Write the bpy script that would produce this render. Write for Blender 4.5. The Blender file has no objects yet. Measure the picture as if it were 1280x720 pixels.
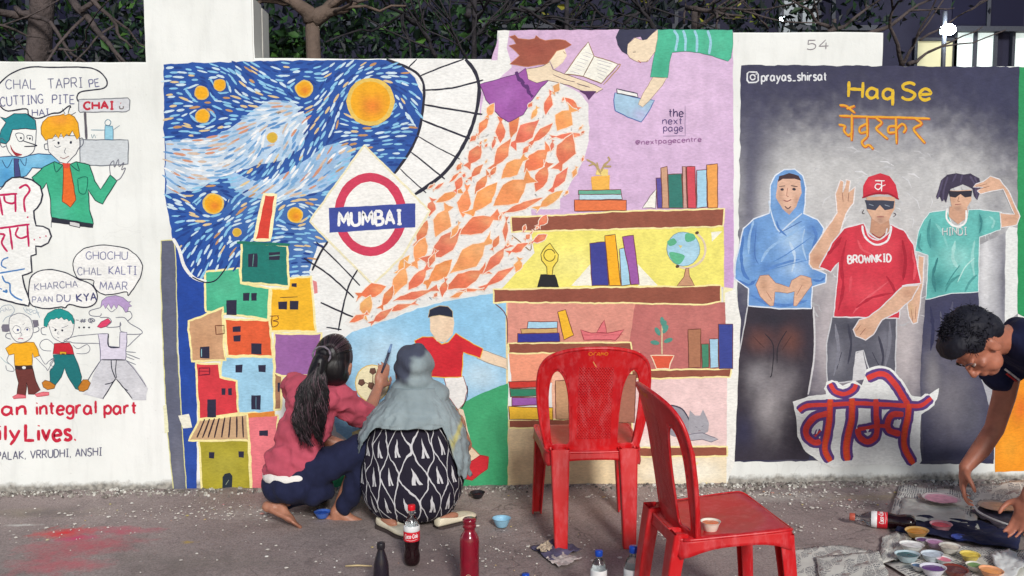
import bpy, bmesh, math, random
from mathutils import Vector, Matrix, noise, geometry
random.seed(7)
C = bpy.context.scene.collection
R = math.radians
sc = bpy.context.scene
# ------------------------------------------------------------------ camera
CAM = Vector((0.0, -5.0, 1.5)); FPX = 1205.0
YAW, PITCH = R(2.2), R(5.07)
FW = Vector((math.sin(YAW)*math.cos(PITCH), math.cos(YAW)*math.cos(PITCH), -math.sin(PITCH)))
RT = Vector((math.cos(YAW), -math.sin(YAW), 0)); UP = RT.cross(FW)
cd = bpy.data.cameras.new("camera"); cam = bpy.data.objects.new("camera", cd); C.objects.link(cam)
cam.matrix_world = Matrix(((RT.x, UP.x, -FW.x, CAM.x), (RT.y, UP.y, -FW.y, CAM.y), (RT.z, UP.z, -FW.z, CAM.z), (0, 0, 0, 1)))
cd.sensor_width = 36; cd.lens = 36*FPX/1280; cd.clip_start = 0.05; cd.clip_end = 500
sc.camera = cam
# ------------------------------------------------------------------ night light: one key light from behind the camera, faint sky
SUN_EL, SUN_AZ = R(28), R(11)          # azimuth measured from straight behind the camera
w = bpy.data.worlds.new("World"); sc.world = w; w.use_nodes = True
nt = w.node_tree; bg = nt.nodes["Background"]; sk = nt.nodes.new("ShaderNodeTexSky")
sk.sky_type = 'NISHITA'; sk.sun_disc = False; sk.sun_elevation = SUN_EL; sk.sun_rotation = R(180)+SUN_AZ*-1
nt.links.new(sk.outputs[0], bg.inputs[0]); bg.inputs[1].default_value = 0.075
sd = bpy.data.lights.new("sun", 'SUN'); so = bpy.data.objects.new("sun", sd); C.objects.link(so)
sd.energy = 2.85; sd.angle = R(11); sd.color = (1.0, 0.98, 0.945)
_d = Vector((-math.sin(SUN_AZ)*-1*math.cos(SUN_EL), -math.cos(SUN_AZ)*math.cos(SUN_EL), math.sin(SUN_EL)))
so.rotation_euler = _d.to_track_quat('Z', 'Y').to_euler(); so.location = _d*20
sc.view_settings.view_transform = 'Standard'; sc.view_settings.look = 'None'
sc.view_settings.exposure = -0.05; sc.view_settings.gamma = 1.0
# ------------------------------------------------------------------ where a direction meets a plane of the place
def _ray(px, py): return FW*FPX + RT*(px-640) - UP*(py-360)
def at(px, py, Y):
    r = _ray(px, py); return CAM + r*((Y-CAM.y)/r.y)
def gr(px, py, z=0.0):
    r = _ray(px, py); return CAM + r*((z-CAM.z)/r.z)
# ------------------------------------------------------------------ tags
def tag(o, label=None, cat=None, group=None, kind=None):
    if label: o['label'] = label
    if cat: o['category'] = cat
    if group: o['group'] = group
    if kind: o['kind'] = kind
    return o
def thing(name, label, cat, loc=(0, 0, 0), rotz=0, group=None):
    o = bpy.data.objects.new(name, None); C.objects.link(o); o.empty_display_size = .1
    o.location = loc; o.rotation_euler = (0, 0, rotz); return tag(o, label, cat, group)
def link(name, me, mat=None, parent=None, smooth=False):
    o = bpy.data.objects.new(name, me); C.objects.link(o)
    if mat is not None and not me.materials: me.materials.append(mat)
    if parent is not None: o.parent = parent
    if smooth: me.polygons.foreach_set('use_smooth', [True]*len(me.polygons))
    return o
def world_child(o, parent):            # geometry given in world coordinates under a placed parent
    o.parent = parent; bpy_m = Matrix.Translation(parent.location) @ parent.rotation_euler.to_matrix().to_4x4()
    o.matrix_parent_inverse = bpy_m.inverted(); return o
def bm_obj(name, bm, mat, parent=None, smooth=False):
    me = bpy.data.meshes.new(name); bm.to_mesh(me); bm.free(); return link(name, me, mat, parent, smooth)
def raw(name, vs, fs, mat, parent=None, smooth=False):
    me = bpy.data.meshes.new(name); me.from_pydata([tuple(v) for v in vs], [], fs); me.update()
    return link(name, me, mat, parent, smooth)
def copy_tree(o, parent=None, **kw):
    c = o.copy(); C.objects.link(c)
    if parent is not None: c.parent = parent
    for ch in list(o.children): copy_tree(ch, c)
    return c
# ------------------------------------------------------------------ colours and materials
def lin(c, k=0.97):
    return tuple((((v/255)/12.92) if v/255 <= .04045 else ((v/255+.055)/1.055)**2.4)*k for v in c[:3])
class NX:                                # tiny node expression writer
    def __init__(s, nt, sock): s.nt, s.s = nt, sock
    def _op(s, op, b=None, c=None):
        n = s.nt.nodes.new("ShaderNodeMath"); n.operation = op
        s.nt.links.new(s.s, n.inputs[0])
        for i, q in ((1, b), (2, c)):
            if q is None: continue
            if isinstance(q, NX): s.nt.links.new(q.s, n.inputs[i])
            else: n.inputs[i].default_value = q
        return NX(s.nt, n.outputs[0])
    def __add__(s, b): return s._op('ADD', b)
    def __sub__(s, b): return s._op('SUBTRACT', b)
    def __mul__(s, b): return s._op('MULTIPLY', b)
    def __truediv__(s, b): return s._op('DIVIDE', b)
    def lt(s, b): return s._op('LESS_THAN', b)
    def gt(s, b): return s._op('GREATER_THAN', b)
    def mx(s, b): return s._op('MAXIMUM', b)
    def mn(s, b): return s._op('MINIMUM', b)
    def ab(s): return s._op('ABSOLUTE')
    def fr(s): return s._op('FRACT')
    def fl(s): return s._op('FLOOR')
    def sin(s): return s._op('SINE')
    def sqrt(s): return s._op('SQRT')
    def pw(s, b): return s._op('POWER', b)
    def ping(s, b): return s._op('PINGPONG', b)
def newmat(name):
    m = bpy.data.materials.new(name); m.use_nodes = True
    nt = m.node_tree; return m, nt, nt.nodes["Principled BSDF"]
def nnoise(nt, scale, detail=4, vec=None, stretch=None, rough=.55, dist=0):
    n = nt.nodes.new("ShaderNodeTexNoise"); n.inputs['Scale'].default_value = scale; n.inputs['Detail'].default_value = detail
    n.inputs['Roughness'].default_value = rough; n.inputs['Distortion'].default_value = dist
    if vec is None:
        g = nt.nodes.new("ShaderNodeNewGeometry"); vec = g.outputs['Position']
    if stretch:
        mp = nt.nodes.new("ShaderNodeMapping"); mp.inputs['Scale'].default_value = stretch[:3]
        if len(stretch) > 3: mp.inputs['Rotation'].default_value = stretch[3]
        nt.links.new(vec, mp.inputs[0]); vec = mp.outputs[0]
    nt.links.new(vec, n.inputs['Vector']); return n.outputs['Fac']
def ramp(nt, fac, stops):
    r = nt.nodes.new("ShaderNodeValToRGB"); e = r.color_ramp.elements
    while len(e) < len(stops): e.new(.5)
    for i, (p, c) in enumerate(stops):
        e[i].position = p; e[i].color = (c[0], c[1], c[2], 1) if hasattr(c, '__len__') else (c, c, c, 1)
    nt.links.new(fac.s if isinstance(fac, NX) else fac, r.inputs[0]); return r.outputs[0]
def mix(nt, fac, a, b, mode='MIX'):
    n = nt.nodes.new("ShaderNodeMix"); n.data_type = 'RGBA'; n.blend_type = mode
    for i, q in ((0, fac), (6, a), (7, b)):
        sock = n.inputs[i]
        if isinstance(q, NX): q = q.s
        if isinstance(q, bpy.types.NodeSocket): nt.links.new(q, sock)
        elif isinstance(q, (int, float)): sock.default_value = q if i == 0 else (q, q, q, 1)
        else: sock.default_value = (q[0], q[1], q[2], 1)
    return n.outputs[2]
def bump(nt, bs, h, strength=.3, dist=.005, prev=None):
    b = nt.nodes.new("ShaderNodeBump"); b.inputs['Strength'].default_value = strength; b.inputs['Distance'].default_value = dist
    nt.links.new(h.s if isinstance(h, NX) else h, b.inputs['Height'])
    if prev is not None: nt.links.new(prev, b.inputs['Normal'])
    nt.links.new(b.outputs[0], bs.inputs['Normal']); return b.outputs[0]
def simple(name, col, rough=.6, var=.12, scale=30, bumps=.15, bscale=200, metal=0, spec=.5, coat=0, trans=0, ior=1.45, bdist=.001, alpha=None):
    m, nt, bs = newmat(name); c = lin(col)
    f = nnoise(nt, scale, 4)
    lo = tuple(v*(1-var*1.6) for v in c); hi = tuple(min(1, v*(1+var*1.6)) for v in c)
    nt.links.new(ramp(nt, f, [(.25, lo), (.75, hi)]), bs.inputs['Base Color'])
    r = NX(nt, nnoise(nt, scale*2.3, 3))*.25 + (rough-.12); nt.links.new(r.s, bs.inputs['Roughness'])
    bs.inputs['Metallic'].default_value = metal; bs.inputs['Specular IOR Level'].default_value = spec
    bs.inputs['Coat Weight'].default_value = coat; bs.inputs['Transmission Weight'].default_value = trans; bs.inputs['IOR'].default_value = ior
    if bumps: bump(nt, bs, nnoise(nt, bscale, 3), bumps, bdist)
    return m
def wall_bump(nt, bs, k=1.0):
    p = bump(nt, bs, nnoise(nt, 9, 5), .35*k, .012)
    bump(nt, bs, nnoise(nt, 95, 4, rough=.7), .38*k, .0022, p)
def mat_wall(name='whitewashed_plaster', base=(243, 245, 241)):
    m, nt, bs = newmat(name)
    g = nt.nodes.new("ShaderNodeNewGeometry"); sp = nt.nodes.new("ShaderNodeSeparateXYZ"); nt.links.new(g.outputs['Position'], sp.inputs[0])
    z = NX(nt, sp.outputs[2])
    c0 = ramp(nt, nnoise(nt, 1.6, 6), [(.3, lin((232, 234, 229), .9)), (.55, lin(base, .93)), (.8, lin((248, 249, 246), .93))])
    streak = ramp(nt, nnoise(nt, 5, 5, stretch=(3.2, 1, .5)), [(.5, 1.0), (.78, .89)])
    c1 = mix(nt, 1.0, c0, streak, 'MULTIPLY')
    spk = ramp(nt, nnoise(nt, 60, 2, rough=.4), [(.70, 0.0), (.76, .35)])
    c2 = mix(nt, spk, c1, lin((196, 196, 190)))
    dirt = ((z*-1.0) + .052 + NX(nt, nnoise(nt, 14, 6, rough=.7))*.085 - .042)*32
    c3 = mix(nt, dirt.mx(0).mn(.88), c2, ramp(nt, nnoise(nt, 40, 4), [(.35, lin((92, 86, 80))), (.62, lin((168, 162, 152)))]))
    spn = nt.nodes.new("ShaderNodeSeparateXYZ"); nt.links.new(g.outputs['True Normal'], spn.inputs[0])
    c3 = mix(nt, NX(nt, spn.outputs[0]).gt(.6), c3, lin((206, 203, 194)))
    crk = ramp(nt, nnoise(nt, 2.4, 2, dist=2.5), [(.494, 1.0), (.5, .86), (.506, 1.0)]); c3 = mix(nt, ramp(nt, nnoise(nt, .9, 2), [(.5, 0.0), (.6, .8)]), c3, mix(nt, 1.0, c3, crk, 'MULTIPLY'))
    nt.links.new(c3, bs.inputs['Base Color']); bs.inputs['Roughness'].default_value = .85; bs.inputs['Specular IOR Level'].default_value = .25
    wall_bump(nt, bs); return m
def mat_paint():
    m, nt, bs = newmat('wall_paint')
    a = nt.nodes.new("ShaderNodeAttribute"); a.attribute_name = 'Col'
    n1 = ramp(nt, nnoise(nt, 7, 6, stretch=(1, 1, 1.8)), [(.25, .90), (.75, 1.07)])
    n2 = ramp(nt, nnoise(nt, 45, 5, stretch=(1, 1, 2.4, (0, .7, 0)), rough=.65), [(.25, .80), (.72, 1.11)])
    c = mix(nt, 1.0, mix(nt, 1.0, a.outputs['Color'], n1, 'MULTIPLY'), n2, 'MULTIPLY')
    th = NX(nt, a.outputs['Alpha'])*.42
    patch = ((NX(nt, nnoise(nt, 62, 5, rough=.75))*-1.0 + th+.02)*14).mx(0).mn(.75)
    c = mix(nt, patch, c, lin((238, 238, 232)))
    nt.links.new(c, bs.inputs['Base Color']); bs.inputs['Roughness'].default_value = .6; bs.inputs['Specular IOR Level'].default_value = .25
    wall_bump(nt, bs, .9); return m
PAINT = mat_paint(); WALLM = mat_wall()
# ------------------------------------------------------------------ drawing paint onto a surface
def parse(s): return [tuple(float(v) for v in p.split(',')) for p in s.split()]
def smoothline(p, closed=False, k=5):
    n = len(p); out = []
    if n < 3: return list(p)
    rng = range(n) if closed else range(n-1)
    for i in rng:
        if closed: a, b, c, d = p[i-1], p[i], p[(i+1) % n], p[(i+2) % n]
        else: a, b, c, d = p[max(i-1, 0)], p[i], p[i+1], p[min(i+2, n-1)]
        for j in range(k):
            t = j/k; t2, t3 = t*t, t*t*t
            out.append(tuple(.5*((2*b[q]) + (-a[q]+c[q])*t + (2*a[q]-5*b[q]+4*c[q]-d[q])*t2 + (-a[q]+3*b[q]-3*c[q]+d[q])*t3) for q in (0, 1)))
    if not closed: out.append(p[-1])
    return out
def dens(p, closed, step=6):
    out = []; n = len(p)
    for i in range(n if closed else n-1):
        a, b = p[i], p[(i+1) % n]; k = max(1, int(math.hypot(b[0]-a[0], b[1]-a[1])/step))
        out += [(a[0]+(b[0]-a[0])*j/k, a[1]+(b[1]-a[1])*j/k) for j in range(k)]
    if not closed: out.append(p[-1])
    return out
def wob(p, amp):
    q = []
    for x, y in p:
        v = noise.noise_vector(Vector((x*.11, y*.11, 3.1))); u = noise.noise_vector(Vector((x*.45, y*.45, 9.1)))
        q.append((x+(v.x+u.x*.5)*amp, y+(v.y+u.y*.5)*amp))
    return q
def wallmap(px, py, off):
    return at(px, py, -off)
class Art:
    count = 0
    def __init__(s, name, lv, parent=None, zoom=None, mapper=wallmap, base=.0003, step=.0004, unit=1.0):
        Art.count += 1; s.name, s.parent, s.map, s.off, s.unit = name, parent, mapper, base+lv*step+(Art.count*.0000137) % .00011, unit
        s.z = zoom; s.vs, s.fs, s.cs = [], [], []; s.k = 0
    def t(s, p):
        if isinstance(p, str): p = parse(p)
        if s.z: x0, y0, k = s.z; p = [(x0+x/k, y0+y/k) for x, y in p]
        return p
    def sz(s, v): return v/s.z[2] if s.z else v
    def _o(s): s.k += 1; return s.off + s.k*.00002
    def _add(s, pts, faces, cols, off):
        b = len(s.vs); s.vs += [s.map(x, y, off) for x, y in pts]; s.fs += [tuple(b+i for i in f) for f in faces]; s.cs += cols
    def P(s, p, col, sm=0, soft=None, jit=.7, patch=0, out=None, grid=5):
        p = s.t(p)
        if sm: p = smoothline(p, True, 4)
        p = wob(dens(p, True, 5*s.unit), jit*s.unit) if jit else list(p)
        c0 = lin(col)
        if soft is None:
            tris = geometry.tessellate_polygon([[Vector((x, y, 0)) for x, y in p]])
            s._add(p, tris, [(*c0, patch)]*len(p), s._o())
        else:
            if s.z: x0, y0, k = s.z; soft = [(x0+d[0]/k, y0+d[1]/k, d[2]/k, d[3]/k, d[4], d[5]) for d in soft]
            xs = [q[0] for q in p]; ys = [q[1] for q in p]; pts = [Vector(q) for q in p]; n = len(pts)
            gx = min(xs)+grid*.5; row = 0
            while gx < max(xs):
                gy = min(ys)+grid*(.5 if row % 2 else .2); row += 1
                while gy < max(ys):
                    pts.append(Vector((gx+random.uniform(-.2, .2)*grid, gy+random.uniform(-.2, .2)*grid))); gy += grid
                gx += grid
            v, e, f, *_ = geometry.delaunay_2d_cdt(pts, [(i, (i+1) % n) for i in range(n)], [list(range(n))], 1, 1e-4)
            cols = []
            for q in v:
                c = list(c0); nz = noise.noise(Vector((q.x*.08, q.y*.08, 0)))*.35+noise.noise(Vector((q.x*.3, q.y*.3, 5)))*.25
                for dx, dy, rx, ry, dc, st in soft:
                    d2 = ((q.x-dx)/rx)**2+((q.y-dy)/ry)**2
                    if d2 < 9:
                        a = min(1, st*math.exp(-d2*(1+nz))); lc = lin(dc); c = [c[i]*(1-a)+lc[i]*a for i in range(3)]
                g_ = 1+.13*noise.noise(Vector((q.x*.10, q.y*.05, 4)))+.09*noise.noise(Vector((q.x*.5, q.y*.22, 8)))
                cols.append((*[max(0, v_*g_) for v_ in c], patch))
            s._add([(q.x, q.y) for q in v], [tuple(t) for t in f], cols, s._o())
        if out: s.S(p, s.sz(out[1]), out[0], closed=True, sm=0, raw_=True)
        return s
    def S(s, p, wd, col, sm=1, closed=False, raw_=False, jit=.35, patch=0, taper=0, same=False, wj=.25):
        if not raw_:
            p = s.t(p); wd = s.sz(wd)
            if sm and len(p) > 2: p = smoothline(p, closed, 4)
            p = wob(dens(p, closed, 4*s.unit), jit*s.unit)
        n = len(p)
        if n < 2: return s
        L, Rr = [], []
        for i, (x, y) in enumerate(p):
            a = p[i-1] if (i or closed) else p[0]; b = p[(i+1) % n] if (i < n-1 or closed) else p[-1]
            dx, dy = b[0]-a[0], b[1]-a[1]; m = math.hypot(dx, dy) or 1
            h = wd*.5*(1+wj*noise.noise(Vector((x*.4, y*.4, wd))))
            if taper: h *= max(.15, min(1, min(i, n-1-i)/(n*.25)+.3))
            elif not closed and i in (0, n-1): h *= .7
            nx_, ny_ = -dy/m*h, dx/m*h; L.append((x+nx_, y+ny_)); Rr.append((x-nx_, y-ny_))
        fs = [(i, i+1, n+i+1, n+i) for i in range(n-1)]
        if closed: fs.append((n-1, 0, n, 2*n-1))
        off = (s.off+s.k*.00002) if same else s._o()
        s._add(L+Rr, fs, [(*lin(col), patch)]*(2*n), off); return s
    def E(s, x, y, rx, ry, col, rot=0, **kw):
        n = 20; r = R(rot)
        return s.P([(x+rx*math.cos(a)*math.cos(r)-ry*math.sin(a)*math.sin(r), y+rx*math.cos(a)*math.sin(r)+ry*math.sin(a)*math.cos(r)) for a in [i*2*math.pi/n for i in range(n)]], col, **kw)
    def B(s, x0, y0, x1, y1, col, **kw): return s.P([(x0, y0), (x1, y0), (x1, y1), (x0, y1)], col, **kw)
    def T(s, txt, x0, y0, x1, y1, h, wd, col, jit=.25, lean=0):
        (x0, y0), (x1, y1) = s.t([(x0, y0), (x1, y1)]); h = s.sz(h); wd = s.sz(wd)
        adv = 0; gl = []
        for ch in txt:
            g = FONT.get(ch)
            if ch == ' ': adv += 3.2; continue
            if g is None: continue
            gw, st = g; gl.append((adv, st)); adv += gw+1.25
        adv -= 1.25; k = math.hypot(x1-x0, y1-y0)/adv; kv = h/6; a = math.atan2(y1-y0, x1-x0); ca, sa = math.cos(a), math.sin(a)
        for g0, st in gl:
            ry = random.uniform(-.2, .2)
            for sm, pl in st:
                q = [((g0+x+lean*y)*k, -(y+ry)*kv) for x, y in pl]
                q = [(x0+x*ca-y*sa, y0+x*sa+y*ca) for x, y in q]
                if sm: q = smoothline(q, False, 4)
                q = wob(dens(q, False, max(1.5, h*.15)), jit*s.unit)
                s.S(q, wd, col, raw_=True)
        return s
    def build(s, label=None, kind=None):
        if not s.vs: return None
        me = bpy.data.meshes.new(s.name); me.from_pydata([tuple(v) for v in s.vs], [], s.fs); me.update()
        ca = me.color_attributes.new('Col', 'FLOAT_COLOR', 'POINT')
        ca.data.foreach_set('color', [v for c in s.cs for v in c])
        # every sheet of paint faces out of the surface it lies on
        bm = bmesh.new(); bm.from_mesh(me)
        if s.map is wallmap:
            for f in bm.faces:
                f.normal_update()
                if f.normal.y > 0: f.normal_flip()
        bm.to_mesh(me); bm.free()
        o = link(s.name, me, PAINT, s.parent); tag(o, label, None, None, kind); return o
# ------------------------------------------------------------------ brush lettering: strokes on a 4 x 6 grid, '~' marks a curve
_F = {
'A': '0,0 2,6 4,0|.8,2.1 3.2,2.1', 'B': '0,0 0,6|~0,6 2.5,5.8 3,4.6 2.2,3.3 0,3.1|~0,3.1 3,2.8 3.5,1.5 2.6,.2 0,0', 'C': '~3.8,5 2.4,6 .8,5.2 0,3 .8,.7 2.4,0 3.8,1',
'D': '0,0 0,6|~0,6 2.6,5.6 3.8,3 2.6,.4 0,0', 'E': '3.4,6 0,6 0,0 3.5,0|0,3.1 2.8,3.1', 'G': '~3.8,5 2.4,6 .8,5.2 0,3 .8,.6 2.5,0 3.7,.9|3.7,.6 3.8,2.6 2.2,2.6', 'H': '0,0 0,6|4,0 4,6|0,3.1 4,3.1',
'I': '.2,6 2.2,6|1.2,6 1.2,0|.2,0 2.2,0', 'i1': '.5,0 .5,6', 'K': '0,0 0,6|3.5,6 0,2.8 3.7,0', 'L': '0,6 0,0 3.2,0', 'M': '0,0 .4,6 2.4,1.6 4.4,6 4.8,0', 'N': '0,0 0,6 3.8,0 3.8,6', 'O': '~2,6 .4,5 0,3 .5,.8 2,0 3.6,.9 4,3 3.5,5.2 2,6',
'P': '0,0 0,6|~0,6 2.8,5.9 3.4,4.5 2.6,3 0,2.8', 'R': '0,0 0,6|~0,6 2.8,5.9 3.4,4.5 2.6,3 0,2.8|1.6,2.9 3.7,0', 'S': '~3.6,5.2 2.2,6 .5,5.3 .6,3.8 2.3,3 3.5,1.9 2.8,.3 1.3,0 0,.9', 'T': '0,6 4,6|2,6 2,0', 'U': '~0,6 0,2 .8,.3 2.2,0 3.5,.6 3.9,2.2 3.9,6', 'V': '0,6 2,0 4,6',
'W': '0,6 1.2,0 2.6,4.4 4,0 5.2,6', 'Y': '0,6 1.9,3.2 3.8,6|1.9,3.2 1.9,0', '5': '3.2,6 .6,6 .4,3.4|~.4,3.4 2,3.9 3.2,2.7 2.8,.6 1.2,0 0,.6', '4': '2.6,6 0,2 3.6,2|2.7,4.2 2.5,0',
'a': '~2.8,3.4 1.3,4 .2,2.9 .1,1.2 1.1,.1 2.3,.7 2.9,2|2.9,3.9 2.9,.7 3.4,0', 'c': '~2.7,3.3 1.4,4 .2,2.9 .1,1 1.3,0 2.8,.7', 'e': '~.2,2 2.8,2.3 2.4,3.6 1.2,4 .1,2.7 .2,.8 1.4,0 2.8,.7', 'g': '~2.8,3.4 1.3,4 .2,2.9 .2,1.2 1.2,.3 2.5,1.2 2.8,2.4|~2.9,3.9 2.9,0 2.3,-1.7 .9,-1.8 .1,-1',
'h': '0,6 0,0|~0,2.4 1.3,3.9 2.5,3.4 2.7,0', 'i': '.4,3.9 .4,0|.4,5.3 .5,5.7', 'l': '.4,6 .4,.2', 'n': '0,4 0,0|~0,2.4 1.3,3.9 2.5,3.4 2.7,0', 'o': '~1.4,4 .2,3 .1,1 1.4,0 2.7,1 2.7,3 1.4,4',
'p': '0,4 0,-2.2|~0,2.8 1.4,4 2.7,2.9 2.6,.9 1.4,0 0,.9', 'q': '~2.8,3.3 1.3,4 .1,2.8 .2,.9 1.4,.1 2.7,1.2|2.8,4 2.9,-2.2', 'r': '0,4 0,0|~0,2.4 .9,3.8 2,3.8', 's': '~2.5,3.4 1.3,4 .3,3.3 .8,2.3 2.2,1.7 2.4,.6 1.2,0 .1,.5', 't': '.9,5.6 .9,.8 1.6,.1|0,3.9 2,3.9', 'u': '~0,4 .1,1 1,0 2.3,.8 2.7,2|2.7,4 2.8,0',
'v': '0,4 1.4,0 2.8,4', 'x': '0,4 2.7,0|2.7,4 0,0', 'y': '0,4 1.5,.4|3,4 1.4,0 .2,-2', '.': '.1,0 .5,.4', ',': '.4,.5 .1,-.8', '-': '0,2.4 2,2.4', '_': '0,0 2.6,0', '@': '~2.6,3.6 1.4,3.9 1.1,2.4 1.9,1.7 2.8,2.6 2.9,3.7 2.8,1.8 3.6,2 4,3.5 2.9,5.2 1,5 0,3 .8,.7 2.6,.2', '#': '1,0 1.6,5|2.6,0 3.2,5|0,1.6 3.8,1.6|.3,3.4 4.1,3.4', '?': '~0,5 1,6 2.6,5.6 2.8,4.2 1.4,2.9 1.3,1.6|1.3,.4 1.4,0'}
FONT = {}
for k_, v_ in _F.items():
    st = []; mxx = 0
    for seg in v_.split('|'):
        sm_ = seg.startswith('~'); pl = parse(seg.lstrip('~')); st.append((sm_, pl)); mxx = max(mxx, max(q[0] for q in pl))
    FONT[k_] = (mxx, st)
# ------------------------------------------------------------------ the ground
def mat_ground():
    m, nt, bs = newmat('dusty_concrete_pavement')
    g = nt.nodes.new("ShaderNodeNewGeometry"); P = g.outputs['Position']
    base = ramp(nt, nnoise(nt, 1.3, 7, rough=.62), [(.3, lin((144, 130, 126))), (.5, lin((160, 145, 141))), (.72, lin((177, 162, 156)))])
    grit = ramp(nt, nnoise(nt, 130, 4, rough=.7), [(.3, .5), (.5, .98), (.7, 1.3)])
    c = mix(nt, 1.0, base, grit, 'MULTIPLY')
    fleck = ramp(nt, nnoise(nt, 55, 3, rough=.5), [(.69, 0.0), (.73, .75)])
    zone = ramp(nt, nnoise(nt, 1.9, 3), [(.42, 0.0), (.6, 1.0)])
    c = mix(nt, mix(nt, 1.0, fleck, zone, 'MULTIPLY'), c, lin((222, 218, 208)))
    dk = ramp(nt, nnoise(nt, 3.1, 6, rough=.65), [(.28, .66), (.48, 1.0)])
    c = mix(nt, 1.0, c, dk, 'MULTIPLY')
    def blot(px, py, rx, ry, col, amt, sc_):
        nonlocal c
        o = gr(px, py); mp = nt.nodes.new("ShaderNodeMapping"); mp.vector_type = 'POINT'
        mp.inputs['Location'].default_value = (-o.x/rx, -o.y/ry, 0); mp.inputs['Scale'].default_value = (1/rx, 1/ry, 0)
        nt.links.new(P, mp.inputs[0]); ln = nt.nodes.new("ShaderNodeVectorMath"); ln.operation = 'LENGTH'; nt.links.new(mp.outputs[0], ln.inputs[0])
        d = NX(nt, ln.outputs['Value']); nz = NX(nt, nnoise(nt, sc_, 5, rough=.7))
        f = ((d*-1.0) + 1.0 + (nz-.5)*2.6).mx(0).mn(1)*amt
        c = mix(nt, f, c, lin(col))
    blot(85, 665, .17, .10, (226, 60, 64), 1.0, 13); blot(98, 672, .10, .05, (216, 50, 120), .95, 14); blot(100, 682, .30, .18, (200, 92, 104), .8, 9); blot(70, 705, .25, .12, (206, 96, 108), .75, 11)
    blot(150, 662, .22, .07, (204, 92, 112), .8, 12); blot(235, 677, .04, .02, (196, 165, 80), .8, 30); blot(40, 640, .4, .1, (150, 140, 110), .4, 8)
    blot(60, 640, .25, .09, (96, 88, 96), .5, 7); blot(560, 700, .5, .3, (128, 112, 112), .5, 5); blot(250, 700, .5, .2, (124, 116, 108), .5, 6); blot(30, 655, .12, .02, (222, 220, 214), .7, 20)
    crk = ramp(nt, nnoise(nt, 1.7, 3, dist=1.6), [(.492, 1.0), (.5, .55), (.508, 1.0)]); c = mix(nt, ramp(nt, nnoise(nt, .8, 2), [(.5, 0.0), (.58, 1.0)]), c, mix(nt, 1.0, c, crk, 'MULTIPLY'))
    blot(330, 640, .3, .16, (205, 200, 192), .4, 34); blot(960, 620, .5, .10, (210, 206, 196), .5, 40); blot(840, 655, .22, .16, (215, 210, 200), .45, 42)
    blot(1130, 620, .5, .08, (170, 158, 110), .45, 26)
    nt.links.new(c, bs.inputs['Base Color'])
    nt.links.new((NX(nt, nnoise(nt, 6, 4))*.3+.6).s, bs.inputs['Roughness']); bs.inputs['Specular IOR Level'].default_value = .3
    p = bump(nt, bs, nnoise(nt, 7, 6), .5, .02); bump(nt, bs, nnoise(nt, 160, 4, rough=.7), .6, .003, p)
    return m
GROUND = mat_ground()
def ground():
    # a fine, uneven sheet in front of the wall, running out to a coarse one
    xs = [-150, -40, -12, -6]+[-4+.08*i for i in range(101)]+[6, 12, 40, 150]
    ys = [-150, -40, -12, -5.2]+[-4.4+.08*i for i in range(56)]+[.3, 2, 6, 14, 40, 150]
    vs = []
    for y in ys:
        for x in xs:
            k = 1 if (abs(x) < 4.5 and -4.6 < y < .2) else 0
            n = noise.noise(Vector((x*1.1, y*1.1, 0)))*.006+noise.noise(Vector((x*6, y*6, 2)))*.003
            rise = .012*max(0, 1-abs(y+.02)/.12)*(1+noise.noise(Vector((x*9, 0, 0))))
            vs.append((x, y, (n-.004+rise)*k-(0 if k else .002)))
    w_ = len(xs); fs = [(j*w_+i, j*w_+i+1, (j+1)*w_+i+1, (j+1)*w_+i) for j in range(len(ys)-1) for i in range(w_-1)]
    o = raw('pavement', vs, fs, GROUND, None, True); tag(o, 'dusty grey brown pavement with spilled paint flecks in front of the wall', None, None, 'structure')
ground()
# ------------------------------------------------------------------ the wall
def zt(px, py): return at(px, py, 0).z
WALL = thing('painted_wall', 'white plastered compound wall covered with painted murals and lettering', 'wall')
def box(bm, x0, x1, y0, y1, z0, z1, bev=.006):
    r = bmesh.ops.create_cube(bm, size=1, matrix=Matrix.Translation(((x0+x1)/2, (y0+y1)/2, (z0+z1)/2)) @ Matrix.Diagonal((x1-x0, y1-y0, z1-z0, 1)))
    if bev:
        es = list({e for v in r['verts'] for e in v.link_edges}); bmesh.ops.bevel(bm, geom=es, offset=bev, segments=2, affect='EDGES')
zL, zC, zS, zR = zt(90, 77), zt(480, 73), zt(860, 39), zt(1190, 83)
xa, xb, xc, xd = at(181, 60, 0).x, at(318, 60, 0).x, at(622, 60, 0).x, at(1104, 60, 0).x
def wallpiece(name, x0, x1, z1, thick, bev=.008, z0=-.05):
    bm = bmesh.new(); box(bm, x0, x1, 0, thick, z0, z1, bev)
    # hand-finished plaster: the top edge is not perfectly straight
    for e in range(3):
        es = [e_ for e_ in bm.edges if abs(e_.verts[0].co.x-e_.verts[1].co.x) > .25]
        bmesh.ops.subdivide_edges(bm, edges=es, cuts=3)
    for v in bm.verts:
        if v.co.z > z1-.05: v.co.z += noise.noise(Vector((v.co.x*2.3, v.co.y, 1)))*.006+noise.noise(Vector((v.co.x*11, v.co.y, 1)))*.0025
    return bm_obj(name, bm, WALLM, WALL)
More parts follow.
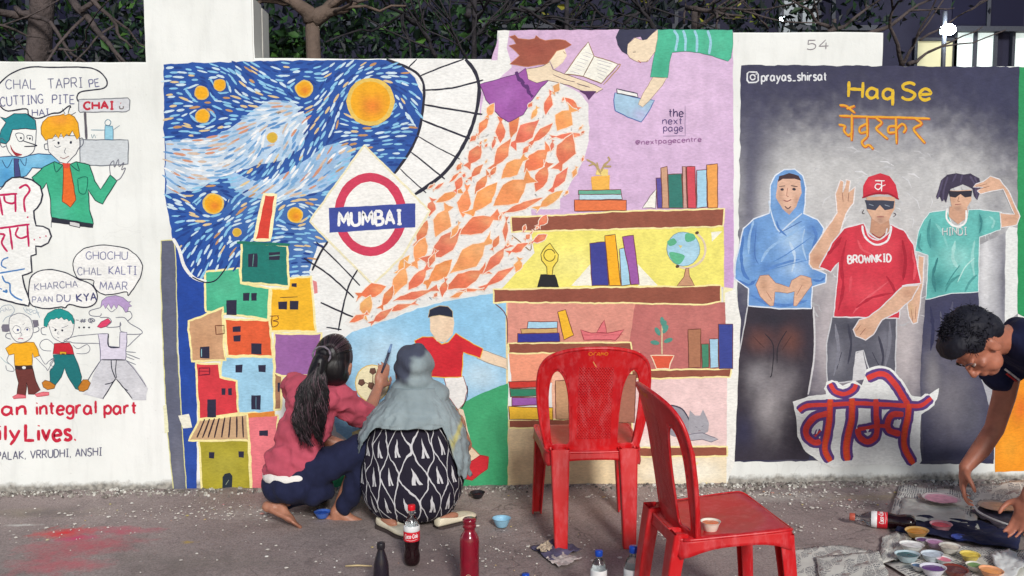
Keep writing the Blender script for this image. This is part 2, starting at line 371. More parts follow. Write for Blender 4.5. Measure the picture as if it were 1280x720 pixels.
def wall_profile():
    top = [(-7.0, zL), (xa, zL), (xa, zt(250, -4)), (xb, zt(250, -4)), (xb, zC), (xc, zC), (xc, zS), (xd, zS), (xd, zR), (7.5, zR)]
    pts = []
    for i in range(len(top)-1):
        (x0, z0), (x1, z1) = top[i], top[i+1]; L = math.hypot(x1-x0, z1-z0); k = max(1, int(L/.06))
        for j in range(k):
            x, z = x0+(x1-x0)*j/k, z0+(z1-z0)*j/k
            d = noise.noise(Vector((x*2.3, z*2.3, 1)))*.005+noise.noise(Vector((x*13, z*13, 1)))*.0022
            pts.append((x+(d if x0 == x1 else 0), z+(d if z0 == z1 else 0)))
    pts += [top[-1], (7.5, -.05), (-7.0, -.05)]
    bm = bmesh.new(); vs = [bm.verts.new((x, 0, z)) for x, z in pts]; f = bm.faces.new(vs); f.normal_update()
    if f.normal.y > 0: f.normal_flip()
    r = bmesh.ops.extrude_face_region(bm, geom=[f]); nv = [v for v in r['geom'] if isinstance(v, bmesh.types.BMVert)]
    bmesh.ops.translate(bm, verts=nv, vec=(0, .2, 0)); bmesh.ops.recalc_face_normals(bm, faces=bm.faces)
    es = [e for e in bm.edges if abs(e.verts[0].co.y-e.verts[1].co.y) < .01]
    bmesh.ops.bevel(bm, geom=es, offset=.007, segments=2, affect='EDGES')
    bmesh.ops.triangulate(bm, faces=[f for f in bm.faces if len(f.verts) > 4])
    bm_obj('wall_body', bm, WALLM, WALL)
wall_profile()
bm = bmesh.new(); box(bm, xa+.002, xb-.0005, .195, .37, 0, zt(250, -4)-.004, .01); bm_obj('wall_pillar', bm, simple('bare_grey_plaster', (206, 203, 194), .9, .05, 20, .4, 90, bdist=.003), WALL)
# ------------------------------------------------------------------ mural: left comic drawings
INK = (42, 44, 62); CREAM = (250, 236, 168); RED = (206, 38, 66)
def A(name, lv, zoom=None): return Art(name, lv, WALL, zoom)
Z1 = (0, 60, 4); Z2 = (0, 220, 4); Z3 = (0, 370, 5.537); Z4 = (0, 370, 2.88)
a = A('speech_bubble', 1, Z1)
a.S('-40,240 0,175 60,125 150,95 250,97 430,97 500,120 535,165 520,200 450,212 400,222 385,248 392,268', 7, INK)
a.S('-30,260 0,290 40,315 130,305 145,335 190,352 260,327 300,322 345,290 352,300', 7, INK)
a.T('CHAL', 28, 205, 178, 203, 48, 5, (120, 122, 150)); a.T('TAPRI', 240, 203, 412, 195, 48, 5, (110, 112, 140)); a.T('PE', 448, 197, 498, 190, 38, 5, (110, 112, 150))
a.T('CUTTING', 2, 290, 215, 277, 45, 5, (110, 112, 150)); a.T('PITE', 262, 277, 372, 277, 42, 5, (110, 112, 150)); a.T('HAI', 162, 340, 245, 335, 32, 5, (110, 112, 150)); a.build()
a = A('painted_tea_stall', 1, Z1)
a.P('395,258 640,250 650,262 646,310 630,318 398,322 392,312', (218, 220, 224), out=((120, 124, 130), 5)); a.S('425,322 428,380 432,455', 13, (96, 92, 100))
a.T('CHAI', 420, 306, 568, 304, 36, 11, (196, 44, 66)); a.S('598,290 600,302 615,302 617,290', 6, (120, 110, 110)); a.S('603,280 606,272', 4, (196, 90, 90))
a.P('400,458 640,460 642,580 520,588 400,585', (208, 214, 218), out=((110, 116, 126), 5))
a.P('525,390 563,392 565,458 524,458', (150, 205, 225), out=((80, 120, 150), 4)); a.S('540,356 526,366 528,384 548,386 554,368 542,356', 4, (100, 140, 160)); a.S('525,410 455,410', 4, (110, 150, 170)); a.S('565,410 598,388', 4, (140, 160, 170))
a.S('456,430 462,450 470,432 478,450', 3, (140, 165, 175)); a.build()
a = A('painted_teal_haired_man', 2, Z1)
a.P('-10,470 5,410 30,372 0,345 28,352 70,330 130,328 176,360 182,408 130,402 62,408 45,460 30,480', (36, 140, 150), sm=0, patch=.3, out=(INK, 4))
a.S('182,408 178,470 165,520 120,548 80,550 45,520 30,480', 4, (90, 95, 110)); a.S('110,462 175,484 180,490 120,492', 5, INK); a.P('52,484 75,520 112,532 80,540 60,515', (170, 50, 60), sm=1)
a.S('85,452 78,430 98,425 118,435 116,462 96,468 84,452', 3.5, (90, 95, 110)); a.S('138,455 134,438 160,440 162,464', 3.5, (90, 95, 110)); a.E(104, 450, 5, 5, INK); a.E(150, 452, 5, 5, INK); a.S('30,470 8,450 0,470 10,495 30,490', 4, (90, 95, 110))
a.P('-20,560 0,545 60,540 110,548 190,528 262,532 300,570 262,600 160,600 130,640 60,655 20,690 -20,700', (112, 184, 222), sm=0, patch=.4, soft=[(30, 640, 50, 60, (60, 140, 200), .7), (180, 560, 60, 25, (150, 205, 235), .6)], out=((50, 80, 120), 5))
a.P('68,552 96,556 92,575 104,650 72,655 70,580', (70, 76, 130), out=(INK, 3)); a.S('10,560 36,600 62,552', 4, (50, 80, 120)); a.S('100,556 125,590 132,550', 4, (50, 80, 120)); a.build()
a = A('painted_orange_haired_man', 3, Z1)
a.P('232,440 245,520 300,572 332,578 378,530 400,492 396,440', (238, 238, 234), out=((80, 82, 100), 4))
a.P('207,430 205,395 215,370 240,345 300,335 318,328 325,338 345,330 372,345 390,375 399,440 385,458 362,412 346,440 333,430 318,450 305,425 292,452 276,430 262,452 240,455 228,462', (244, 176, 30), patch=.25, soft=[(300, 360, 60, 30, (240, 150, 60), .7)], out=((150, 110, 30), 4))
a.S('325,330 312,302', 4, INK); a.S('340,328 352,285', 4, INK); a.S('355,335 378,322', 4, INK)
a.E(294, 475, 6, 7, INK); a.E(353, 472, 6, 7, INK); a.S('270,488 285,496 305,490', 3, (90, 95, 110)); a.S('330,500 322,520 330,528', 3, (90, 95, 110)); a.S('300,545 320,552 345,540', 3.5, (150, 90, 90)); a.S('262,466 276,460', 3, INK)
a.S('392,455 412,450 415,480 395,502', 4, (90, 95, 110)); a.S('238,478 222,482 226,505 244,508', 4, (90, 95, 110))
a.z = None
SH = (62, 178, 138)
a.P('54,209 68,202 83,208 95,202 112,206 119,226 126,237 138,219 146,226 128,255 119,250 110,237 112,262 117,280 64,272 63,250 58,228 51,238 40,222', SH, patch=.2, soft=[(75, 265, 10, 16, (90, 200, 165), .7), (100, 262, 10, 10, (60, 175, 130), .6)], out=((30, 80, 70), 1.3))
a.P('79,206 87,206 88,211 95,250 88,259 78,252 79,214', (236, 110, 44), out=((120, 50, 30), 1)); a.P('78,204 88,204 86,210 80,210', (226, 80, 60)); a.P('64,272 117,280 116,285 64,278', (44, 46, 60)); a.P('87,277 100,279 100,284 87,282', (215, 215, 215), out=(INK, 1)); a.S('97,223 109,222 107,241 99,240 97,224', 1.2, (20, 110, 90)); a.S('67,203 70,215 79,206', 1.2, (20, 90, 80)); a.S('88,206 99,214 96,203', 1.2, (20, 90, 80))
a.S('138,219 137,207 142,201 143,209 148,199 149,208 155,203 152,212 157,210 151,222 145,226', 1, (110, 110, 125)); a.S('64,278 64,284', 1, (90, 95, 110)); a.build()
a = A('painted_word_balloon', 5, Z2)
a.P('-20,40 0,70 30,30 60,10 100,5 160,20 200,50 213,95 205,130 185,160 168,175 172,210 180,250 215,252 245,265 257,300 240,335 205,352 178,348 180,392 155,402 160,480 110,498 125,560 150,625 140,650 60,630 0,615 -20,615', (242, 243, 240), sm=0, out=(INK, 8))
for q, w_ in (('-10,96 86,88', 11), ('76,90 78,180', 11), ('20,100 28,128 60,138 76,128', 10), ('-2,105 12,196', 11), ('95,62 128,45 148,72 120,118 126,180', 11), ('136,204 142,208', 12), ('-10,262 148,242', 11), ('-5,290 22,295 8,335 38,378', 11), ('48,258 62,368', 11), ('92,256 78,292 104,312 138,300', 10), ('136,246 144,354', 11), ('168,316 174,320', 9), ('196,306 202,310', 9), ('226,298 232,302', 9)): a.S(q, w_, (198, 34, 92), patch=.15)
for q, w_ in (('42,406 14,420 8,448 32,462', 7), ('-5,486 124,464', 8), ('10,498 24,528 48,540 52,580 75,605 112,622', 8), ('14,574 34,580 30,568', 10), ('-5,560 10,566', 8)): a.S(q, w_, (70, 128, 190), patch=.3)
a.build()
a = A('speech_bubble', 5, Z2)
a.P('365,450 375,405 420,365 480,348 540,346 620,360 680,395 712,450 700,510 665,565 640,596 632,578 560,592 500,585 468,548 466,520 400,515 375,490', (243, 243, 240), sm=1, out=(INK, 5))
a.T('GHOCHU', 430, 417, 637, 416, 38, 5, (130, 132, 165)); a.T('CHAL', 388, 494, 508, 494, 38, 5, (140, 142, 165)); a.T('KALTI', 545, 492, 682, 492, 40, 5, (120, 122, 165)); a.T('MAAR', 500, 568, 636, 570, 40, 5, (130, 132, 165)); a.build()
a = A('speech_bubble', 6, Z2)
a.P('145,560 155,505 200,475 260,468 340,488 400,520 460,545 486,600 470,640 420,658 350,642 325,660 305,655 230,662 165,650 145,620', (243, 243, 240), sm=1, out=(INK, 6))
a.T('KHARCHA', 175, 572, 388, 556, 34, 5, (140, 142, 165)); a.T('PAAN', 162, 632, 262, 630, 28, 5, (150, 152, 175)); a.T('DU', 285, 628, 350, 628, 34, 5, (110, 112, 150)); a.T('KYA', 385, 628, 482, 622, 38, 7, (70, 72, 120)); a.build()
LN = (110, 112, 130)
a = A('painted_bald_man', 3, Z3)
a.P('62,200 70,150 110,122 150,122 200,145 222,190 226,250 205,300 160,322 110,310 75,270', (238, 238, 234), sm=1, out=(LN, 5)); a.P('8,215 20,195 60,195 70,240 50,250 15,245', (120, 116, 130), patch=.4); a.P('222,165 265,168 270,205 232,215', (120, 116, 130), patch=.4)
a.S('70,262 45,262 40,285 75,300', 5, LN); a.S('228,215 262,215 268,240 232,255', 5, LN); a.E(122, 236, 8, 8, (60, 70, 130)); a.E(188, 232, 7, 7, (60, 70, 130)); a.S('85,235 105,205 140,220 142,250 110,262 88,240', 3.5, LN); a.S('168,235 180,218 205,225 205,242', 3.5, LN); a.S('125,300 140,292 160,298', 6, (200, 110, 130)); a.S('155,200 170,188', 4, LN); a.S('140,250 152,270 138,278', 3.5, LN)
a.P('40,365 90,325 140,328 190,320 235,322 265,370 272,415 235,425 222,395 222,480 100,484 98,400 60,408', (246, 178, 34), patch=.2, out=((150, 110, 40), 5)); a.P('100,484 225,484 228,505 104,508', (60, 40, 40)); a.E(167, 496, 14, 12, (230, 230, 228), out=(INK, 3)); a.P('104,508 228,505 250,590 280,650 235,680 196,678 185,600 178,690 115,682 128,600', (112, 56, 52), patch=.25, out=((60, 30, 30), 4)); a.P('85,700 120,680 180,688 180,705 95,712', (232, 120, 130), out=((190, 60, 80), 4)); a.P('240,680 300,662 340,668 340,685 255,695', (232, 120, 130), out=((190, 60, 80), 4))
a.S('60,408 48,450 85,490 95,520 50,515 40,480', 4, LN); a.S('245,425 290,470 320,500 330,515 350,480 375,435 340,450 310,470 270,400', 4, LN); a.build()
a = A('painted_small_teal_haired_boy', 3, Z3)
a.P('335,170 360,270 400,310 440,318 490,280 515,200 505,150 420,140', (238, 238, 234), sm=1, out=(LN, 4)); a.P('305,205 305,160 330,118 380,92 420,88 470,108 500,135 518,190 505,195 492,165 475,172 462,155 445,165 425,148 405,160 390,148 370,162 350,160 335,185 322,215', (30, 150, 146), patch=.25, out=((20, 90, 90), 4)); a.S('380,92 372,78', 4, INK); a.S('405,88 410,74', 4, INK); a.S('430,90 440,78', 4, INK)
a.E(382, 236, 7, 7, INK); a.E(432, 238, 7, 7, INK); a.S('360,215 395,235', 4, LN); a.S('425,222 470,205', 4, LN); a.S('395,285 410,290', 5, LN); a.S('405,245 398,262 412,262', 3, LN); a.S('312,215 285,225 290,262 322,268', 5, LN)
a.P('375,330 420,326 480,322 500,355 515,405 462,400 405,402 368,402 372,360', (204, 40, 56), patch=.2, out=((90, 30, 40), 4)); a.P('412,385 458,385 460,425 415,428', (230, 170, 40), out=((120, 60, 20), 4)); a.B(425, 397, 448, 414, (120, 70, 40))
a.P('368,408 512,405 540,470 565,560 555,650 522,640 470,560 447,500 425,560 385,615 345,605 345,520 378,470', (28, 116, 120), patch=.2, out=((20, 60, 70), 4)); a.P('290,600 310,585 345,592 385,618 375,640 330,648 300,630', (196, 124, 40), out=((90, 60, 20), 4)); a.P('540,630 575,580 610,578 628,600 610,645 580,662 548,655', (196, 124, 40), out=((90, 60, 20), 4))
a.S('372,335 330,300 290,310 275,345 300,375 355,380', 4, LN); a.S('350,440 378,430 345,470 365,490 345,510', 4, LN); a.S('505,340 540,365 600,335 622,365 600,395 530,398', 4, LN); a.build()
a = A('painted_shouting_man', 3, Z3)
a.P('695,80 705,30 740,5 800,-5 850,10 885,40 908,35 892,55 915,72 890,80 885,110 868,115 850,80 820,60 808,90 790,60 770,92 752,55 730,90 715,60', (186, 160, 206), patch=.3, out=(LN, 4)); a.S('695,80 622,102 628,135 690,140 700,120', 5, LN); a.P('672,215 700,180 745,155 765,178 740,210 695,222', (226, 70, 110), out=((120, 50, 80), 4)); a.S('690,150 750,150 770,180 740,215 830,210 830,180', 5, LN); a.S('740,80 770,110 800,90', 4, LN)
a.S('868,115 900,108 912,145 880,175', 5, LN); a.S('800,150 860,150 900,190 975,235 975,262 880,265 870,255', 5, LN); a.S('975,262 880,352', 5, LN); a.S('830,185 835,240 870,252', 5, LN)
a.P('678,262 745,262 752,350 828,355 832,250 880,252 868,445 695,440 690,340', (222, 216, 232), out=((90, 88, 120), 5)); a.S('750,262 752,350 828,356', 8, INK); a.S('678,262 540,275 480,290 440,310 490,318 520,325 690,328', 4.5, LN)
a.P('695,442 868,445 920,480 980,560 1022,640 1010,722 915,722 860,640 805,572 760,640 715,715 575,680 620,640 640,560', (206, 206, 212), patch=.3, soft=[(640, 640, 60, 60, (225, 225, 228), .7), (960, 650, 60, 60, (222, 222, 226), .7)]); a.S('700,442 640,530 600,600', 6, (90, 90, 110)); a.S('872,445 940,520 1010,625', 5, (90, 90, 110)); a.S('800,572 760,635 712,712', 7, INK); a.S('805,575 860,640 915,712', 6, INK); a.S('725,612 775,600 800,575', 7, INK); a.S('770,445 775,510 800,572', 7, INK); a.S('805,445 800,510 805,570', 6, INK); a.S('820,590 850,630 885,655', 6, INK); a.S('705,440 868,444', 8, INK)
for q in ('870,385 940,392', '872,400 968,435', '870,420 930,440', '875,448 940,475'): a.S(q, 5, LN)
a.T('#@', 552, 185, 655, 185, 34, 6, LN); a.S('525,165 545,167', 6, LN); 
for x in (548, 582, 615): a.E(x, 217, 7, 6, INK)
a.build()
a = A('painted_faint_bubbles', 2, Z3)
a.S('0,95 20,70 70,62 100,95 80,130 40,150 20,180', 4, (160, 175, 190)); a.S('170,75 200,62 240,75 262,120 275,150', 4, (160, 180, 195)); a.S('160,80 180,110 220,130', 4, (160, 180, 195)); a.T('HAL', 5, 118, 78, 92, 26, 3.5, (170, 180, 195)); a.T('WOCH', 175, 100, 262, 130, 22, 3.5, (165, 180, 195)); a.S('0,420 30,450 60,470', 3.5, (160, 190, 195)); a.build()
a = A('painted_red_lettering', 2, Z4)
a.T('an', 8, 430, 92, 428, 46, 10, RED); a.T('integral', 130, 428, 345, 424, 46, 9, RED); a.T('part', 376, 424, 490, 424, 44, 9, RED); a.T('ily', -6, 520, 70, 520, 54, 11, RED); a.T('Lives.', 92, 520, 272, 520, 58, 12, RED); a.build()
a = A('painted_signatures', 2, Z4)
a.T('PALAK, VRRUDHI, ANSHI', -12, 590, 366, 574, 28, 4, (104, 104, 128), lean=0.05); a.build()
# ------------------------------------------------------------------ mural: night sky (a plain sky of brush dashes with amber discs)
a = A('painted_night_sky', 1)
a.P('204,80 300,77 400,75 485,75 505,84 519,98 528,118 528,145 522,168 511,190 492,218 455,184 389,275 430,310 412,300 398,318 386,350 362,356 359,306 304,305 301,336 256,341 262,420 230,420 216,300 206,240 205,150', (38, 84, 164), jit=1.4, patch=.55, soft=[(440, 250, 60, 50, (84, 130, 190), .8), (400, 320, 40, 40, (96, 140, 196), .8), (330, 260, 60, 40, (80, 128, 190), .6), (230, 340, 30, 40, (28, 70, 160), .6)])
a.build()
a = A('painted_pale_cloud', 2)
PC = (176, 204, 230)
a.P('206,176 240,174 268,170 292,158 312,140 338,124 366,128 382,142 386,166 376,186 352,200 322,206 298,214 276,222 246,238 208,243', PC, sm=0, jit=2.0, patch=.5, soft=[(250, 205, 40, 22, (226, 234, 240), .8), (340, 160, 30, 26, (214, 228, 240), .8)])
a.P('284,212 312,224 344,222 372,206 398,188 420,180 440,186 432,214 402,238 374,246 340,250 306,244 288,232', (158, 192, 226), sm=1, jit=2, patch=.7, soft=[(350, 236, 40, 12, (205, 224, 240), .8)])
a.build()
discs = [(275, 106, 7), (252, 116, 8), (380, 111, 10), (253, 145, 8), (463, 127, 27), (267, 255, 12), (369, 269, 9), (296, 290, 5), (340, 172, 6)]
def flow(x, y):
    th = R(-14)+.55*math.sin(x*.021+y*.017)+.35*math.sin(y*.04-x*.008)
    vx, vy = math.cos(th), math.sin(th)
    for dx, dy, r in discs:
        d = math.hypot(x-dx, y-dy); wgt = math.exp(-((max(0, d-r))/(r*.9+6))**2)*1.6
        tx, ty = -(y-dy)/(d+.1), (x-dx)/(d+.1)
        if tx*vx+ty*vy < 0: tx, ty = -tx, -ty
        vx, vy = vx+tx*wgt, vy+ty*wgt
    m = math.hypot(vx, vy) or 1; return vx/m, vy/m
def inside(p, poly):
    x, y = p; c = False; n = len(poly)
    for i in range(n):
        (x1, y1), (x2, y2) = poly[i], poly[i-1]
        if (y1 > y) != (y2 > y) and x < (x2-x1)*(y-y1)/(y2-y1)+x1: c = not c
    return c
skyp = parse('206,82 300,79 400,77 485,77 503,86 517,100 526,118 526,145 520,168 508,190 490,214 455,180 384,277 404,304 384,346 364,352 362,304 304,302 300,334 256,339 260,350 240,344 222,304 208,240 207,150')
c1p = parse('206,176 268,170 312,140 338,124 366,128 386,150 376,186 322,206 276,222 208,243'); c2p = parse('288,216 344,222 398,188 436,184 402,238 340,250')
a = A('painted_brush_dashes', 3)
rows = 0; y = 80
while y < 352:
    x = 206+(rows % 2)*6; rows += 1
    while x < 530:
        px, py = x+random.uniform(-3, 3), y+random.uniform(-1.6, 1.6); x += random.uniform(10.5, 15)
        if not inside((px, py), skyp) or any(math.hypot(px-dx, py-dy) < r+2.5 for dx, dy, r in discs): continue
        inc = inside((px, py), c1p) or inside((px, py), c2p)
        if inc: col = random.choice([(120, 168, 214), (140, 182, 220), (236, 240, 242), (240, 242, 244), (96, 148, 204), (214, 190, 170)] if random.random() < .9 else [(214, 150, 120)])
        else:
            q = random.random(); col = (140, 198, 232) if q < .42 else (206, 228, 240) if q < .7 else (226, 200, 150) if q < .80 else (198, 150, 100) if q < .84 else (30, 66, 142)
        L = random.uniform(4.0, 7.6) * (1.2 if inc else 1); pts = [(px, py)]
        for sgn in (1, -1):
            cx, cy = px, py
            for _ in range(2):
                vx, vy = flow(cx, cy); cx += vx*sgn*L*.5; cy += vy*sgn*L*.5
                pts = pts+[(cx, cy)] if sgn == 1 else [(cx, cy)]+pts
        a.S(pts, random.uniform(1.9, 3.2), col, raw_=True, taper=1, same=True, patch=.15)
        a.k = (a.k+1) % 9
    y += 5.3
a.build(None, 'stuff')
for dx, dy, r in discs:
    a = A('painted_amber_disc', 5)
    a.E(dx, dy, r*1.12, r*1.12, (232, 196, 96) if r > 8 else (226, 186, 96), jit=1.2, patch=.5)
    a.E(dx, dy, r*.92, r*.94, (244, 176, 30) if r > 6 else (214, 176, 60), soft=[(dx+r*.1, dy+r*.2, r*.55, r*.5, (226, 112, 44), .75)] if r > 8 else None, grid=3, jit=.8, patch=.35); a.build()
# ------------------------------------------------------------------ mural: hillside of coloured houses
a = A('painted_blue_margin', 2)
a.P('219,300 228,322 240,344 258,352 262,420 246,440 246,612 232,613 224,450', (34, 72, 160), patch=.35, soft=[(238, 560, 12, 60, (52, 84, 168), .6)]); a.build()
a = A('painted_grey_margin', 2)
a.P('201,301 218,300 220,330 222,440 228,540 233,612 217,613 209,540 204,440 201,360', (98, 102, 122), patch=.4, soft=[(222, 590, 8, 40, (126, 126, 138), .7)], out=((222, 218, 150), 1.2)); a.build()
a = A('painted_white_rope', 4); a.S('216,298 224,312 230,332 242,347 258,352', 4, (240, 240, 236)); a.S('240,346 256,353 270,350 280,338 284,332', 1.6, (30, 34, 60)); a.build()
a = A('painted_white_patch', 4); a.P('223,520 236,517 240,534 229,536', (240, 238, 220)); a.P('208,505 211,540 206,542 204,508', (240, 238, 200)); a.build()
WIN = (44, 42, 66)
def house(poly, col, wins, lv, soft=None, extra=None, patch=.15, out=CREAM):
    h = A('painted_house', lv); h.P(poly, col, soft=soft or [], patch=patch, grid=6, jit=1.2, out=(out, 2.6))
    for q in wins:
        q = parse(q); (x0, y0), (x1, y1) = q; h.P([(x0, y0+.4), (x1, y0), (x1-.3, y1), (x0+.3, y1-.3)], WIN, jit=.6)
    if extra: extra(h)
    h.build()
a = A('painted_red_chimney', 4); a.P('330,243 345,244 337,300 318,300', (214, 66, 52), patch=.3, out=((252, 240, 190), 4)); a.build()
house('256,340 300,335 301,354 337,361 335,399 257,389', (72, 180, 140), ['283,375 296,394', '304,366 312,376', '314,366 321,376'], 3, soft=[(280, 360, 20, 16, (92, 192, 152), .6)])
def tealx(h): h.S('336,320 350,319', 1.5, (90, 150, 140)); h.S('296,303 362,306', 3.5, (30, 120, 100)); h.S('317,318 316,333', 1.2, (90, 150, 140))
house('302,303 359,307 361,358 301,353', (28, 122, 112), ['310,317 322,334', '336,315 350,325'], 4, extra=tealx)
house('339,361 360,361 361,348 389,345 394,414 336,414', (246, 188, 44), ['364,354 371,359', '348,377 359,387', '362,376 373,387'], 3, extra=lambda h: (h.S('350,372 372,371', 1.1, (110, 80, 40)), h.S('337,395 349,395', 1.1, (120, 70, 40)), h.S('340,395 340,408 347,406 347,402 341,401 348,399 347,395', 1.1, (120, 70, 40))))
house('281,399 337,400 341,445 284,445', (226, 96, 56), ['291,408 301,415', '292,419 301,427', '314,429 327,443'], 4)
house('235,402 278,384 281,450 240,452', (206, 160, 122), ['250,433 262,448'], 5, soft=[(255, 430, 14, 16, (196, 146, 108), .7)], extra=lambda h: (h.S('269,407 280,407 280,417 270,418 269,407', 1.3, (110, 60, 40), sm=0), h.S('252,436 252,446', 1.2, (150, 200, 210))))
house('343,417 402,417 396,470 343,470', (160, 106, 168), [], 2, soft=[(380, 440, 22, 18, (150, 96, 160), .7)])
house('277,446 342,446 343,516 298,517 296,476 276,471', (160, 208, 234), ['294,456 303,466', '323,456 332,465', '314,494 326,512'], 3, extra=lambda h: h.S('320,496 320,511', 1, (90, 130, 150)))
house('245,454 274,455 276,472 296,476 298,517 249,524', (216, 60, 70), ['277,485 282,494', '285,485 290,494', '259,499 270,522'], 5, extra=lambda h: (h.S('249,460 262,460 262,468 249,469 249,460', 1.5, (120, 26, 50), sm=0), h.S('249,464 262,464', 1, (120, 26, 50))))
house('343,466 353,470 351,512 343,513', (168, 122, 94), ['347,478 350,490'], 3)
a = A('painted_orange_ledge', 4); a.P('298,518 343,514 343,520 300,523', (226, 140, 60)); a.build()
house('309,520 347,519 347,612 315,612', (240, 128, 136), ['324,538 335,545'], 3, soft=[(330, 590, 16, 20, (232, 116, 128), .6)])
house('249,551 310,550 314,612 252,613', (172, 160, 48), ['261,565 268,573', '298,564 305,572'], 4, soft=[(280, 580, 24, 20, (184, 174, 70), .6)], extra=lambda h: (h.P('278,610 278,596 281,592 287,591 290,595 290,610', (38, 48, 60)), h.S('282,606 286,600', 1, (140, 150, 130))))
a = A('painted_striped_roof', 6); a.P('249,525 309,518 311,550 236,551', (204, 168, 130), patch=.3, out=(CREAM, 2.6))
for x0, x1 in ((256, 246), (262, 253), (268, 260), (274, 268), (281, 277), (288, 286), (296, 296), (303, 304)): a.S([(x0, 524-(x0-256)*.08), (x1, 547)], 2, (56, 40, 50))
a.build()
# ------------------------------------------------------------------ mural: railway tracks
TR = (36, 36, 54)
a = A('painted_railway_track', 3)
a.P('486,74 582,74 596,92 600,120 594,150 580,185 558,215 521,243 492,218 512,190 524,163 530,132 528,108 510,86', (243, 243, 240), jit=0)
a.S('483,74 511,85 525,96 530,110 529,132 524,163 512,190 493,217', 3.2, TR); a.S('582,74 594,90 599,110 596,137 586,168 569,199 550,221 519,243', 4.4, TR)
for q, w_ in (('510,85 521,74', 1.8), ('525,95 552,84 580,74', 1.9), ('528,113 565,110 604,100', 2.2), ('530,131 566,137 603,143', 2.4), ('525,149 555,161 589,174', 2.4), ('522,170 546,184 575,199', 1.5), ('514,190 534,206 556,224', 1.9), ('500,211 518,228 533,241', 1.5)): a.S(q, w_, TR)
a.build()
a = A('painted_railway_track', 2)
a.P('398,304 412,303 447,335 438,357 428,387 424,414 394,416 391,352 386,340', (240, 241, 238), jit=.6); a.P('391,350 396,352 397,366 393,367', (228, 140, 140))
a.build()
a = A('painted_railway_rails', 7)
a.S('410,302 400,317 390,338', 2.6, TR); a.S('447,337 436,357 428,387 423,413', 2.0, TR)
for q, w_ in (('395,302 424,330 450,357', 1.6), ('380,323 412,344 442,372', 1.9), ('401,378 420,387 443,397', 2.0), ('408,409 427,412', 1.6)): a.S(q, w_, TR)
a.build()
# ------------------------------------------------------------------ mural: station roundel
a = A('painted_station_sign', 6)
a.P('455,182 496,222 537,264 503,320 466,356 428,318 387,277 420,230', (244, 243, 238), jit=.8, out=((240, 232, 196), 2.6))
n = 36
a.S([(463+39.5*math.cos(t*2*math.pi/n), 268+46.5*math.sin(t*2*math.pi/n)) for t in range(n)], 11.2, (210, 62, 92), closed=True, sm=0, wj=.12)
a.P('411,260 519,254 519,284 412,291', (62, 78, 158), patch=.1, jit=.5); a.T('MUMBAI', 423.5, 282.5, 502, 279.5, 17, 3.7, (246, 246, 244)); a.build()
# ------------------------------------------------------------------ mural: lilac field, reading children, fish
a = A('painted_lilac_field', 1)
a.P('626,38 770,37 858,37 916,39 917,200 917,360 903,362 903,270 640,275 600,230 600,120', (216, 184, 218), jit=.8, patch=.12, grid=8, soft=[(860, 120, 60, 60, (222, 192, 222), .7), (700, 60, 60, 40, (214, 176, 206), .5)])
a.P('903,262 917,262 916,366 904,372', (206, 166, 212)); a.build()
a = A('painted_white_shoal_ground', 2)
a.P('606,112 664,104 686,98 706,106 724,116 735,130 737,160 733,190 722,216 700,250 700,262 664,262 664,300 668,318 650,338 634,362 600,368 560,374 522,384 488,398 445,416 430,404 446,384 466,358 504,320 536,266 556,226 580,190 600,148', (236, 235, 231), jit=1.2, patch=.3)
for _ in range(520):
    x, y = random.uniform(440, 736), random.uniform(100, 410)
    if inside((x, y), parse('610,116 690,102 732,128 732,190 700,258 664,262 650,336 600,364 522,382 450,410 466,360 536,268 580,192')): a.S([(x, y), (x+random.uniform(-5, 5), y+random.uniform(-5, 5))], random.uniform(.8, 1.8), random.choice([(196, 200, 208), (206, 208, 214), (222, 222, 222)]), raw_=True, same=True)
a.build()
a = A('painted_white_edge', 2); a.P('624,38 637,38 634,60 640,84 622,100 610,104 600,112 596,92 584,75 622,75', (240, 240, 236)); a.build()
FO, FY = (232, 128, 92), (242, 172, 100)
fish = [(610,45,58,24,75,0),(683,48,44,22,-40,0),(660,95,66,52,60,1),(505,105,78,30,75,0),(460,130,62,30,85,0),(405,120,54,24,60,0),(535,140,88,46,42,0),(588,142,76,26,45,0),(668,148,80,20,8,0),(660,198,92,54,65,0),(378,210,62,34,55,0),(462,205,86,36,65,0),(575,220,84,48,50,0),(500,245,80,42,45,1),(385,260,46,20,45,0),(588,275,74,42,60,0),(642,285,70,26,60,0),(402,295,64,28,60,0),(320,275,38,13,40,0),(268,305,32,11,30,0),(500,318,108,66,35,2),(405,345,98,48,50,1),(350,350,78,36,75,2),(300,335,64,26,30,2),(525,368,116,22,20,0),(612,348,80,28,30,1),(395,422,104,50,30,0),(245,370,44,30,80,0),(280,412,80,52,60,1),(477,438,58,18,88,0),(215,450,64,32,65,0),(210,508,74,42,65,1),(285,488,116,52,40,0),(372,518,124,60,45,1),(515,497,54,24,30,0),(157,548,54,24,60,1),(150,592,84,40,60,1),(208,588,74,36,45,0),(270,572,88,42,40,2),(350,592,116,46,30,0),(446,530,94,32,55,0),(452,588,92,26,40,0),(60,630,74,40,20,0),(108,650,64,26,60,0),(45,680,56,40,70,1),(198,640,104,24,15,0),(152,680,74,20,15,0),(90,708,64,22,30,0),(285,620,46,22,80,0),(365,627,60,12,5,0),(330,300,40,24,60,0),(436,260,30,18,60,0),(580,468,44,22,30,0),(20,712,50,18,30,0),(330,640,40,14,20,2),(245,305,20,9,30,0),(540,190,30,16,50,0),(620,180,30,14,70,0),(250,530,44,18,60,0),(320,440,44,18,60,1),(445,480,40,18,60,0),(440,170,30,14,70,0)]
zone = parse('614,126 640,150 664,126 690,106 726,124 733,190 706,246 668,290 652,334 632,356 560,368 488,392 440,405 450,384 500,330 536,276 560,232 584,190 602,150')
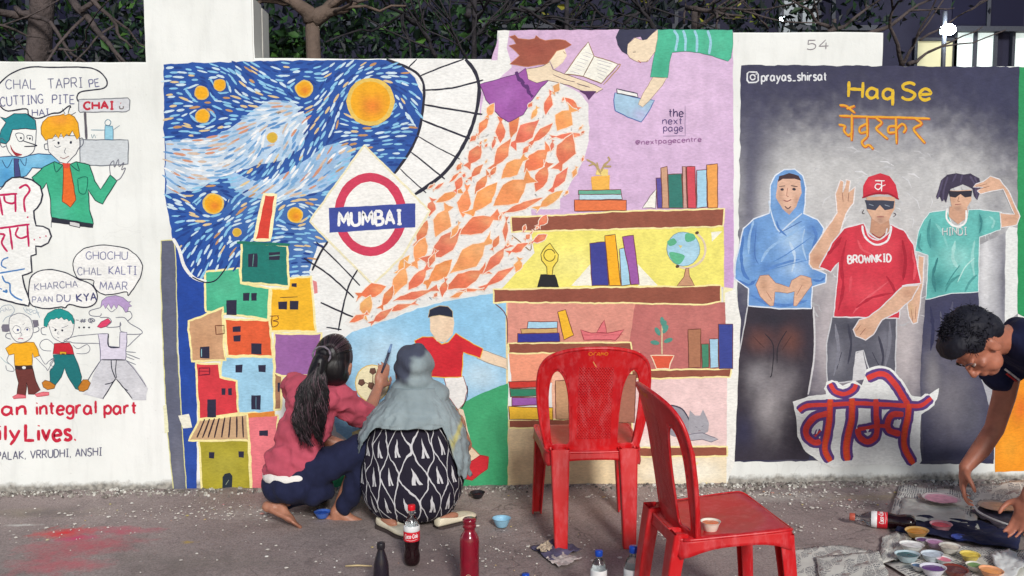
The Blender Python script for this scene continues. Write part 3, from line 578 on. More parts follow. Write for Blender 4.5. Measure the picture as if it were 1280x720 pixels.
allf = [(440+X/2.481, 110+Y/2.481, L/2.481*.70, W/2.481*.66, ang, k) for X, Y, L, W, ang, k in fish]
for _ in range(2600):
    x, y = random.uniform(440, 735), random.uniform(106, 405)
    if not inside((x, y), zone): continue
    d = min(math.hypot(x-f[0], y-f[1])-(f[2]*.62+f[3]*.30) for f in allf)
    if d > 2.6: l_ = min(d*1.05, 11); allf.append((x, y, l_, l_*random.uniform(.5, .75), random.choice((35, 50, 60, 70)), random.choice((0, 0, 1, 2))))
for fi, (x, y, l, wd, ang, k) in enumerate(allf):
    r = -R(ang+random.uniform(-7, 7)); ca, sa = math.cos(r), math.sin(r)
    col = (FO, FY, (240, 148, 92))[k]; col = tuple(max(0, min(255, v+random.uniform(-8, 8))) for v in col)
    b = [(-1, .05), (-.5, .62), (-.1, .92), (.34, .66), (.60, .20), (1.0, .62), (.92, 0), (1.0, -.66), (.60, -.22), (.30, -.62), (-.15, -.88), (-.6, -.5)]
    if random.random() < .45: b = [(-px, py) for px, py in b]
    pts = [(x+(u*l*random.uniform(.9, 1.12))*ca-(v*wd*random.uniform(.75, 1.15))*sa, y+u*l*sa+v*wd*random.uniform(.8, 1.15)*ca) for u, v in b]
    f = A('painted_fish', 4+fi*.06); dk = (222, 108, 78)
    f.P(pts, col, soft=[(x-l*.4*ca, y-l*.4*sa, l*.45, wd*.6, dk if k == 0 else (240, 150, 96), .65), (x+l*.4*ca, y+l*.3*sa, l*.3, wd*.4, (244, 184, 130), .5)], grid=4, jit=.9, patch=.4, out=((246, 226, 208), 1.1)); f.build()
ZR = (600, 30, 3.79)
SKN = (240, 220, 190)
a = A('painted_reading_girl', 5, ZR)
a.P('0,285 60,268 180,235 215,210 235,250 325,268 290,300 240,370 205,430 135,465 95,440 60,400 30,360', (160, 88, 168), patch=.3, soft=[(120, 330, 60, 60, (176, 110, 186), .7), (160, 420, 30, 30, (150, 80, 160), .6)], out=((90, 50, 100), 3))
a.S('172,225 185,262 200,268 205,290 225,300 230,322 250,345', 16, (92, 44, 112), wj=.8)
a.P('218,215 300,200 330,180 345,215 400,236 500,270 585,308 552,326 480,315 420,290 320,266 270,280 228,262', SKN, out=((96, 70, 80), 2.5), patch=.1); a.P('330,172 352,135 400,112 412,150 392,182 350,215', (244, 226, 196), patch=.1); a.S('395,130 405,142', 4, (160, 120, 90)); a.P('470,315 552,318 515,360 500,335', (90, 50, 100)); a.S('345,240 400,262 450,275', 3, (90, 60, 80)); a.S('460,282 520,300', 4, (90, 60, 80))
a.P('140,58 165,52 180,68 232,75 258,70 266,56 284,70 310,78 360,72 405,78 432,98 395,118 362,128 340,160 318,190 280,192 230,202 190,196 140,190 165,172 188,150 160,120 138,102 172,96 160,75', (160, 84, 66), patch=.2, soft=[(260, 120, 60, 30, (150, 72, 58), .7)], out=((200, 130, 90), 3)); a.build()
a = A('painted_open_book', 6, ZR)
a.P('400,235 455,160 512,85 540,152 655,190 575,282 490,246', (246, 244, 232), out=((150, 116, 80), 4)); a.S('540,152 490,246', 4, (120, 90, 70)); a.S('655,190 662,200 585,288', 4, (180, 140, 80))
for i in range(7): a.S([(425+i*12, 222-i*15), (470+i*11, 236-i*15)], 2, (170, 165, 180))
for i in range(6): a.S([(552+i*1, 168+i*16), (628-i*9, 192+i*14)], 2, (170, 165, 180))
a.build()
a = A('painted_boy_with_book', 5, ZR)
a.P('838,28 900,26 1195,28 1200,90 1190,160 1175,178 1100,150 1000,130 945,130 910,136 895,200 890,256 808,250 820,180 832,110', (74, 184, 148), patch=.2, soft=[(860, 200, 30, 50, (62, 168, 134), .7), (1120, 100, 60, 40, (88, 192, 156), .6)], out=((50, 120, 104), 2))
for q in ('918,30 936,60 930,100 926,128', '962,30 974,70 972,128', '1015,30 1028,70 1026,134', '1078,30 1092,80 1086,142'): a.S(q, 12, (156, 208, 228))
a.P('700,95 735,65 765,75 800,60 842,28 840,70 830,130 795,180 750,182 710,160 694,130', SKN, out=((150, 120, 110), 2), patch=.1); a.P('645,60 660,26 840,24 815,50 790,72 770,76 762,58 730,66 702,92 698,146 672,128 652,100', (46, 48, 76), patch=.15)
a.P('820,252 886,256 862,292 800,366 772,394 748,382 772,330', SKN, out=((160, 130, 110), 2)); a.S('724,134 738,132', 4, (90, 60, 60)); a.S('748,172 762,184', 5, (190, 80, 90)); a.S('788,180 795,172', 3, (150, 80, 80)); a.build()
a = A('painted_blue_book', 4, ZR)
a.P('640,325 745,350 828,362 798,415 765,465 700,440 640,410 632,360', (168, 202, 226), out=((70, 100, 170), 4), soft=[(760, 430, 40, 30, (180, 176, 214), .8)]); a.P('648,308 745,328 750,348 650,328', (240, 240, 236), out=((46, 40, 70), 5)); a.build()
a = A('painted_logo_lettering', 4, ZR)
T1 = (96, 74, 128)
a.T('the', 895, 440, 962, 440, 38, 5.5, (70, 50, 100)); a.T('next', 865, 475, 957, 474, 32, 4.5, T1); a.T('page', 870, 508, 960, 508, 32, 4.5, T1); a.S('972,388 972,530 868,531', 2.2, (130, 110, 150), sm=0); a.T('@nextpagecentre', 738, 572, 1048, 556, 22, 3.6, (150, 96, 150)); a.build()
# ------------------------------------------------------------------ mural: bookshelf
ZS = (600, 190, 3.6); ZB = (600, 370, 2.88); BR = (150, 84, 66); SO = (112, 60, 50)
a = A('painted_yellow_wall', 3)
a.P('664,289 905,283 905,359 626,362 648,338 668,316', (244, 234, 120), patch=.25, grid=7, soft=[(720, 330, 40, 20, (248, 240, 150), .6)])
a.P('714,357 738,330 740,357', (246, 244, 226)); a.P('797,330 822,357 798,357', (246, 244, 226)); a.P('889,290 903,289 890,302', (246, 244, 226)); a.P('904,359 916,361 916,380 904,378', (246, 240, 190)); a.build()
a = A('painted_shelf_back', 3)
a.P('633,377 794,379 789,434 634,432', (220, 148, 132), patch=.15, soft=[(700, 400, 60, 30, (226, 158, 140), .6)]); a.P('794,379 916,378 916,464 790,464 786,432', (192, 112, 108), patch=.15, soft=[(860, 400, 40, 20, (204, 126, 118), .6)])
a.P('636,441 700,439 702,478 640,480', (244, 160, 128)); a.P('690,439 800,440 800,545 690,540', (246, 190, 160)); a.P('786,470 912,470 911,558 785,558', (240, 208, 206), patch=.1, soft=[(820, 560, 60, 14, (248, 240, 226), .9)]); a.build()
a = A('painted_cream_plinth', 3.5)
a.P('636,534 790,534 790,568 911,570 910,606 788,611 636,609', (236, 212, 170), patch=.2, grid=7, soft=[(700, 590, 60, 20, (228, 200, 160), .6), (860, 590, 60, 22, (244, 240, 224), .95)]); a.P('906,366 919,362 926,400 918,580 908,606 909,470', (244, 243, 236), jit=.6); a.P('634,362 636,608 634,609 632,400', (240, 220, 160), jit=0); a.S('872,578 862,592 868,606 884,604', 2.5, (246, 232, 160)); a.build()
def shelf(poly, lv=5): a = A('painted_shelf', lv); a.P(poly, BR, patch=.2, jit=1.1, grid=6, soft=[(700, 370, 60, 20, (140, 72, 60), .5)], out=(CREAM, 2.0)); a.build()
shelf('639,271 700,269 780,264 906,261 904,283 760,287 640,290'); shelf('617,362 760,359 901,357 901,377 878,381 794,379 617,378'); shelf('635,429 789,428 790,440 636,442'); shelf('790,463 914,461 912,471 790,474'); shelf('636,525 715,524 790,528 790,536 636,535'); shelf('786,560 909,558 909,570 786,571')
def book(poly, col, lv=6, out=SO): a = A('painted_book', lv); a.P(poly, col, patch=.15, jit=.5, out=(out, 1.0)); a.build()
book('718,250 783,250 783,263 718,264', (232, 122, 72)); book('724,243 777,243 778,249 724,250', (190, 220, 232)); book('723,238 776,237 777,243 723,243', (104, 176, 150))
book('820,223 828,222 829,260 822,260', (92, 80, 160)); book('826,210 834,208 836,260 828,260', (206, 160, 130), 7); book('835,218 852,217 854,260 836,260', (50, 122, 112)); book('853,208 857,208 859,260 854,260', (206, 160, 150)); book('858,208 869,208 870,260 860,260', (214, 78, 92), 7); book('871,213 883,212 884,259 871,260', (170, 214, 236)); book('883,206 897,205 897,260 885,260', (240, 166, 86), 7)
a = A('painted_book_shadow', 5); a.P('803,260 812,246 820,236 820,260', (244, 242, 232), out=((120, 100, 110), .9)); a.S('860,215 868,216', 1.5, (250, 220, 220)); a.build()
book('737,304 757,302 761,357 740,357', (62, 66, 150)); book('756,295 769,293 776,357 762,357', (250, 182, 40), 7); book('774,311 783,309 788,356 777,357', (170, 214, 236)); book('778,296 792,294 799,355 789,356', (158, 92, 168), 7)
book('647,417 699,416 700,427 647,428', (50, 56, 150)); book('651,411 697,410 697,416 652,417', (210, 170, 110)); book('660,402 697,402 697,410 659,411', (170, 214, 236)); book('697,390 707,387 717,419 705,425', (246, 190, 50), 7)
book('636,477 677,476 677,484 637,485', (208, 60, 50)); book('637,486 676,486 676,495 638,496', (50, 130, 100)); book('640,497 678,497 678,506 640,507', (160, 96, 176)); book('636,508 691,510 691,525 637,524', (248, 196, 60)); book('694,476 711,475 711,524 695,524', (206, 160, 120)); book('766,468 795,468 793,528 766,528', (168, 110, 90))
book('860,412 876,411 876,459 861,460', (176, 120, 90)); book('877,430 886,430 886,459 878,460', (70, 140, 110)); book('887,424 898,423 898,459 888,460', (170, 210, 232)); book('898,405 916,405 916,461 899,461', (60, 72, 150), 7)
a = A('painted_potted_twigs', 6); a.P('739,221 762,219 762,237 740,238', (246, 186, 84), patch=.2); a.P('744,219 746,212 760,211 760,220', (240, 214, 130))
for q in ('751,218 746,208 740,203 733,199', '751,215 756,206 762,200 760,196', '748,210 746,203', '755,208 764,208', '742,205 736,207'): a.S(q, 2.6, (186, 160, 110), wj=.8, patch=.3)
a.build()
a = A('painted_trophy', 6); YL = (246, 222, 90); OL = (110, 96, 40)
a.P('687,304 698,318 697,326 691,334 690,344 684,344 683,334 677,326 676,318 682,308', YL, out=(OL, 1.1)); a.S([(687+7*math.cos(t*.5), 319+7.5*math.sin(t*.5)) for t in range(13)], 1.2, OL); a.P('676,343 694,343 699,359 671,359', (34, 36, 40)); a.build()
a = A('painted_globe', 6)
a.E(854, 311, 20.5, 21.5, (168, 212, 232), soft=[(862, 318, 9, 9, (190, 224, 240), .6)], grid=4, out=((120, 150, 160), .8)); a.P('857,292 866,292 869,299 858,302', (96, 184, 140), sm=1); a.P('834,302 842,298 846,303 838,308', (96, 184, 140), sm=1); a.P('836,316 846,316 856,320 850,330 842,328', (96, 184, 140), sm=1); a.P('848,306 853,307 851,311', (220, 206, 130))
a.S('871,292 880,302 881,318 872,330 858,335 848,333', 2.6, (226, 208, 184)); a.E(871, 291, 2.5, 2, (90, 70, 60)); a.E(847, 333, 2.5, 2, (90, 70, 60)); a.P('857,335 861,335 862,345 868,357 846,357 855,346', (204, 154, 120), out=(SO, .7)); a.build()
a = A('painted_toy_boat', 6, ZB); a.P('362,122 400,132 440,134 480,130 520,122 500,148 488,158 375,158', (228, 120, 126), out=((160, 60, 70), 3)); a.P('420,132 447,86 456,132', (228, 120, 126), out=((160, 60, 70), 2.5)); a.S('365,140 515,140', 2, (190, 80, 90)); a.build()
a = A('painted_pot_plant', 6, ZB); a.P('615,214 697,214 680,262 636,262', (224, 92, 64), out=((246, 220, 190), 4)); a.S('655,210 655,160 657,100', 5, (220, 200, 160))
for x, y, r in ((657, 92, 80), (640, 128, 60), (668, 120, -60), (630, 168, 10), (678, 160, -20), (664, 104, -80)): a.E(x, y, 17, 8, (86, 150, 136), rot=r, jit=.4)
a.build()
a = A('painted_grey_cat', 6, ZB); GC = (158, 156, 166)
a.P('655,405 690,396 725,408 748,440 755,470 750,505 715,510 680,490', GC, sm=1, patch=.25, soft=[(700, 430, 30, 30, (142, 140, 152), .6)]); a.S('650,402 690,394 728,408 750,440 756,462', 5, (70, 66, 84)); a.P('752,440 756,410 774,430 792,430 802,408 812,432 826,458 820,488 784,508 750,492', (168, 166, 174), patch=.25); a.P('742,500 800,492 858,516 832,526 800,516 752,520', (176, 174, 182), out=((110, 106, 120), 2.5)); a.S('775,470 782,474', 2, (90, 88, 100)); a.S('798,470 806,466', 2, (90, 88, 100)); a.S('786,484 794,484', 2, (120, 90, 100)); a.build()
a = A('painted_window_bracket', 5); a.S('640,294 652,304 663,313 664,300', 1.3, (150, 120, 80)); a.S('619,380 633,395 634,430', 1.3, (120, 80, 80)); a.build()
# ------------------------------------------------------------------ mural: footballer
a = A('painted_day_sky', 3)
a.P('430,424 440,415 488,399 522,386 560,376 600,369 626,366 633,378 635,490 600,520 450,560 420,540 410,470', (150, 204, 236), jit=1.2, patch=.35, grid=7, soft=[(480, 440, 40, 30, (196, 226, 242), .8), (600, 470, 30, 20, (206, 230, 242), .8), (560, 400, 40, 20, (140, 198, 234), .6)]); a.build()
a = A('painted_green_hill', 4)
a.P('420,560 470,540 540,520 575,505 605,490 635,479 635,606 560,609 410,610', (66, 170, 116), jit=1, patch=.25, grid=7, soft=[(610, 540, 30, 30, (78, 182, 126), .7), (480, 580, 50, 20, (58, 160, 104), .6)]); a.P('440,540 470,528 476,540 440,562', (244, 236, 170)); a.build()
a = A('painted_football', 5)
a.E(465, 479, 21, 23, (248, 238, 196), out=((226, 196, 110), 1.2), grid=4)
for x, y in ((452, 478), (481, 477), (466, 464), (464, 482)): a.P([(x+4.6*math.cos(t*1.256+.3), y+4.6*math.sin(t*1.256+.3)) for t in range(5)], (112, 78, 66), out=((70, 46, 40), .8))
a.S('456,478 466,481 478,477', 1, (120, 90, 70)); a.S('466,468 466,480 468,496', 1, (120, 90, 70)); a.build()
a = A('painted_footballer', 6); FS = (240, 214, 184)
a.P('600,436 634,449 634,462 596,448', FS, out=((160, 150, 140), .8)); a.P('555,470 579,470 584,488 580,504 573,512 560,496', (242, 240, 236), out=((150, 80, 80), .9)); a.S('584,482 584,496 576,512', 1, (60, 40, 50)); a.P('573,510 579,512 590,560 580,556', (240, 216, 190)); a.P('576,548 586,556 601,570 594,582 574,568', FS, out=((190, 90, 80), 1)); a.P('600,569 611,571 609,586 590,600 579,598 583,581', (216, 44, 56), patch=.2, out=((170, 30, 40), 1))
a.P('518,426 528,421 541,421 552,430 560,428 570,416 582,424 592,430 604,436 600,448 590,444 579,440 577,471 555,472 529,469 524,446', (218, 42, 54), patch=.25, soft=[(565, 450, 12, 16, (204, 30, 46), .6)], out=((240, 190, 60), 1)); a.P('537,394 566,394 568,404 566,418 556,428 546,426 538,414', FS, sm=0, soft=[(560, 410, 6, 12, (226, 196, 166), .6)], grid=3); a.P('535,397 537,387 549,382 560,383 566,389 566,397 550,394', (34, 40, 62), out=((200, 180, 140), .8)); a.build()
# ------------------------------------------------------------------ mural: dark panel with three men
a = A('painted_dark_panel', 1)
GW = (190, 190, 190); GB = (204, 204, 208)
a.P('926,81 1040,82 1277,84 1275,200 1272,392 1268,460 1243,470 1243,579 1150,580 1040,576 915,578 916,470 922,360 925,200', (54, 54, 82), jit=1.6, patch=.18, grid=4.5, soft=[
 (1100, 175, 90, 34, (140, 140, 152), .6), (1060, 220, 140, 50, (190, 190, 190), .95), (985, 240, 60, 60, (206, 206, 206), .9), (1195, 240, 60, 60, (206, 206, 206), .9), (1100, 300, 132, 86, (212, 211, 210), .95), (1040, 420, 30, 90, (200, 190, 192), .9), (1130, 430, 26, 90, (204, 194, 194), .9),
 (938, 250, 10, 90, (78, 78, 104), .8), (960, 300, 20, 50, (196, 196, 204), .6), (1262, 130, 20, 60, (54, 56, 84), .8), (1230, 110, 40, 30, (58, 60, 90), .7), (945, 180, 22, 60, (74, 74, 100), .7), (1265, 330, 14, 90, (214, 214, 214), .9), (945, 470, 24, 50, (80, 68, 72), .6),
 (985, 500, 18, 60, (174, 168, 170), .7), (935, 540, 20, 40, (46, 48, 78), .8), (1180, 540, 20, 50, (130, 126, 130), .6), (1220, 480, 16, 40, (120, 118, 124), .6), (1200, 566, 40, 12, (44, 46, 70), .8)])
a.build()
a = A('painted_smoke_strokes', 1.4)
for _ in range(420):
    x, y = random.uniform(932, 1268), random.uniform(88, 572); t_ = max(0, 1-abs(y-300)/190)*max(0, 1-abs(x-1100)/210)
    edge = t_ < .12; v_ = (58+random.uniform(-12, 14)) if edge else 120+95*min(1, t_*2.2)+random.uniform(-20, 12); v_ = min(222, v_); L_ = random.uniform(6, 20)
    if t_ < .3: continue
    a_ = math.atan2(y-300, x-1100)+1.57+random.uniform(-.5, .5)
    a.S([(x, y), (x+math.cos(a_)*L_*.5, y+math.sin(a_)*L_*.5), (x+math.cos(a_+.3)*L_, y+math.sin(a_+.3)*L_)], random.uniform(1, 2.6), (v_, v_, v_+(24 if edge else 3)), raw_=True, taper=1, patch=0); a.k %= 7
a.build(None, 'stuff')
a = A('painted_white_column', 2); a.P('1224,306 1258,290 1257,400 1246,470 1238,560 1216,480', (176, 176, 182), grid=4, soft=[(1232, 340, 8, 60, (226, 226, 228), .9), (1254, 360, 5, 70, (96, 96, 112), .8)], patch=.2); a.P('1257,290 1262,282 1274,286 1272,392 1256,404', (232, 234, 232), jit=.6); a.build()
a = A('painted_green_stripe', 3); a.P('1274,84 1290,84 1290,400 1272,392 1272,200', (40, 150, 92), patch=.2); a.build()
a = A('painted_orange_block', 3); a.P('1250,440 1300,440 1300,588 1244,590 1244,500', (244, 152, 34), patch=.2, grid=5, soft=[(1276, 510, 10, 16, (226, 100, 40), .7), (1262, 560, 12, 16, (246, 168, 50), .7)]); a.build()
a = A('painted_handle_lettering', 4); WW = (226, 228, 232)
a.S('936,90 946,90 948,93 948,101 945,103 936,103 934,100 934,92 936,90', 1.9, WW, sm=0); a.S([(941+3.1*math.cos(t*.6), 96.5+3.3*math.sin(t*.6)) for t in range(12)], 1.6, WW); a.E(945.2, 92.6, .9, .9, WW, jit=0); a.T('prayas_shirsat', 952, 101.5, 1033, 100.5, 10.5, 1.9, WW); a.build()
a = A('painted_yellow_lettering', 4); YG = (226, 186, 44)
a.T('Haq', 1060.5, 121, 1116, 124, 19.5, 3.8, YG); a.T('Se', 1127, 125, 1163, 125, 21, 3.8, YG); a.build()
a = A('painted_orange_lettering', 4, (910, 70, 3.46)); 
for col, w_, dx in (((196, 96, 44), 12, 3), ((234, 168, 46), 8.5, 0)):
    for q in ('480,258 600,262 740,265 872,270', '482,212 512,216 548,246', '512,228 548,214', '478,296 505,302 500,322 520,342 533,330', '535,250 533,366', '600,265 602,350', '600,292 570,308 572,332 600,326', '600,350 578,372 592,392 608,384 628,402', '640,268 664,288 640,312 660,334 690,358', '725,265 728,380', '725,302 696,306 694,330 726,328', '726,318 752,292 768,312 756,332', '808,268 836,292 802,314 826,348 852,376'): a.S([(x+dx, y+dx) for x, y in parse(q)], w_, col, patch=.2)
a.build()
a = A('painted_number', 3); a.T('54', 1009, 62, 1036, 61, 11.5, 1.2, (140, 134, 140)); a.build()
# three painted men
HAL = (232, 234, 238); MS = (222, 178, 150); MD = (176, 122, 98)
ZM = (910, 190, 3.13); Z5 = (910, 380, 3.274); Z6 = (1090, 200, 3.274)
a = A('painted_man_in_hood', 3, Z5)
a.P('80,5 348,12 352,200 325,370 335,470 350,560 330,636 18,642 18,300 55,150', (54, 48, 60), patch=.15, grid=4, soft=[(130, 150, 55, 50, (112, 70, 62), .8), (255, 150, 45, 60, (116, 72, 62), .8), (180, 60, 90, 26, (44, 42, 54), .8), (170, 420, 60, 110, (168, 162, 164), .9), (120, 300, 50, 60, (150, 146, 150), .8), (230, 330, 60, 80, (140, 134, 138), .7), (60, 520, 50, 70, (50, 50, 78), .8)])
a.S('350,12 354,200 328,370', 7, (214, 212, 214), patch=.3); a.S('80,10 56,150 30,260', 5, (200, 200, 204), patch=.5); a.S('150,120 185,170 180,280 172,300', 4, (40, 36, 46)); a.S('240,110 205,170 200,240', 4, (40, 36, 46)); a.S('100,130 150,180', 3, (70, 44, 44)); a.S('260,130 220,190', 3, (70, 44, 44))
a.z = ZM
a.P('165,205 165,130 185,92 220,68 262,66 292,92 305,140 302,200 296,240 350,265 376,300 366,335 335,400 322,450 385,478 382,512 330,528 326,612 200,612 78,602 80,535 25,495 30,430 60,300 100,262 160,240', (112, 158, 214), patch=.3, grid=3.2, jit=.6, out=((224, 232, 242), 5), soft=[
 (250, 340, 50, 60, (178, 208, 238), .85), (90, 310, 26, 40, (70, 116, 186), .8), (330, 300, 30, 30, (80, 124, 190), .7), (60, 420, 20, 40, (150, 190, 230), .7), (100, 400, 10, 60, (66, 110, 178), .6), (260, 460, 50, 30, (176, 206, 238), .8), (230, 560, 60, 20, (160, 196, 232), .7), (110, 560, 30, 30, (96, 140, 204), .8), (180, 150, 9, 60, (150, 186, 226), .7), (298, 150, 8, 50, (90, 136, 200), .7), (150, 450, 30, 20, (70, 116, 186), .6), (350, 480, 26, 12, (80, 124, 190), .6)])
a.P('188,180 194,112 240,86 282,108 288,160 268,215 240,246 212,222', (224, 182, 158), grid=3, soft=[(205, 170, 12, 30, (196, 150, 128), .6), (240, 190, 18, 20, (232, 192, 168), .7), (268, 190, 10, 24, (190, 142, 120), .6), (240, 236, 22, 10, (150, 120, 120), .7)])
a.P('194,118 200,96 240,82 276,92 286,112 262,104 240,106 214,106', (70, 50, 56)); a.S('200,136 224,132', 3.6, (64, 44, 48)); a.S('246,132 272,136', 3.6, (64, 44, 48)); a.E(213, 147, 7, 5, (54, 46, 60)); a.E(258, 147, 7, 5, (54, 46, 60)); a.S('234,140 230,170 238,174', 3, (176, 120, 104)); a.S('218,188 232,193 248,186', 4, (150, 84, 84)); a.S('222,212 234,222 246,212', 4, (96, 70, 76))
a.S('160,190 172,250 200,310 240,282 290,240', 5, (206, 222, 240)); a.S('200,318 290,270', 3, (66, 104, 170)); 
for q, w_, c_ in (('60,330 52,400 60,470 84,500', 14, (78, 124, 192)), ('100,270 84,330 80,400', 9, (150, 188, 228)), ('130,430 160,380 230,330 300,290', 10, (150, 188, 230)), ('140,470 200,440 280,420', 9, (92, 138, 204)), ('330,290 345,330 330,380', 12, (84, 128, 194)), ('300,300 290,360 310,430', 8, (168, 200, 234)), ('90,560 150,590 230,600 310,580', 12, (88, 134, 200)), ('190,270 200,300 230,330', 8, (80, 126, 192)), ('40,500 80,520 110,500', 9, (76, 120, 188)), ('330,500 360,505 380,490', 9, (78, 122, 190)), ('240,350 262,410 250,470', 10, (190, 214, 238))): a.S(q, w_, c_, taper=1, patch=.55, wj=.8)
a.S('175,430 230,400 330,330', 4, (86, 134, 200), taper=1); a.S('165,460 240,440 320,420', 3, (90, 138, 204), taper=1); a.S('110,290 105,400 120,440', 3, (70, 112, 180), taper=1)
a.P('108,520 125,485 160,480 186,512 240,528 250,502 286,480 325,494 330,520 310,545 268,602 256,602 260,545 232,552 184,546 178,602 165,604 125,565', MS, grid=3, soft=[(140, 520, 20, 26, (198, 150, 120), .6), (300, 510, 20, 20, (206, 158, 128), .6)], out=((150, 110, 100), 2)); a.S('150,545 172,580', 2.5, (170, 116, 96)); a.S('290,520 268,560', 2.5, (170, 116, 96)); a.build()
a = A('painted_man_in_red_shirt', 4)
a.P('1040,396 1121,396 1119,468 1090,476 1079,438 1070,440 1066,476 1034,480 1033,430', (92, 92, 104), patch=.25, grid=3, out=((206, 206, 210), 1.6), soft=[(1045, 450, 10, 20, (150, 150, 160), .7), (1105, 430, 10, 24, (126, 126, 138), .7), (1075, 408, 26, 6, (62, 62, 78), .8)])
a.P('1070,442 1078,438 1086,474 1066,476', (214, 212, 214)); a.S('1090,440 1100,460', 1, (60, 60, 76)); a.S('1052,440 1046,462', 1, (60, 60, 76))
a.P('1011,330 1012,318 1030,290 1046,266 1044,242 1050,225 1055,227 1054,240 1058,224 1063,226 1061,240 1069,233 1067,254 1057,268 1050,292 1036,312 1030,338 1016,336', MS, grid=3, out=((232, 226, 226), 1.6), soft=[(1022, 325, 8, 8, (184, 130, 104), .7), (1042, 285, 6, 16, (206, 160, 132), .6)])
a.S('1053,241 1054,252', .9, (150, 100, 86)); a.S('1061,241 1060,252', .9, (150, 100, 86)); a.P('1090,268 1110,268 1113,290 1100,302 1087,290', (196, 148, 122))
a.P('1055,285 1080,279 1086,292 1100,300 1112,290 1113,280 1130,288 1142,306 1151,354 1128,357 1124,398 1042,396 1046,352 1048,328 1038,340 1024,334 1040,304', (212, 56, 74), patch=.2, grid=3.2, out=((226, 222, 226), 1.6), soft=[(1085, 365, 24, 16, (224, 76, 90), .8), (1140, 330, 8, 22, (182, 34, 56), .8), (1128, 320, 4, 40, (170, 28, 50), .6), (1050, 315, 6, 22, (188, 40, 60), .7), (1100, 310, 20, 10, (226, 80, 92), .7), (1060, 388, 16, 6, (190, 40, 60), .6)])

for q, w_, c_ in (('1058,300 1052,330 1054,360 1048,388', 4, (180, 34, 56)), ('1066,392 1080,376 1110,352', 3, (228, 92, 104)), ('1070,385 1090,372 1118,366', 3, (184, 36, 58)), ('1128,300 1132,325 1129,350', 4, (168, 28, 50)), ('1140,312 1144,335 1142,350', 3, (226, 80, 94)), ('1072,300 1078,312 1090,318', 3, (226, 86, 98)), ('1034,318 1044,308 1052,296', 4, (178, 34, 56)), ('1108,345 1118,362 1122,386', 3, (182, 36, 58)), ('1064,345 1062,365', 3, (226, 80, 94))): a.S(q, w_, c_, taper=1, patch=.5, wj=.8)
for q, w_, c_ in (('1044,405 1048,440 1042,470', 4, (132, 132, 144)), ('1060,405 1064,430 1060,455', 3, (62, 62, 78)), ('1112,402 1112,430 1106,460', 4, (126, 126, 138)), ('1098,420 1104,445 1100,466', 3, (64, 64, 80))): a.S(q, w_, c_, taper=1, patch=.5, wj=.8)
a.S('1090,292 1100,297 1108,290', 1.2, (150, 20, 44)); a.S([(1078, 282), (1080, 294), (1088, 303), (1098, 306), (1108, 302), (1113, 292), (1114, 282)], 2.4, (236, 234, 236)); a.S([(1082, 284), (1086, 295), (1097, 300), (1106, 295), (1109, 285)], 1.6, (226, 222, 226)); a.T('BROWNKID', 1060, 329, 1114, 327, 9.5, 2.1, (238, 234, 234))
a.P('1083,246 1119,246 1118,262 1111,275 1101,281 1090,273 1084,262', MS, grid=3, soft=[(1100, 275, 8, 5, (150, 110, 100), .6), (1113, 264, 4, 8, (190, 140, 116), .6)]); a.P('1079,247 1079,232 1086,221 1100,216 1112,220 1120,231 1123,247 1112,243 1094,243', (206, 46, 66), grid=3, soft=[(1092, 230, 6, 6, (222, 80, 94), .6)], patch=.15); a.S('1078,247 1094,242 1110,242 1124,249', 2.2, (166, 26, 48)); a.P('1081,250 1118,251 1117,260 1106,263 1100,256 1094,263 1084,261', (62, 66, 84)); a.S('1086,255 1092,257', 1.2, (150, 160, 176)); a.S('1106,256 1112,258', 1.2, (150, 160, 176)); a.S('1096,271 1105,271', 1.3, (160, 90, 86)); a.S('1080,262 1078,266 1081,267', .9, (80, 70, 80)); a.S('1117,266 1120,268 1117,271', .9, (80, 70, 80))
a.S('1094,226 1106,226', 1.5, (240, 240, 240)); a.S('1102,226 1102,239', 1.5, (240, 240, 240)); a.S('1102,231 1096,230 1094,234 1098,237 1102,233', 1.4, (240, 240, 240)); a.S('1102,233 1107,231', 1.3, (240, 240, 240))
a.P('1128,358 1149,356 1140,374 1122,390 1102,400 1092,418 1082,425 1070,420 1067,412 1074,400 1086,396 1104,382', MS, grid=3, out=((226, 220, 222), 1.4), soft=[(1135, 366, 8, 6, (190, 138, 112), .6), (1080, 412, 8, 6, (206, 158, 128), .6)]); a.S('1070,414 1076,406', .9, (160, 108, 90)); a.S('1075,419 1082,410', .9, (160, 108, 90)); a.build()
a = A('painted_man_in_teal_shirt', 3, Z6)
a.z = None
a.P('1157,375 1190,367 1223,364 1226,470 1240,520 1243,574 1155,576 1150,480 1153,420', (66, 66, 92), patch=.15, grid=4, soft=[(1190, 500, 30, 50, (128, 124, 130), .8), (1215, 520, 20, 30, (92, 92, 104), .6), (1165, 470, 10, 30, (150, 146, 148), .7), (1190, 395, 30, 20, (56, 58, 92), .8), (1200, 568, 40, 10, (40, 42, 66), .9)])
a.z = Z6
a.P('190,392 215,396 206,520 196,600 186,665 168,672 150,640 145,590 172,545 186,480', MS, grid=3, out=((226, 222, 224), 5), soft=[(160, 610, 14, 30, (206, 170, 130), .7)]); a.S('160,610 168,665', 2.5, (160, 110, 90)); a.S('180,600 178,650', 2.5, (160, 110, 90))
a.P('235,215 310,203 325,260 350,275 385,255 395,203 440,203 530,213 526,285 470,305 440,315 436,540 325,546 220,572 226,470 230,390 175,372 190,290 212,245', (104, 190, 184), patch=.25, grid=3.2, out=((220, 230, 232), 3.5), soft=[(250, 320, 20, 60, (60, 130, 134), .7), (350, 400, 60, 50, (150, 212, 206), .85), (270, 500, 40, 50, (46, 122, 124), .85), (400, 480, 20, 60, (120, 196, 190), .6), (480, 250, 30, 20, (126, 204, 198), .7), (445, 260, 10, 50, (52, 128, 130), .7), (200, 340, 14, 20, (80, 160, 158), .6)])

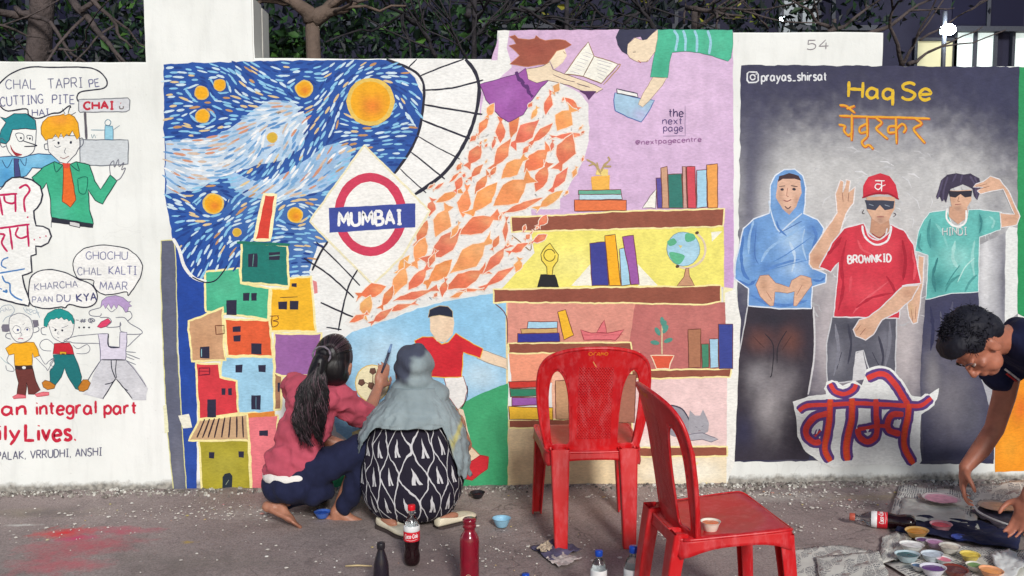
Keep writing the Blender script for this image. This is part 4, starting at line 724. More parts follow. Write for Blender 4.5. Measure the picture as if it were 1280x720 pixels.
for q, w_, c_ in (('240,240 230,300 240,360', 12, (70, 146, 146)), ('260,540 250,470 270,400', 13, (56, 128, 130)), ('300,540 320,500 360,470', 10, (70, 146, 144)), ('420,330 410,400 420,480', 11, (150, 212, 206)), ('440,220 448,260 440,300', 9, (60, 134, 136)), ('480,230 500,250 490,280', 8, (150, 214, 208)), ('340,330 330,400 350,440', 12, (164, 218, 212)), ('260,260 290,300 310,360', 9, (132, 204, 198)), ('380,540 400,500 430,470', 9, (80, 156, 154)), ('200,300 190,350 205,372', 8, (70, 144, 144))): a.S(q, w_, c_, taper=1, patch=.55, wj=.8)
for q, w_, c_ in (('240,600 250,700 240,780', 12, (48, 50, 82)), ('330,580 320,680 330,760', 12, (84, 84, 108)), ('400,570 410,660 400,760', 10, (50, 52, 80)), ('280,620 290,720', 9, (92, 92, 112))): a.S(q, w_, c_, taper=1, patch=.4, wj=.8)
a.S('350,500 380,440 420,400', 5, (184, 228, 222), taper=1); a.S('300,520 330,470 360,430', 4, (60, 136, 136), taper=1); a.T('HINDI', 290, 308, 388, 306, 30, 5, (222, 226, 224)); a.T('HINDI', 292, 311, 390, 309, 31, 1.6, (96, 120, 130))
a.P('318,190 390,190 392,235 352,262 314,232', (206, 160, 134)); a.S('308,198 306,240 330,268 360,270 384,250 386,205', 8, (240, 240, 238))
a.P('315,125 405,122 407,165 386,200 352,214 326,190', MS, grid=3, soft=[(352, 200, 20, 12, (150, 110, 100), .6), (335, 165, 10, 20, (206, 158, 132), .6)])
a.P('262,152 272,118 282,82 310,60 345,54 375,60 402,56 440,76 444,125 432,165 420,150 410,118 372,100 322,118 312,140 304,176 292,160 286,172 278,150', (62, 54, 78), patch=.2)
for q in ('290,80 275,130 268,158', '310,70 295,120 290,168', '420,70 432,110 428,158', '400,66 420,100 424,140', '345,56 330,90', '370,60 362,92'): a.S(q, 7, (84, 76, 104), wj=.6)
a.P('312,126 410,126 406,150 380,154 362,138 342,154 318,150', (44, 42, 56)); a.S('340,182 366,180', 4, (160, 90, 84)); a.S('356,150 352,168 360,170', 3, (170, 118, 100))
a.P('524,216 582,222 560,170 536,120 505,124 470,132 445,140 430,128 455,112 412,112 425,98 455,88 484,66 522,80 558,125 606,230 592,266 530,276', MS, grid=3, out=((228, 226, 228), 4), soft=[(560, 240, 30, 20, (206, 158, 132), .6), (585, 190, 12, 40, (190, 140, 116), .6)]); a.S('430,122 480,108', 2.5, (160, 110, 90)); a.S('425,110 470,98', 2.5, (160, 110, 90)); a.build()
# big hindi word
ZW = (960, 460, 5.14)
strokes = [('198,278 255,242 400,236 560,226 700,232 900,242 985,240 1050,192', 34), ('400,200 396,300 385,400 365,520 402,600', 46), ('390,290 300,318 248,380 250,440 300,480 340,470', 44), ('340,400 300,440', 20), ('540,195 538,330 505,480 510,596', 50), ('398,100 430,150 490,168 548,140 566,104', 34), ('693,200 695,300 700,380 690,445 640,475 590,445 575,390', 42), ('575,395 640,385 700,372 760,375', 30), ('870,298 800,300 770,350 780,400 850,425', 44), ('905,230 895,330 875,430 880,520 935,618', 46), ('635,68 700,40 760,46 820,110 870,190 900,235', 42)]
a = A('painted_hindi_word', 7, ZW)
a.P('158,215 260,180 370,170 370,90 410,78 480,110 560,78 600,110 620,60 720,10 800,20 850,100 890,170 1000,190 1095,130 1085,200 1020,270 985,300 975,480 985,600 960,640 700,620 420,640 330,600 240,540 190,440 180,320', (238, 239, 236), jit=1.2, patch=.1)
for q, w_ in strokes: a.S(q, w_+62, (238, 239, 236), wj=.1)
for q, w_ in strokes: a.S(q, w_+30, (98, 66, 132), wj=.12)
for q, w_ in strokes: a.S(q, w_-6, (222, 66, 60), patch=.15, wj=.15)
for q, w_ in ((strokes[1], 24), (strokes[4], 26), (strokes[9], 24)): a.S(q[0], w_, (232, 84, 44), patch=.15)
for x, y in ((312, 398), (834, 355)):
    for d in (-9, 9): a.S([(x-10+d, y+26), (x+10+d, y-26)], 9, (240, 236, 240))
a.P('622,335 646,332 634,350', (240, 238, 240)) if False else a.P('628,398 652,394 640,420', (240, 240, 240)); a.build()
# ------------------------------------------------------------------ behind the wall: dark building, lamps, trees
bark = simple('grey_brown_bark', (84, 74, 72), .9, .3, 9, .9, 40, bdist=.02)
bark_d = simple('dark_bark', (54, 50, 54), .9, .3, 12, .9, 60, bdist=.01)
def mat_leaf(name, stops):
    m, nt, bs = newmat(name); oi = nt.nodes.new("ShaderNodeNewGeometry")
    nt.links.new(ramp(nt, oi.outputs['Random Per Island'], [(p, lin(c)) for p, c in stops]), bs.inputs['Base Color'])
    bs.inputs['Roughness'].default_value = .5; bs.inputs['Specular IOR Level'].default_value = .3; return m
LF1 = mat_leaf('dark_green_leaves', [(0, (20, 30, 28)), (.4, (32, 52, 36)), (.75, (52, 88, 46)), (1, (92, 136, 62))])
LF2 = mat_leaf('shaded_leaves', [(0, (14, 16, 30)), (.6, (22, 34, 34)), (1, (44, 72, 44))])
LF3 = mat_leaf('yellowing_leaves', [(0, (30, 50, 36)), (.6, (60, 84, 40)), (.9, (120, 124, 44)), (1, (190, 176, 60))])
def facade():
    t = thing('apartment_building', 'dark apartment block with lit white windows rising behind the trees', 'building', (0, 11, 0))
    dark = simple('dark_facade', (34, 33, 54), .9, .18, .8, .3, 20, bdist=.01)
    bm = bmesh.new(); box(bm, -26, 26, 0, 8, -.05, 14, .02)
    world = bm_obj('wall', bm, dark, t)
    m, nt, bs = newmat('lit_window_glass'); bs.inputs['Base Color'].default_value = (.5, .55, .55, 1)
    c = ramp(nt, nnoise(nt, 3, 4), [(.3, (.52, .66, .62)), (.7, (.86, .93, .86))]); nt.links.new(c, bs.inputs['Emission Color']); bs.inputs['Emission Strength'].default_value = .85
    m2, nt2, bs2 = newmat('unlit_window_glass'); bs2.inputs['Base Color'].default_value = (.012, .012, .03, 1); bs2.inputs['Specular IOR Level'].default_value = .05; bs2.inputs['Roughness'].default_value = .4
    m3, nt3, bs3 = newmat('grey_lit_room'); bs3.inputs['Base Color'].default_value = (.2, .22, .24, 1); nt3.links.new(ramp(nt3, nnoise(nt3, 4, 4), [(.3, (.03, .04, .06)), (.7, (.16, .19, .2))]), bs3.inputs['Emission Color']); bs3.inputs['Emission Strength'].default_value = .8
    m4, nt4, bs4 = newmat('glowing_yellow_plaster'); bs4.inputs['Base Color'].default_value = (.45, .42, .25, 1); nt4.links.new(ramp(nt4, nnoise(nt4, 1.2, 3), [(.3, (.34, .33, .2)), (.7, (.66, .62, .40))]), bs4.inputs['Emission Color']); bs4.inputs['Emission Strength'].default_value = .6  # light falling on the yellow wall section is put in as emission
    fr = simple('window_frame_paint', (46, 50, 62), .6)
    def win(px0, py0, px1, py1, mat, mull=1):
        a_, b_ = at(px0, py1, 11), at(px1, py0, 11); bm = bmesh.new(); box(bm, a_.x, b_.x, -.03, .02, a_.z, b_.z, 0)
        f = bmesh.new(); tk = .05
        for q in ((a_.x-tk, a_.x, a_.z-tk, b_.z+tk), (b_.x, b_.x+tk, a_.z-tk, b_.z+tk), (a_.x, b_.x, b_.z, b_.z+tk), (a_.x, b_.x, a_.z-tk, a_.z)): box(f, q[0], q[1], -.08, .01, q[2], q[3], 0)
        for i in range(mull):
            mx = a_.x+(b_.x-a_.x)*(i+1)/(mull+1); box(f, mx-.03, mx+.03, -.07, -.031, a_.z, b_.z, 0)
        w_ = bm_obj('window', bm, mat, t); bm_obj('frame', f, fr, w_)
    win(1192, 41, 1241, 100, m); win(1264, 41, 1310, 100, m); win(1143, 52, 1190, 100, m4, 0); win(977, -30, 1022, 60, m3, 1)  # the yellow pane is a stretch of wall, its lit look added as glow
    for i in range(-9, 10):
        for j in range(4):
            x = i*2.6+.7; z = 1.4+j*3
            p0 = (x, z)
            if abs(x-4.4) < 3 and j == 0 or (2.2 < x < 8 and j == 0): continue
            bm = bmesh.new(); box(bm, x-.6, x+.6, -.02, .02, z, z+1.3, 0); f = bmesh.new(); box(f, x-.68, x+.68, -.2, -.021, z-.1, z-.02, 0); box(f, x-.03, x+.03, -.05, -.021, z, z+1.3, 0)
            w_ = bm_obj('window', bm, m2, t); bm_obj('frame', f, fr, w_)
    bm = bmesh.new(); box(bm, -26, 26, -.5, -.01, 6.6, 6.75, .01); bm_obj('ledge', bm, dark, t)
facade()
def lamp(px, py, Y, r, label, power):
    p = at(px, py, Y); t = thing('flood_lamp', label, 'lamp', (p.x, p.y, 0))
    bm = bmesh.new(); bmesh.ops.create_cone(bm, cap_ends=True, segments=12, radius1=.045, radius2=.035, depth=p.z+.3, matrix=Matrix.Translation((0, .12, (p.z+.3)/2))); bm_obj('pole', bm, simple('lamp_pole_paint', (60, 62, 70), .5), t)
    bm = bmesh.new(); box(bm, -r*.8, r*.8, .095, .17, p.z-r*.6, p.z+r*.6, .01); bm_obj('lamp_housing', bm, simple('lamp_housing_paint', (70, 72, 80), .5), t)
    m, nt, bs = newmat('glowing_lamp_glass'); bs.inputs['Emission Color'].default_value = (.86, .96, 1, 1); bs.inputs['Emission Strength'].default_value = power
    bm = bmesh.new(); bmesh.ops.create_uvsphere(bm, u_segments=16, v_segments=10, radius=1, matrix=Matrix.Translation((0, -.01, p.z)) @ Matrix.Diagonal((r*1.2, r*.9, r*.85, 1))); bm_obj('lamp_glass', bm, m, t, True)
lamp(1185, 37, 10.2, .10, 'bright white flood lamp on a pole before the lit windows', 120)
lamp(978, 24, 9.5, .04, 'small white lamp on a pole beside the grey lit window', 20)
def tube(bm, pts, rads, seg=8, cap=True):
    rings = []
    n = len(pts); pts = [Vector(p) for p in pts]; prev = None
    for i, p in enumerate(pts):
        d = (pts[min(i+1, n-1)]-pts[max(i-1, 0)]).normalized()
        ref = prev if prev is not None else (Vector((0, 0, 1)) if abs(d.z) < .9 else Vector((1, 0, 0)))
        u = d.cross(ref).normalized() if prev is None else (prev-d*prev.dot(d)).normalized(); prev = u; v = d.cross(u)
        rings.append([bm.verts.new(p+(u*math.cos(a)+v*math.sin(a))*rads[i]) for a in [k*2*math.pi/seg for k in range(seg)]])
    for a_, b_ in zip(rings, rings[1:]):
        for k in range(seg): bm.faces.new((a_[k], a_[(k+1) % seg], b_[(k+1) % seg], b_[k]))
    if cap: bm.faces.new(rings[0][::-1]); bm.faces.new(rings[-1])
def wander(a, b, n=8, amp=.08, seed=0):
    a, b = Vector(a), Vector(b); out = []
    for i in range(n+1):
        t = i/n; v = noise.noise_vector(Vector((seed*3.3, t*3, seed))); k = math.sin(math.pi*t)
        out.append(a.lerp(b, t)+Vector(v)*amp*k)
    return out
def leaves(name, centres, n, size, mat, parent, spread=(.6, .5, .5)):
    vs, fs = [], []
    for _ in range(n):
        c, sc_ = random.choice(centres); p = Vector(c)+Vector((random.gauss(0, spread[0]), random.gauss(0, spread[1]), random.gauss(0, spread[2])))*sc_
        if p.y < .5: continue
        u = Vector((random.gauss(0, 1), random.gauss(0, 1), random.gauss(0, 1)-.4)).normalized(); v = u.cross(Vector((random.gauss(0, 1), random.gauss(0, 1), random.gauss(0, 1)))).normalized()
        s_ = size*random.uniform(.6, 1.3); nn = u.cross(v)*s_*.12; b = len(vs)
        vs += [p, p+u*s_*.5+v*s_*.24+nn, p+u*s_, p+u*s_*.5-v*s_*.24+nn]; fs += [(b, b+1, b+2), (b, b+2, b+3)]
    return raw(name, vs, fs, mat, parent)
def tree(label, base, top, r, branches, twigs, cl, nleaf, lsz, lmat, bmat=bark, fork=None, seed=1, spread=(.6, .5, .5)):
    base, top = Vector(base), Vector(top); t = thing('tree', label, 'tree', base, 0, 'trees behind the wall')
    bm = bmesh.new(); pts = wander((0, 0, -.1), top-base, 10, .12, seed); tube(bm, pts, [r*(1-.45*i/10)*(1+.12*noise.noise(Vector((i, seed, 0)))) for i in range(11)], 12); bm_obj('trunk', bm, bmat, t, True)
    bm = bmesh.new()
    for (a_, b_, ra) in branches:
        a_, b_ = Vector(a_)-base, Vector(b_)-base; pts = wander(a_, b_, 9, .1*(b_-a_).length, seed+ra*99); tube(bm, pts, [ra*(1-.7*i/9) for i in range(10)], 8)
        for q in range(twigs):
            i = random.randrange(2, 9); o_ = pts[i]; d = (pts[i]-pts[i-1]).normalized()+Vector((random.uniform(-1, 1), random.uniform(-.6, .6), random.uniform(-.9, .9)))*.9
            L = random.uniform(.3, .9); tube(bm, wander(o_, o_+d.normalized()*L, 5, .08, q+seed), [ra*.32*(1-.7*k/5)+.003 for k in range(6)], 5)
    bm_obj('branch', bm, bmat, t, True)
    if nleaf: leaves('crown', [(Vector(c)-base, s_) for c, s_ in cl], nleaf, lsz, lmat, t, spread)
    return t
def A3(px, py, Y): return at(px, py, Y)
random.seed(11)
p = A3(45, 60, 2.6); q = A3(52, -10, 2.6)
tree('thick trunk tree leaning at the far left behind the wall', (p.x-.12, 2.6, 0), (q.x+.06, 2.6, 4.4), .125, [(A3(50, 20, 2.6), A3(-60, 5, 2.2), .04), (A3(20, 10, 2.5), A3(110, 80, 1.9), .022), (A3(90, 0, 2.2), A3(160, 82, 1.6), .03), (A3(105, -10, 2.0), A3(165, 60, 1.9), .02), (A3(100, 14, 2.0), A3(150, -14, 2.0), .022), (A3(-10, 30, 2.0), A3(60, 50, 2.2), .012), (A3(60, 66, 2.0), A3(110, 60, 1.9), .012), (q, A3(-40, -60, 2.8), .07), (q, A3(140, -80, 2.8), .06)], 2,
     [(A3(20, 50, 2.4), .5), (A3(40, 5, 2.0), .4), (A3(90, 8, 2.2), .35), (A3(165, 40, 2.2), .4), (A3(110, 72, 1.8), .3), (A3(150, 20, 3), .7), (A3(0, -60, 2.8), 1.4), (A3(120, -70, 2.8), 1.3)], 5200, .095, LF1, bark, seed=3, spread=(.5, .4, .3))
p = A3(30, 60, 3.4)
tree('slim grey trunk slanting left of the thick one', (p.x-.3, 3.4, 0), (p.x+.3, 3.4, 3.6), .07, [(A3(50, 0, 3.4), A3(10, -60, 3.4), .03)], 3, [(A3(30, -50, 3.4), 1)], 700, .08, LF2, bark_d, seed=5)
p = A3(386, 72, 1.7); q = A3(390, 26, 1.7)
tree('pale forked trunk rising just right of the pillar', (p.x-.04, 1.7, 0), (q.x, 1.7, q.z), .085, [(q, A3(355, -20, 1.6), .062), (q, A3(440, -12, 1.8), .064), (A3(405, 18, 1.7), A3(455, 0, 1.6), .032), (A3(355, -20, 1.6), A3(330, -120, 1.5), .05), (A3(440, -12, 1.8), A3(520, -100, 2), .05)], 3,
     [(A3(430, 0, 2), .4), (A3(350, 60, 2.2), .25), (A3(360, -90, 2), 1.2), (A3(480, -90, 2), 1.2)], 3800, .095, LF1, simple('pale_brown_bark', (108, 92, 82), .9, .2, 9, .8, 50, bdist=.012), seed=8, spread=(.5, .4, .3))
for i, (px, lb, br, cl, mat) in enumerate((
  (585, 'thin branching tree with dark leaves left of the raised wall step', [((585, 76), (560, 20)), ((585, 50), (640, 5)), ((585, 40), (620, -20)), ((545, 72), (520, 20)), ((520, 30), (470, -10)), ((585, 20), (600, -30))], [(520, 10, .4), (560, 45, .35), (470, 60, .3), (430, 58, .22), (545, 5, .3), (600, 40, .3), (610, 5, .4), (570, -60, 1.3)], LF1),
  (700, 'leafy tree with bare twigs above the reading girl', [((640, 10), (720, 34)), ((650, 8), (760, 40)), ((700, 40), (735, 0)), ((735, 2), (790, 36)), ((780, 30), (830, -10)), ((700, 0), (640, 30)), ((820, 40), (790, -10))], [(690, 8, .3), (650, 20, .35), (740, 18, .4), (800, 10, .35), (840, 4, .3), (720, -60, 1.3)], LF2),
  (860, 'pale slender trunk with yellowing leaves over the striped shirt boy', [((855, 30), (858, -20)), ((870, 30), (885, -20)), ((858, 10), (930, 20)), ((870, 36), (915, 2))], [(880, 22, .12), (905, 5, .25), (690, -4, .2), (880, -60, 1.1)], LF3),
  (1035, 'bare branching tree behind the number on the raised wall', [((1035, 40), (1100, 0)), ((1080, 44), (1180, -10)), ((1040, 36), (990, 0)), ((1128, 84), (1110, -10)), ((1125, 84), (1150, 40)), ((1150, 50), (1230, 0)), ((1135, 80), (1170, 60)), ((960, 36), (925, 0))], [(1090, 8, .3), (1020, 0, .3), (950, 14, .4), (1130, 20, .2), (1080, -70, 1.2)], LF2))):
    Y = 2.0+.5*i; b = A3(px, 60, Y)
    tree(lb, (b.x, Y, 0), (b.x+.05, Y, 3.1), .03 if i != 2 else .045, [(A3(*u, Y+random.uniform(-.3, .3)), A3(*v, Y+random.uniform(-.5, .5)), random.uniform(.010, .024)) for u, v in br], (6, 5, 4, 2)[i], [(A3(x, y, Y+.3), s_) for x, y, s_ in cl], 4600, .095, mat, bark if i in (2,) else (bark_d if i < 2 else bark), seed=20+i, spread=(.5, .4, .28))
# dense shrubbery filling the dark band close behind the wall
def hedge():
    c = []
    for i in range(60):
        x = -6+i*.155; Y = random.uniform(3.5, 6.5); c.append((Vector((x, Y, random.uniform(1.6, 3.4))), random.uniform(.6, 1)))
    o = leaves('undergrowth', c, 15000, .12, LF2, None, (.6, .6, .5)); tag(o, 'dark leafy undergrowth between the wall and the building', None, None, 'stuff')
hedge()
# ------------------------------------------------------------------ soft bodies: overlapping volumes fused into one continuous skin
def vcol(me, fn):
    ca = me.color_attributes.new('Col', 'FLOAT_COLOR', 'POINT'); buf = []
    for v in me.vertices: buf += [*fn(v.co), 1.0]
    ca.data.foreach_set('color', buf)
def ell(c, a, b, d): return ('e', Vector(c), Vector(a), Vector(b), Vector(d))
def ball(c, rx, ry, rz): return ('e', Vector(c), Vector((rx, 0, 0)), Vector((0, ry, 0)), Vector((0, 0, rz)))
def cap(p, q, r0, r1=None): return ('c', Vector(p), Vector(q), r0, r0 if r1 is None else r1)
def chain(pts, rs): return [cap(pts[i], pts[i+1], rs[i], rs[i+1]) for i in range(len(pts)-1)]
def fuse(name, prims, voxel, mat, parent, smooth=6, disp=None, fn=None, factor=.5):
    bm = bmesh.new()
    for p in prims:
        if p[0] == 'e':
            _, c, a, b, d = p; M = Matrix(((a.x, b.x, d.x, c.x), (a.y, b.y, d.y, c.y), (a.z, b.z, d.z, c.z), (0, 0, 0, 1)))
            bmesh.ops.create_uvsphere(bm, u_segments=20, v_segments=14, radius=1, matrix=M)
        else:
            _, a, b, r0, r1 = p
            for c, r in ((a, r0), (b, r1)): bmesh.ops.create_uvsphere(bm, u_segments=14, v_segments=10, radius=r, matrix=Matrix.Translation(c))
            L = (b-a).length
            if L > 1e-4: tube(bm, [a, b], [r0*.998, r1*.998], 14)
    bmesh.ops.recalc_face_normals(bm, faces=bm.faces)
    me = bpy.data.meshes.new(name); bm.to_mesh(me); bm.free(); o = bpy.data.objects.new(name, me); C.objects.link(o)
    m = o.modifiers.new('r', 'REMESH'); m.mode = 'VOXEL'; m.voxel_size = voxel; m.adaptivity = 0
    if smooth: s = o.modifiers.new('s', 'SMOOTH'); s.factor = factor; s.iterations = smooth
    dg = bpy.context.evaluated_depsgraph_get(); dg.update(); me2 = bpy.data.meshes.new_from_object(o.evaluated_get(dg)); me2.name = name
    bpy.data.objects.remove(o); bpy.data.meshes.remove(me)
    if disp:
        ns = [v.normal.copy() for v in me2.vertices]
        for v, n in zip(me2.vertices, ns): v.co += n*disp(v.co)
    if fn: vcol(me2, fn)
    o = bpy.data.objects.new(name, me2); C.objects.link(o); me2.materials.clear(); me2.materials.append(mat)
    me2.polygons.foreach_set('use_smooth', [True]*len(me2.polygons))
    if parent is not None: world_child(o, parent)
    return o
def mat_skin(name, col):
    m, nt, bs = newmat(name); c = lin(col)
    nt.links.new(ramp(nt, nnoise(nt, 22, 4), [(.3, tuple(v*.82 for v in c)), (.7, tuple(v*1.12 for v in c))]), bs.inputs['Base Color'])
    bs.inputs['Roughness'].default_value = .5; bs.inputs['Subsurface Weight'].default_value = .12; bs.inputs['Subsurface Radius'].default_value = (.01, .004, .002); bs.inputs['Subsurface Scale'].default_value = .6
    p = bump(nt, bs, nnoise(nt, 45, 4), .25, .004); bump(nt, bs, nnoise(nt, 260, 3), .35, .001, p); return m
def mat_cloth(name, col, var=.1, fold=.5, attr=False, weave=900):
    m, nt, bs = newmat(name); c = lin(col)
    f = nnoise(nt, 18, 4); r = ramp(nt, f, [(.25, 1-var*1.5), (.75, 1+var)])
    if attr: a = nt.nodes.new("ShaderNodeAttribute"); a.attribute_name = 'Col'; base = a.outputs['Color']
    else: base = c
    nt.links.new(mix(nt, 1.0, base, r, 'MULTIPLY'), bs.inputs['Base Color']); bs.inputs['Roughness'].default_value = .9; bs.inputs['Specular IOR Level'].default_value = .2
    bs.inputs['Sheen Weight'].default_value = .02
    p = bump(nt, bs, nnoise(nt, 9, 3, stretch=(1, 1, .6), dist=1.2), fold, .02); bump(nt, bs, nnoise(nt, weave, 2), .25, .0006, p); return m
def head_prims(c, up, fw, k=1.0):
    up = Vector(up).normalized(); fw = Vector(fw); fw = (fw-up*fw.dot(up)).normalized(); sd_ = fw.cross(up)
    def L(x, y, z): return Vector(c)+(sd_*x+fw*y+up*z)*k
    def E_(p, r): return ell(L(*p), sd_*r[0]*k, fw*r[1]*k, up*r[2]*k)
    P = [E_((0, -.012, .03), (.073, .092, .088)), E_((0, .03, -.025), (.058, .06, .078)), E_((0, .05, -.082), (.034, .034, .026)), E_((.032, .035, -.06), (.024, .035, .035)), E_((-.032, .035, -.06), (.024, .035, .035)),
         cap(L(0, .088, .012), L(0, .108, -.03), .007*k, .011*k), E_((.011, .098, -.033), (.009, .009, .007)), E_((-.011, .098, -.033), (.009, .009, .007)),
         E_((0, .088, -.056), (.024, .01, .0065)), E_((0, .086, -.066), (.019, .01, .007)), E_((.028, .075, .022), (.024, .014, .008)), E_((-.028, .075, .022), (.024, .014, .008)), E_((.04, .06, -.015), (.02, .02, .016)), E_((-.04, .06, -.015), (.02, .02, .016)),
         E_((.074, -.006, -.012), (.008, .02, .032)), E_((-.074, -.006, -.012), (.008, .02, .032)), E_((.08, -.014, .004), (.006, .012, .016)), E_((-.08, -.014, .004), (.006, .012, .016))]
    return P, L, E_
def eyes(L, E_, parent):
    w_ = simple('eye_white', (176, 160, 150), .3, .02); b_ = simple('dark_iris', (30, 20, 18), .2, .02)
    for s_ in (1, -1):
        e = fuse('eye', [E_((.029*s_, .078, .004), (.0125, .0085, .0045))], .003, w_, parent, 1)
        bm = bmesh.new(); c = E_((.029*s_, .0865, .003), (.006, .002, .006)); _, cc, a, b, d = c
        bmesh.ops.create_uvsphere(bm, u_segments=12, v_segments=8, radius=1, matrix=Matrix(((a.x, b.x, d.x, cc.x), (a.y, b.y, d.y, cc.y), (a.z, b.z, d.z, cc.z), (0, 0, 0, 1)))); o = bm_obj('iris', bm, b_, None, True); o.parent = e; o.matrix_parent_inverse = e.matrix_parent_inverse.copy() if False else Matrix(); 
def hand_prims(wrist, dirn, palmn, thumb=1, k=1.0, curl=.5, spread=.06, curls=None):
    d = Vector(dirn).normalized(); n = Vector(palmn); n = (n-d*n.dot(d)).normalized(); lt = d.cross(n)*thumb; w_ = Vector(wrist); P = []
    P.append(ell(w_+d*.05*k, d*.05*k, lt*.038*k, n*.015*k)); P.append(cap(w_, w_+d*.04*k, .024*k, .022*k)); P.append(ell(w_+d*.035*k+lt*.02*k+n*.006*k, d*.032*k, lt*.02*k, n*.015*k))
    for i, (off, ln) in enumerate(((.027, .070), (.009, .079), (-.010, .073), (-.028, .057))):
        b = w_+d*(.086-.004*abs(i-1))*k+lt*off*k; c_ = (curls[i] if curls else curl); v = (d+lt*spread*(1.4-i)).normalized(); a = 0; r = (.0088-.0006*i)*k
        P.append(cap(w_+d*.045*k+lt*off*.8*k, b, .010*k, r*1.08))
        for seg, (fr_, add) in enumerate(((.45, .6), (.31, 1.0), (.24, .8))):
            a += c_*add; vv = v*math.cos(a)+n*math.sin(a); e = b+vv*ln*fr_*k; P.append(cap(b, e, r*(1-.08*seg), r*(.92-.09*seg))); b = e
    b = w_+d*.022*k+lt*.03*k; v = (d*.55+lt*.75+n*.35).normalized(); e = b+v*.036*k; P.append(cap(b, e, .0125*k, .0105*k)); v = (d*.85+lt*.25+n*.55).normalized(); e2 = e+v*.028*k; P.append(cap(e, e2, .0102*k, .0092*k)); v = (d*.9+n*.45).normalized(); P.append(cap(e2, e2+v*.02*k, .0092*k, .0075*k))
    return P
def foot_prims(ankle, toe, upv=(0, 0, 1), k=1.0, side=1):
    a, t = Vector(ankle), Vector(toe); u = Vector(upv); d = (t-a); d = (d-u*d.dot(u)).normalized(); lt = d.cross(u)*side; P = []
    sole = a-u*.055*k
    P.append(cap(a, sole+d*.0+u*.012*k, .032*k, .03*k)); P.append(ell(sole-d*.035*k+u*.008*k, d*.034*k, lt*.028*k, u*.03*k)); P += chain([a+d*.01*k, sole+d*.07*k+u*.018*k, sole+d*.125*k+u*.004*k], [.03*k, .026*k, .02*k])
    P.append(ell(sole+d*.11*k, d*.05*k, lt*.042*k, u*.017*k)); P.append(ell(sole+d*.04*k-lt*.006*k, d*.08*k, lt*.028*k, u*.016*k))
    for i, (off, ln, r) in enumerate(((.028, .058, .013), (.010, .056, .0095), (-.006, .05, .009), (-.02, .043, .0085), (-.033, .034, .008))):
        b = sole+d*.135*k+lt*off*k-u*.004*k; P.append(cap(b, b+(d*ln*.72-u*.004)*k, r*k, r*.9*k))
    return P
def strands(name, roots, mat, parent, seg=5, rings=9):
    bm = bmesh.new()
    for pts, r in roots: tube(bm, pts, [r*(1-.75*abs(i/(len(pts)-1)-.35)**1.4) for i in range(len(pts))], seg)
    o = bm_obj(name, bm, mat, None, True)
    if parent is not None: world_child(o, parent)
    return o
def mat_hair(name, a_, b_):
    m, nt, bs = newmat(name); g = nt.nodes.new("ShaderNodeNewGeometry")
    nt.links.new(ramp(nt, g.outputs['Random Per Island'], [(0, lin(a_)), (.75, lin(a_)), (1, lin(b_))]), bs.inputs['Base Color']); bs.inputs['Roughness'].default_value = .42; bs.inputs['Specular IOR Level'].default_value = .45
    bump(nt, bs, nnoise(nt, 150, 3, stretch=(1, 1, .25)), .5, .003); return m
HAIR = mat_hair('black_hair', (18, 14, 18), (104, 78, 88)); HAIR2 = mat_hair('short_black_hair', (18, 18, 32), (36, 34, 54)); HAIR2.node_tree.nodes['Principled BSDF'].inputs['Roughness'].default_value = .7; SKIN1 = mat_skin('warm_brown_skin', (178, 122, 98)); SKIN2 = mat_skin('deep_brown_skin', (180, 114, 90))
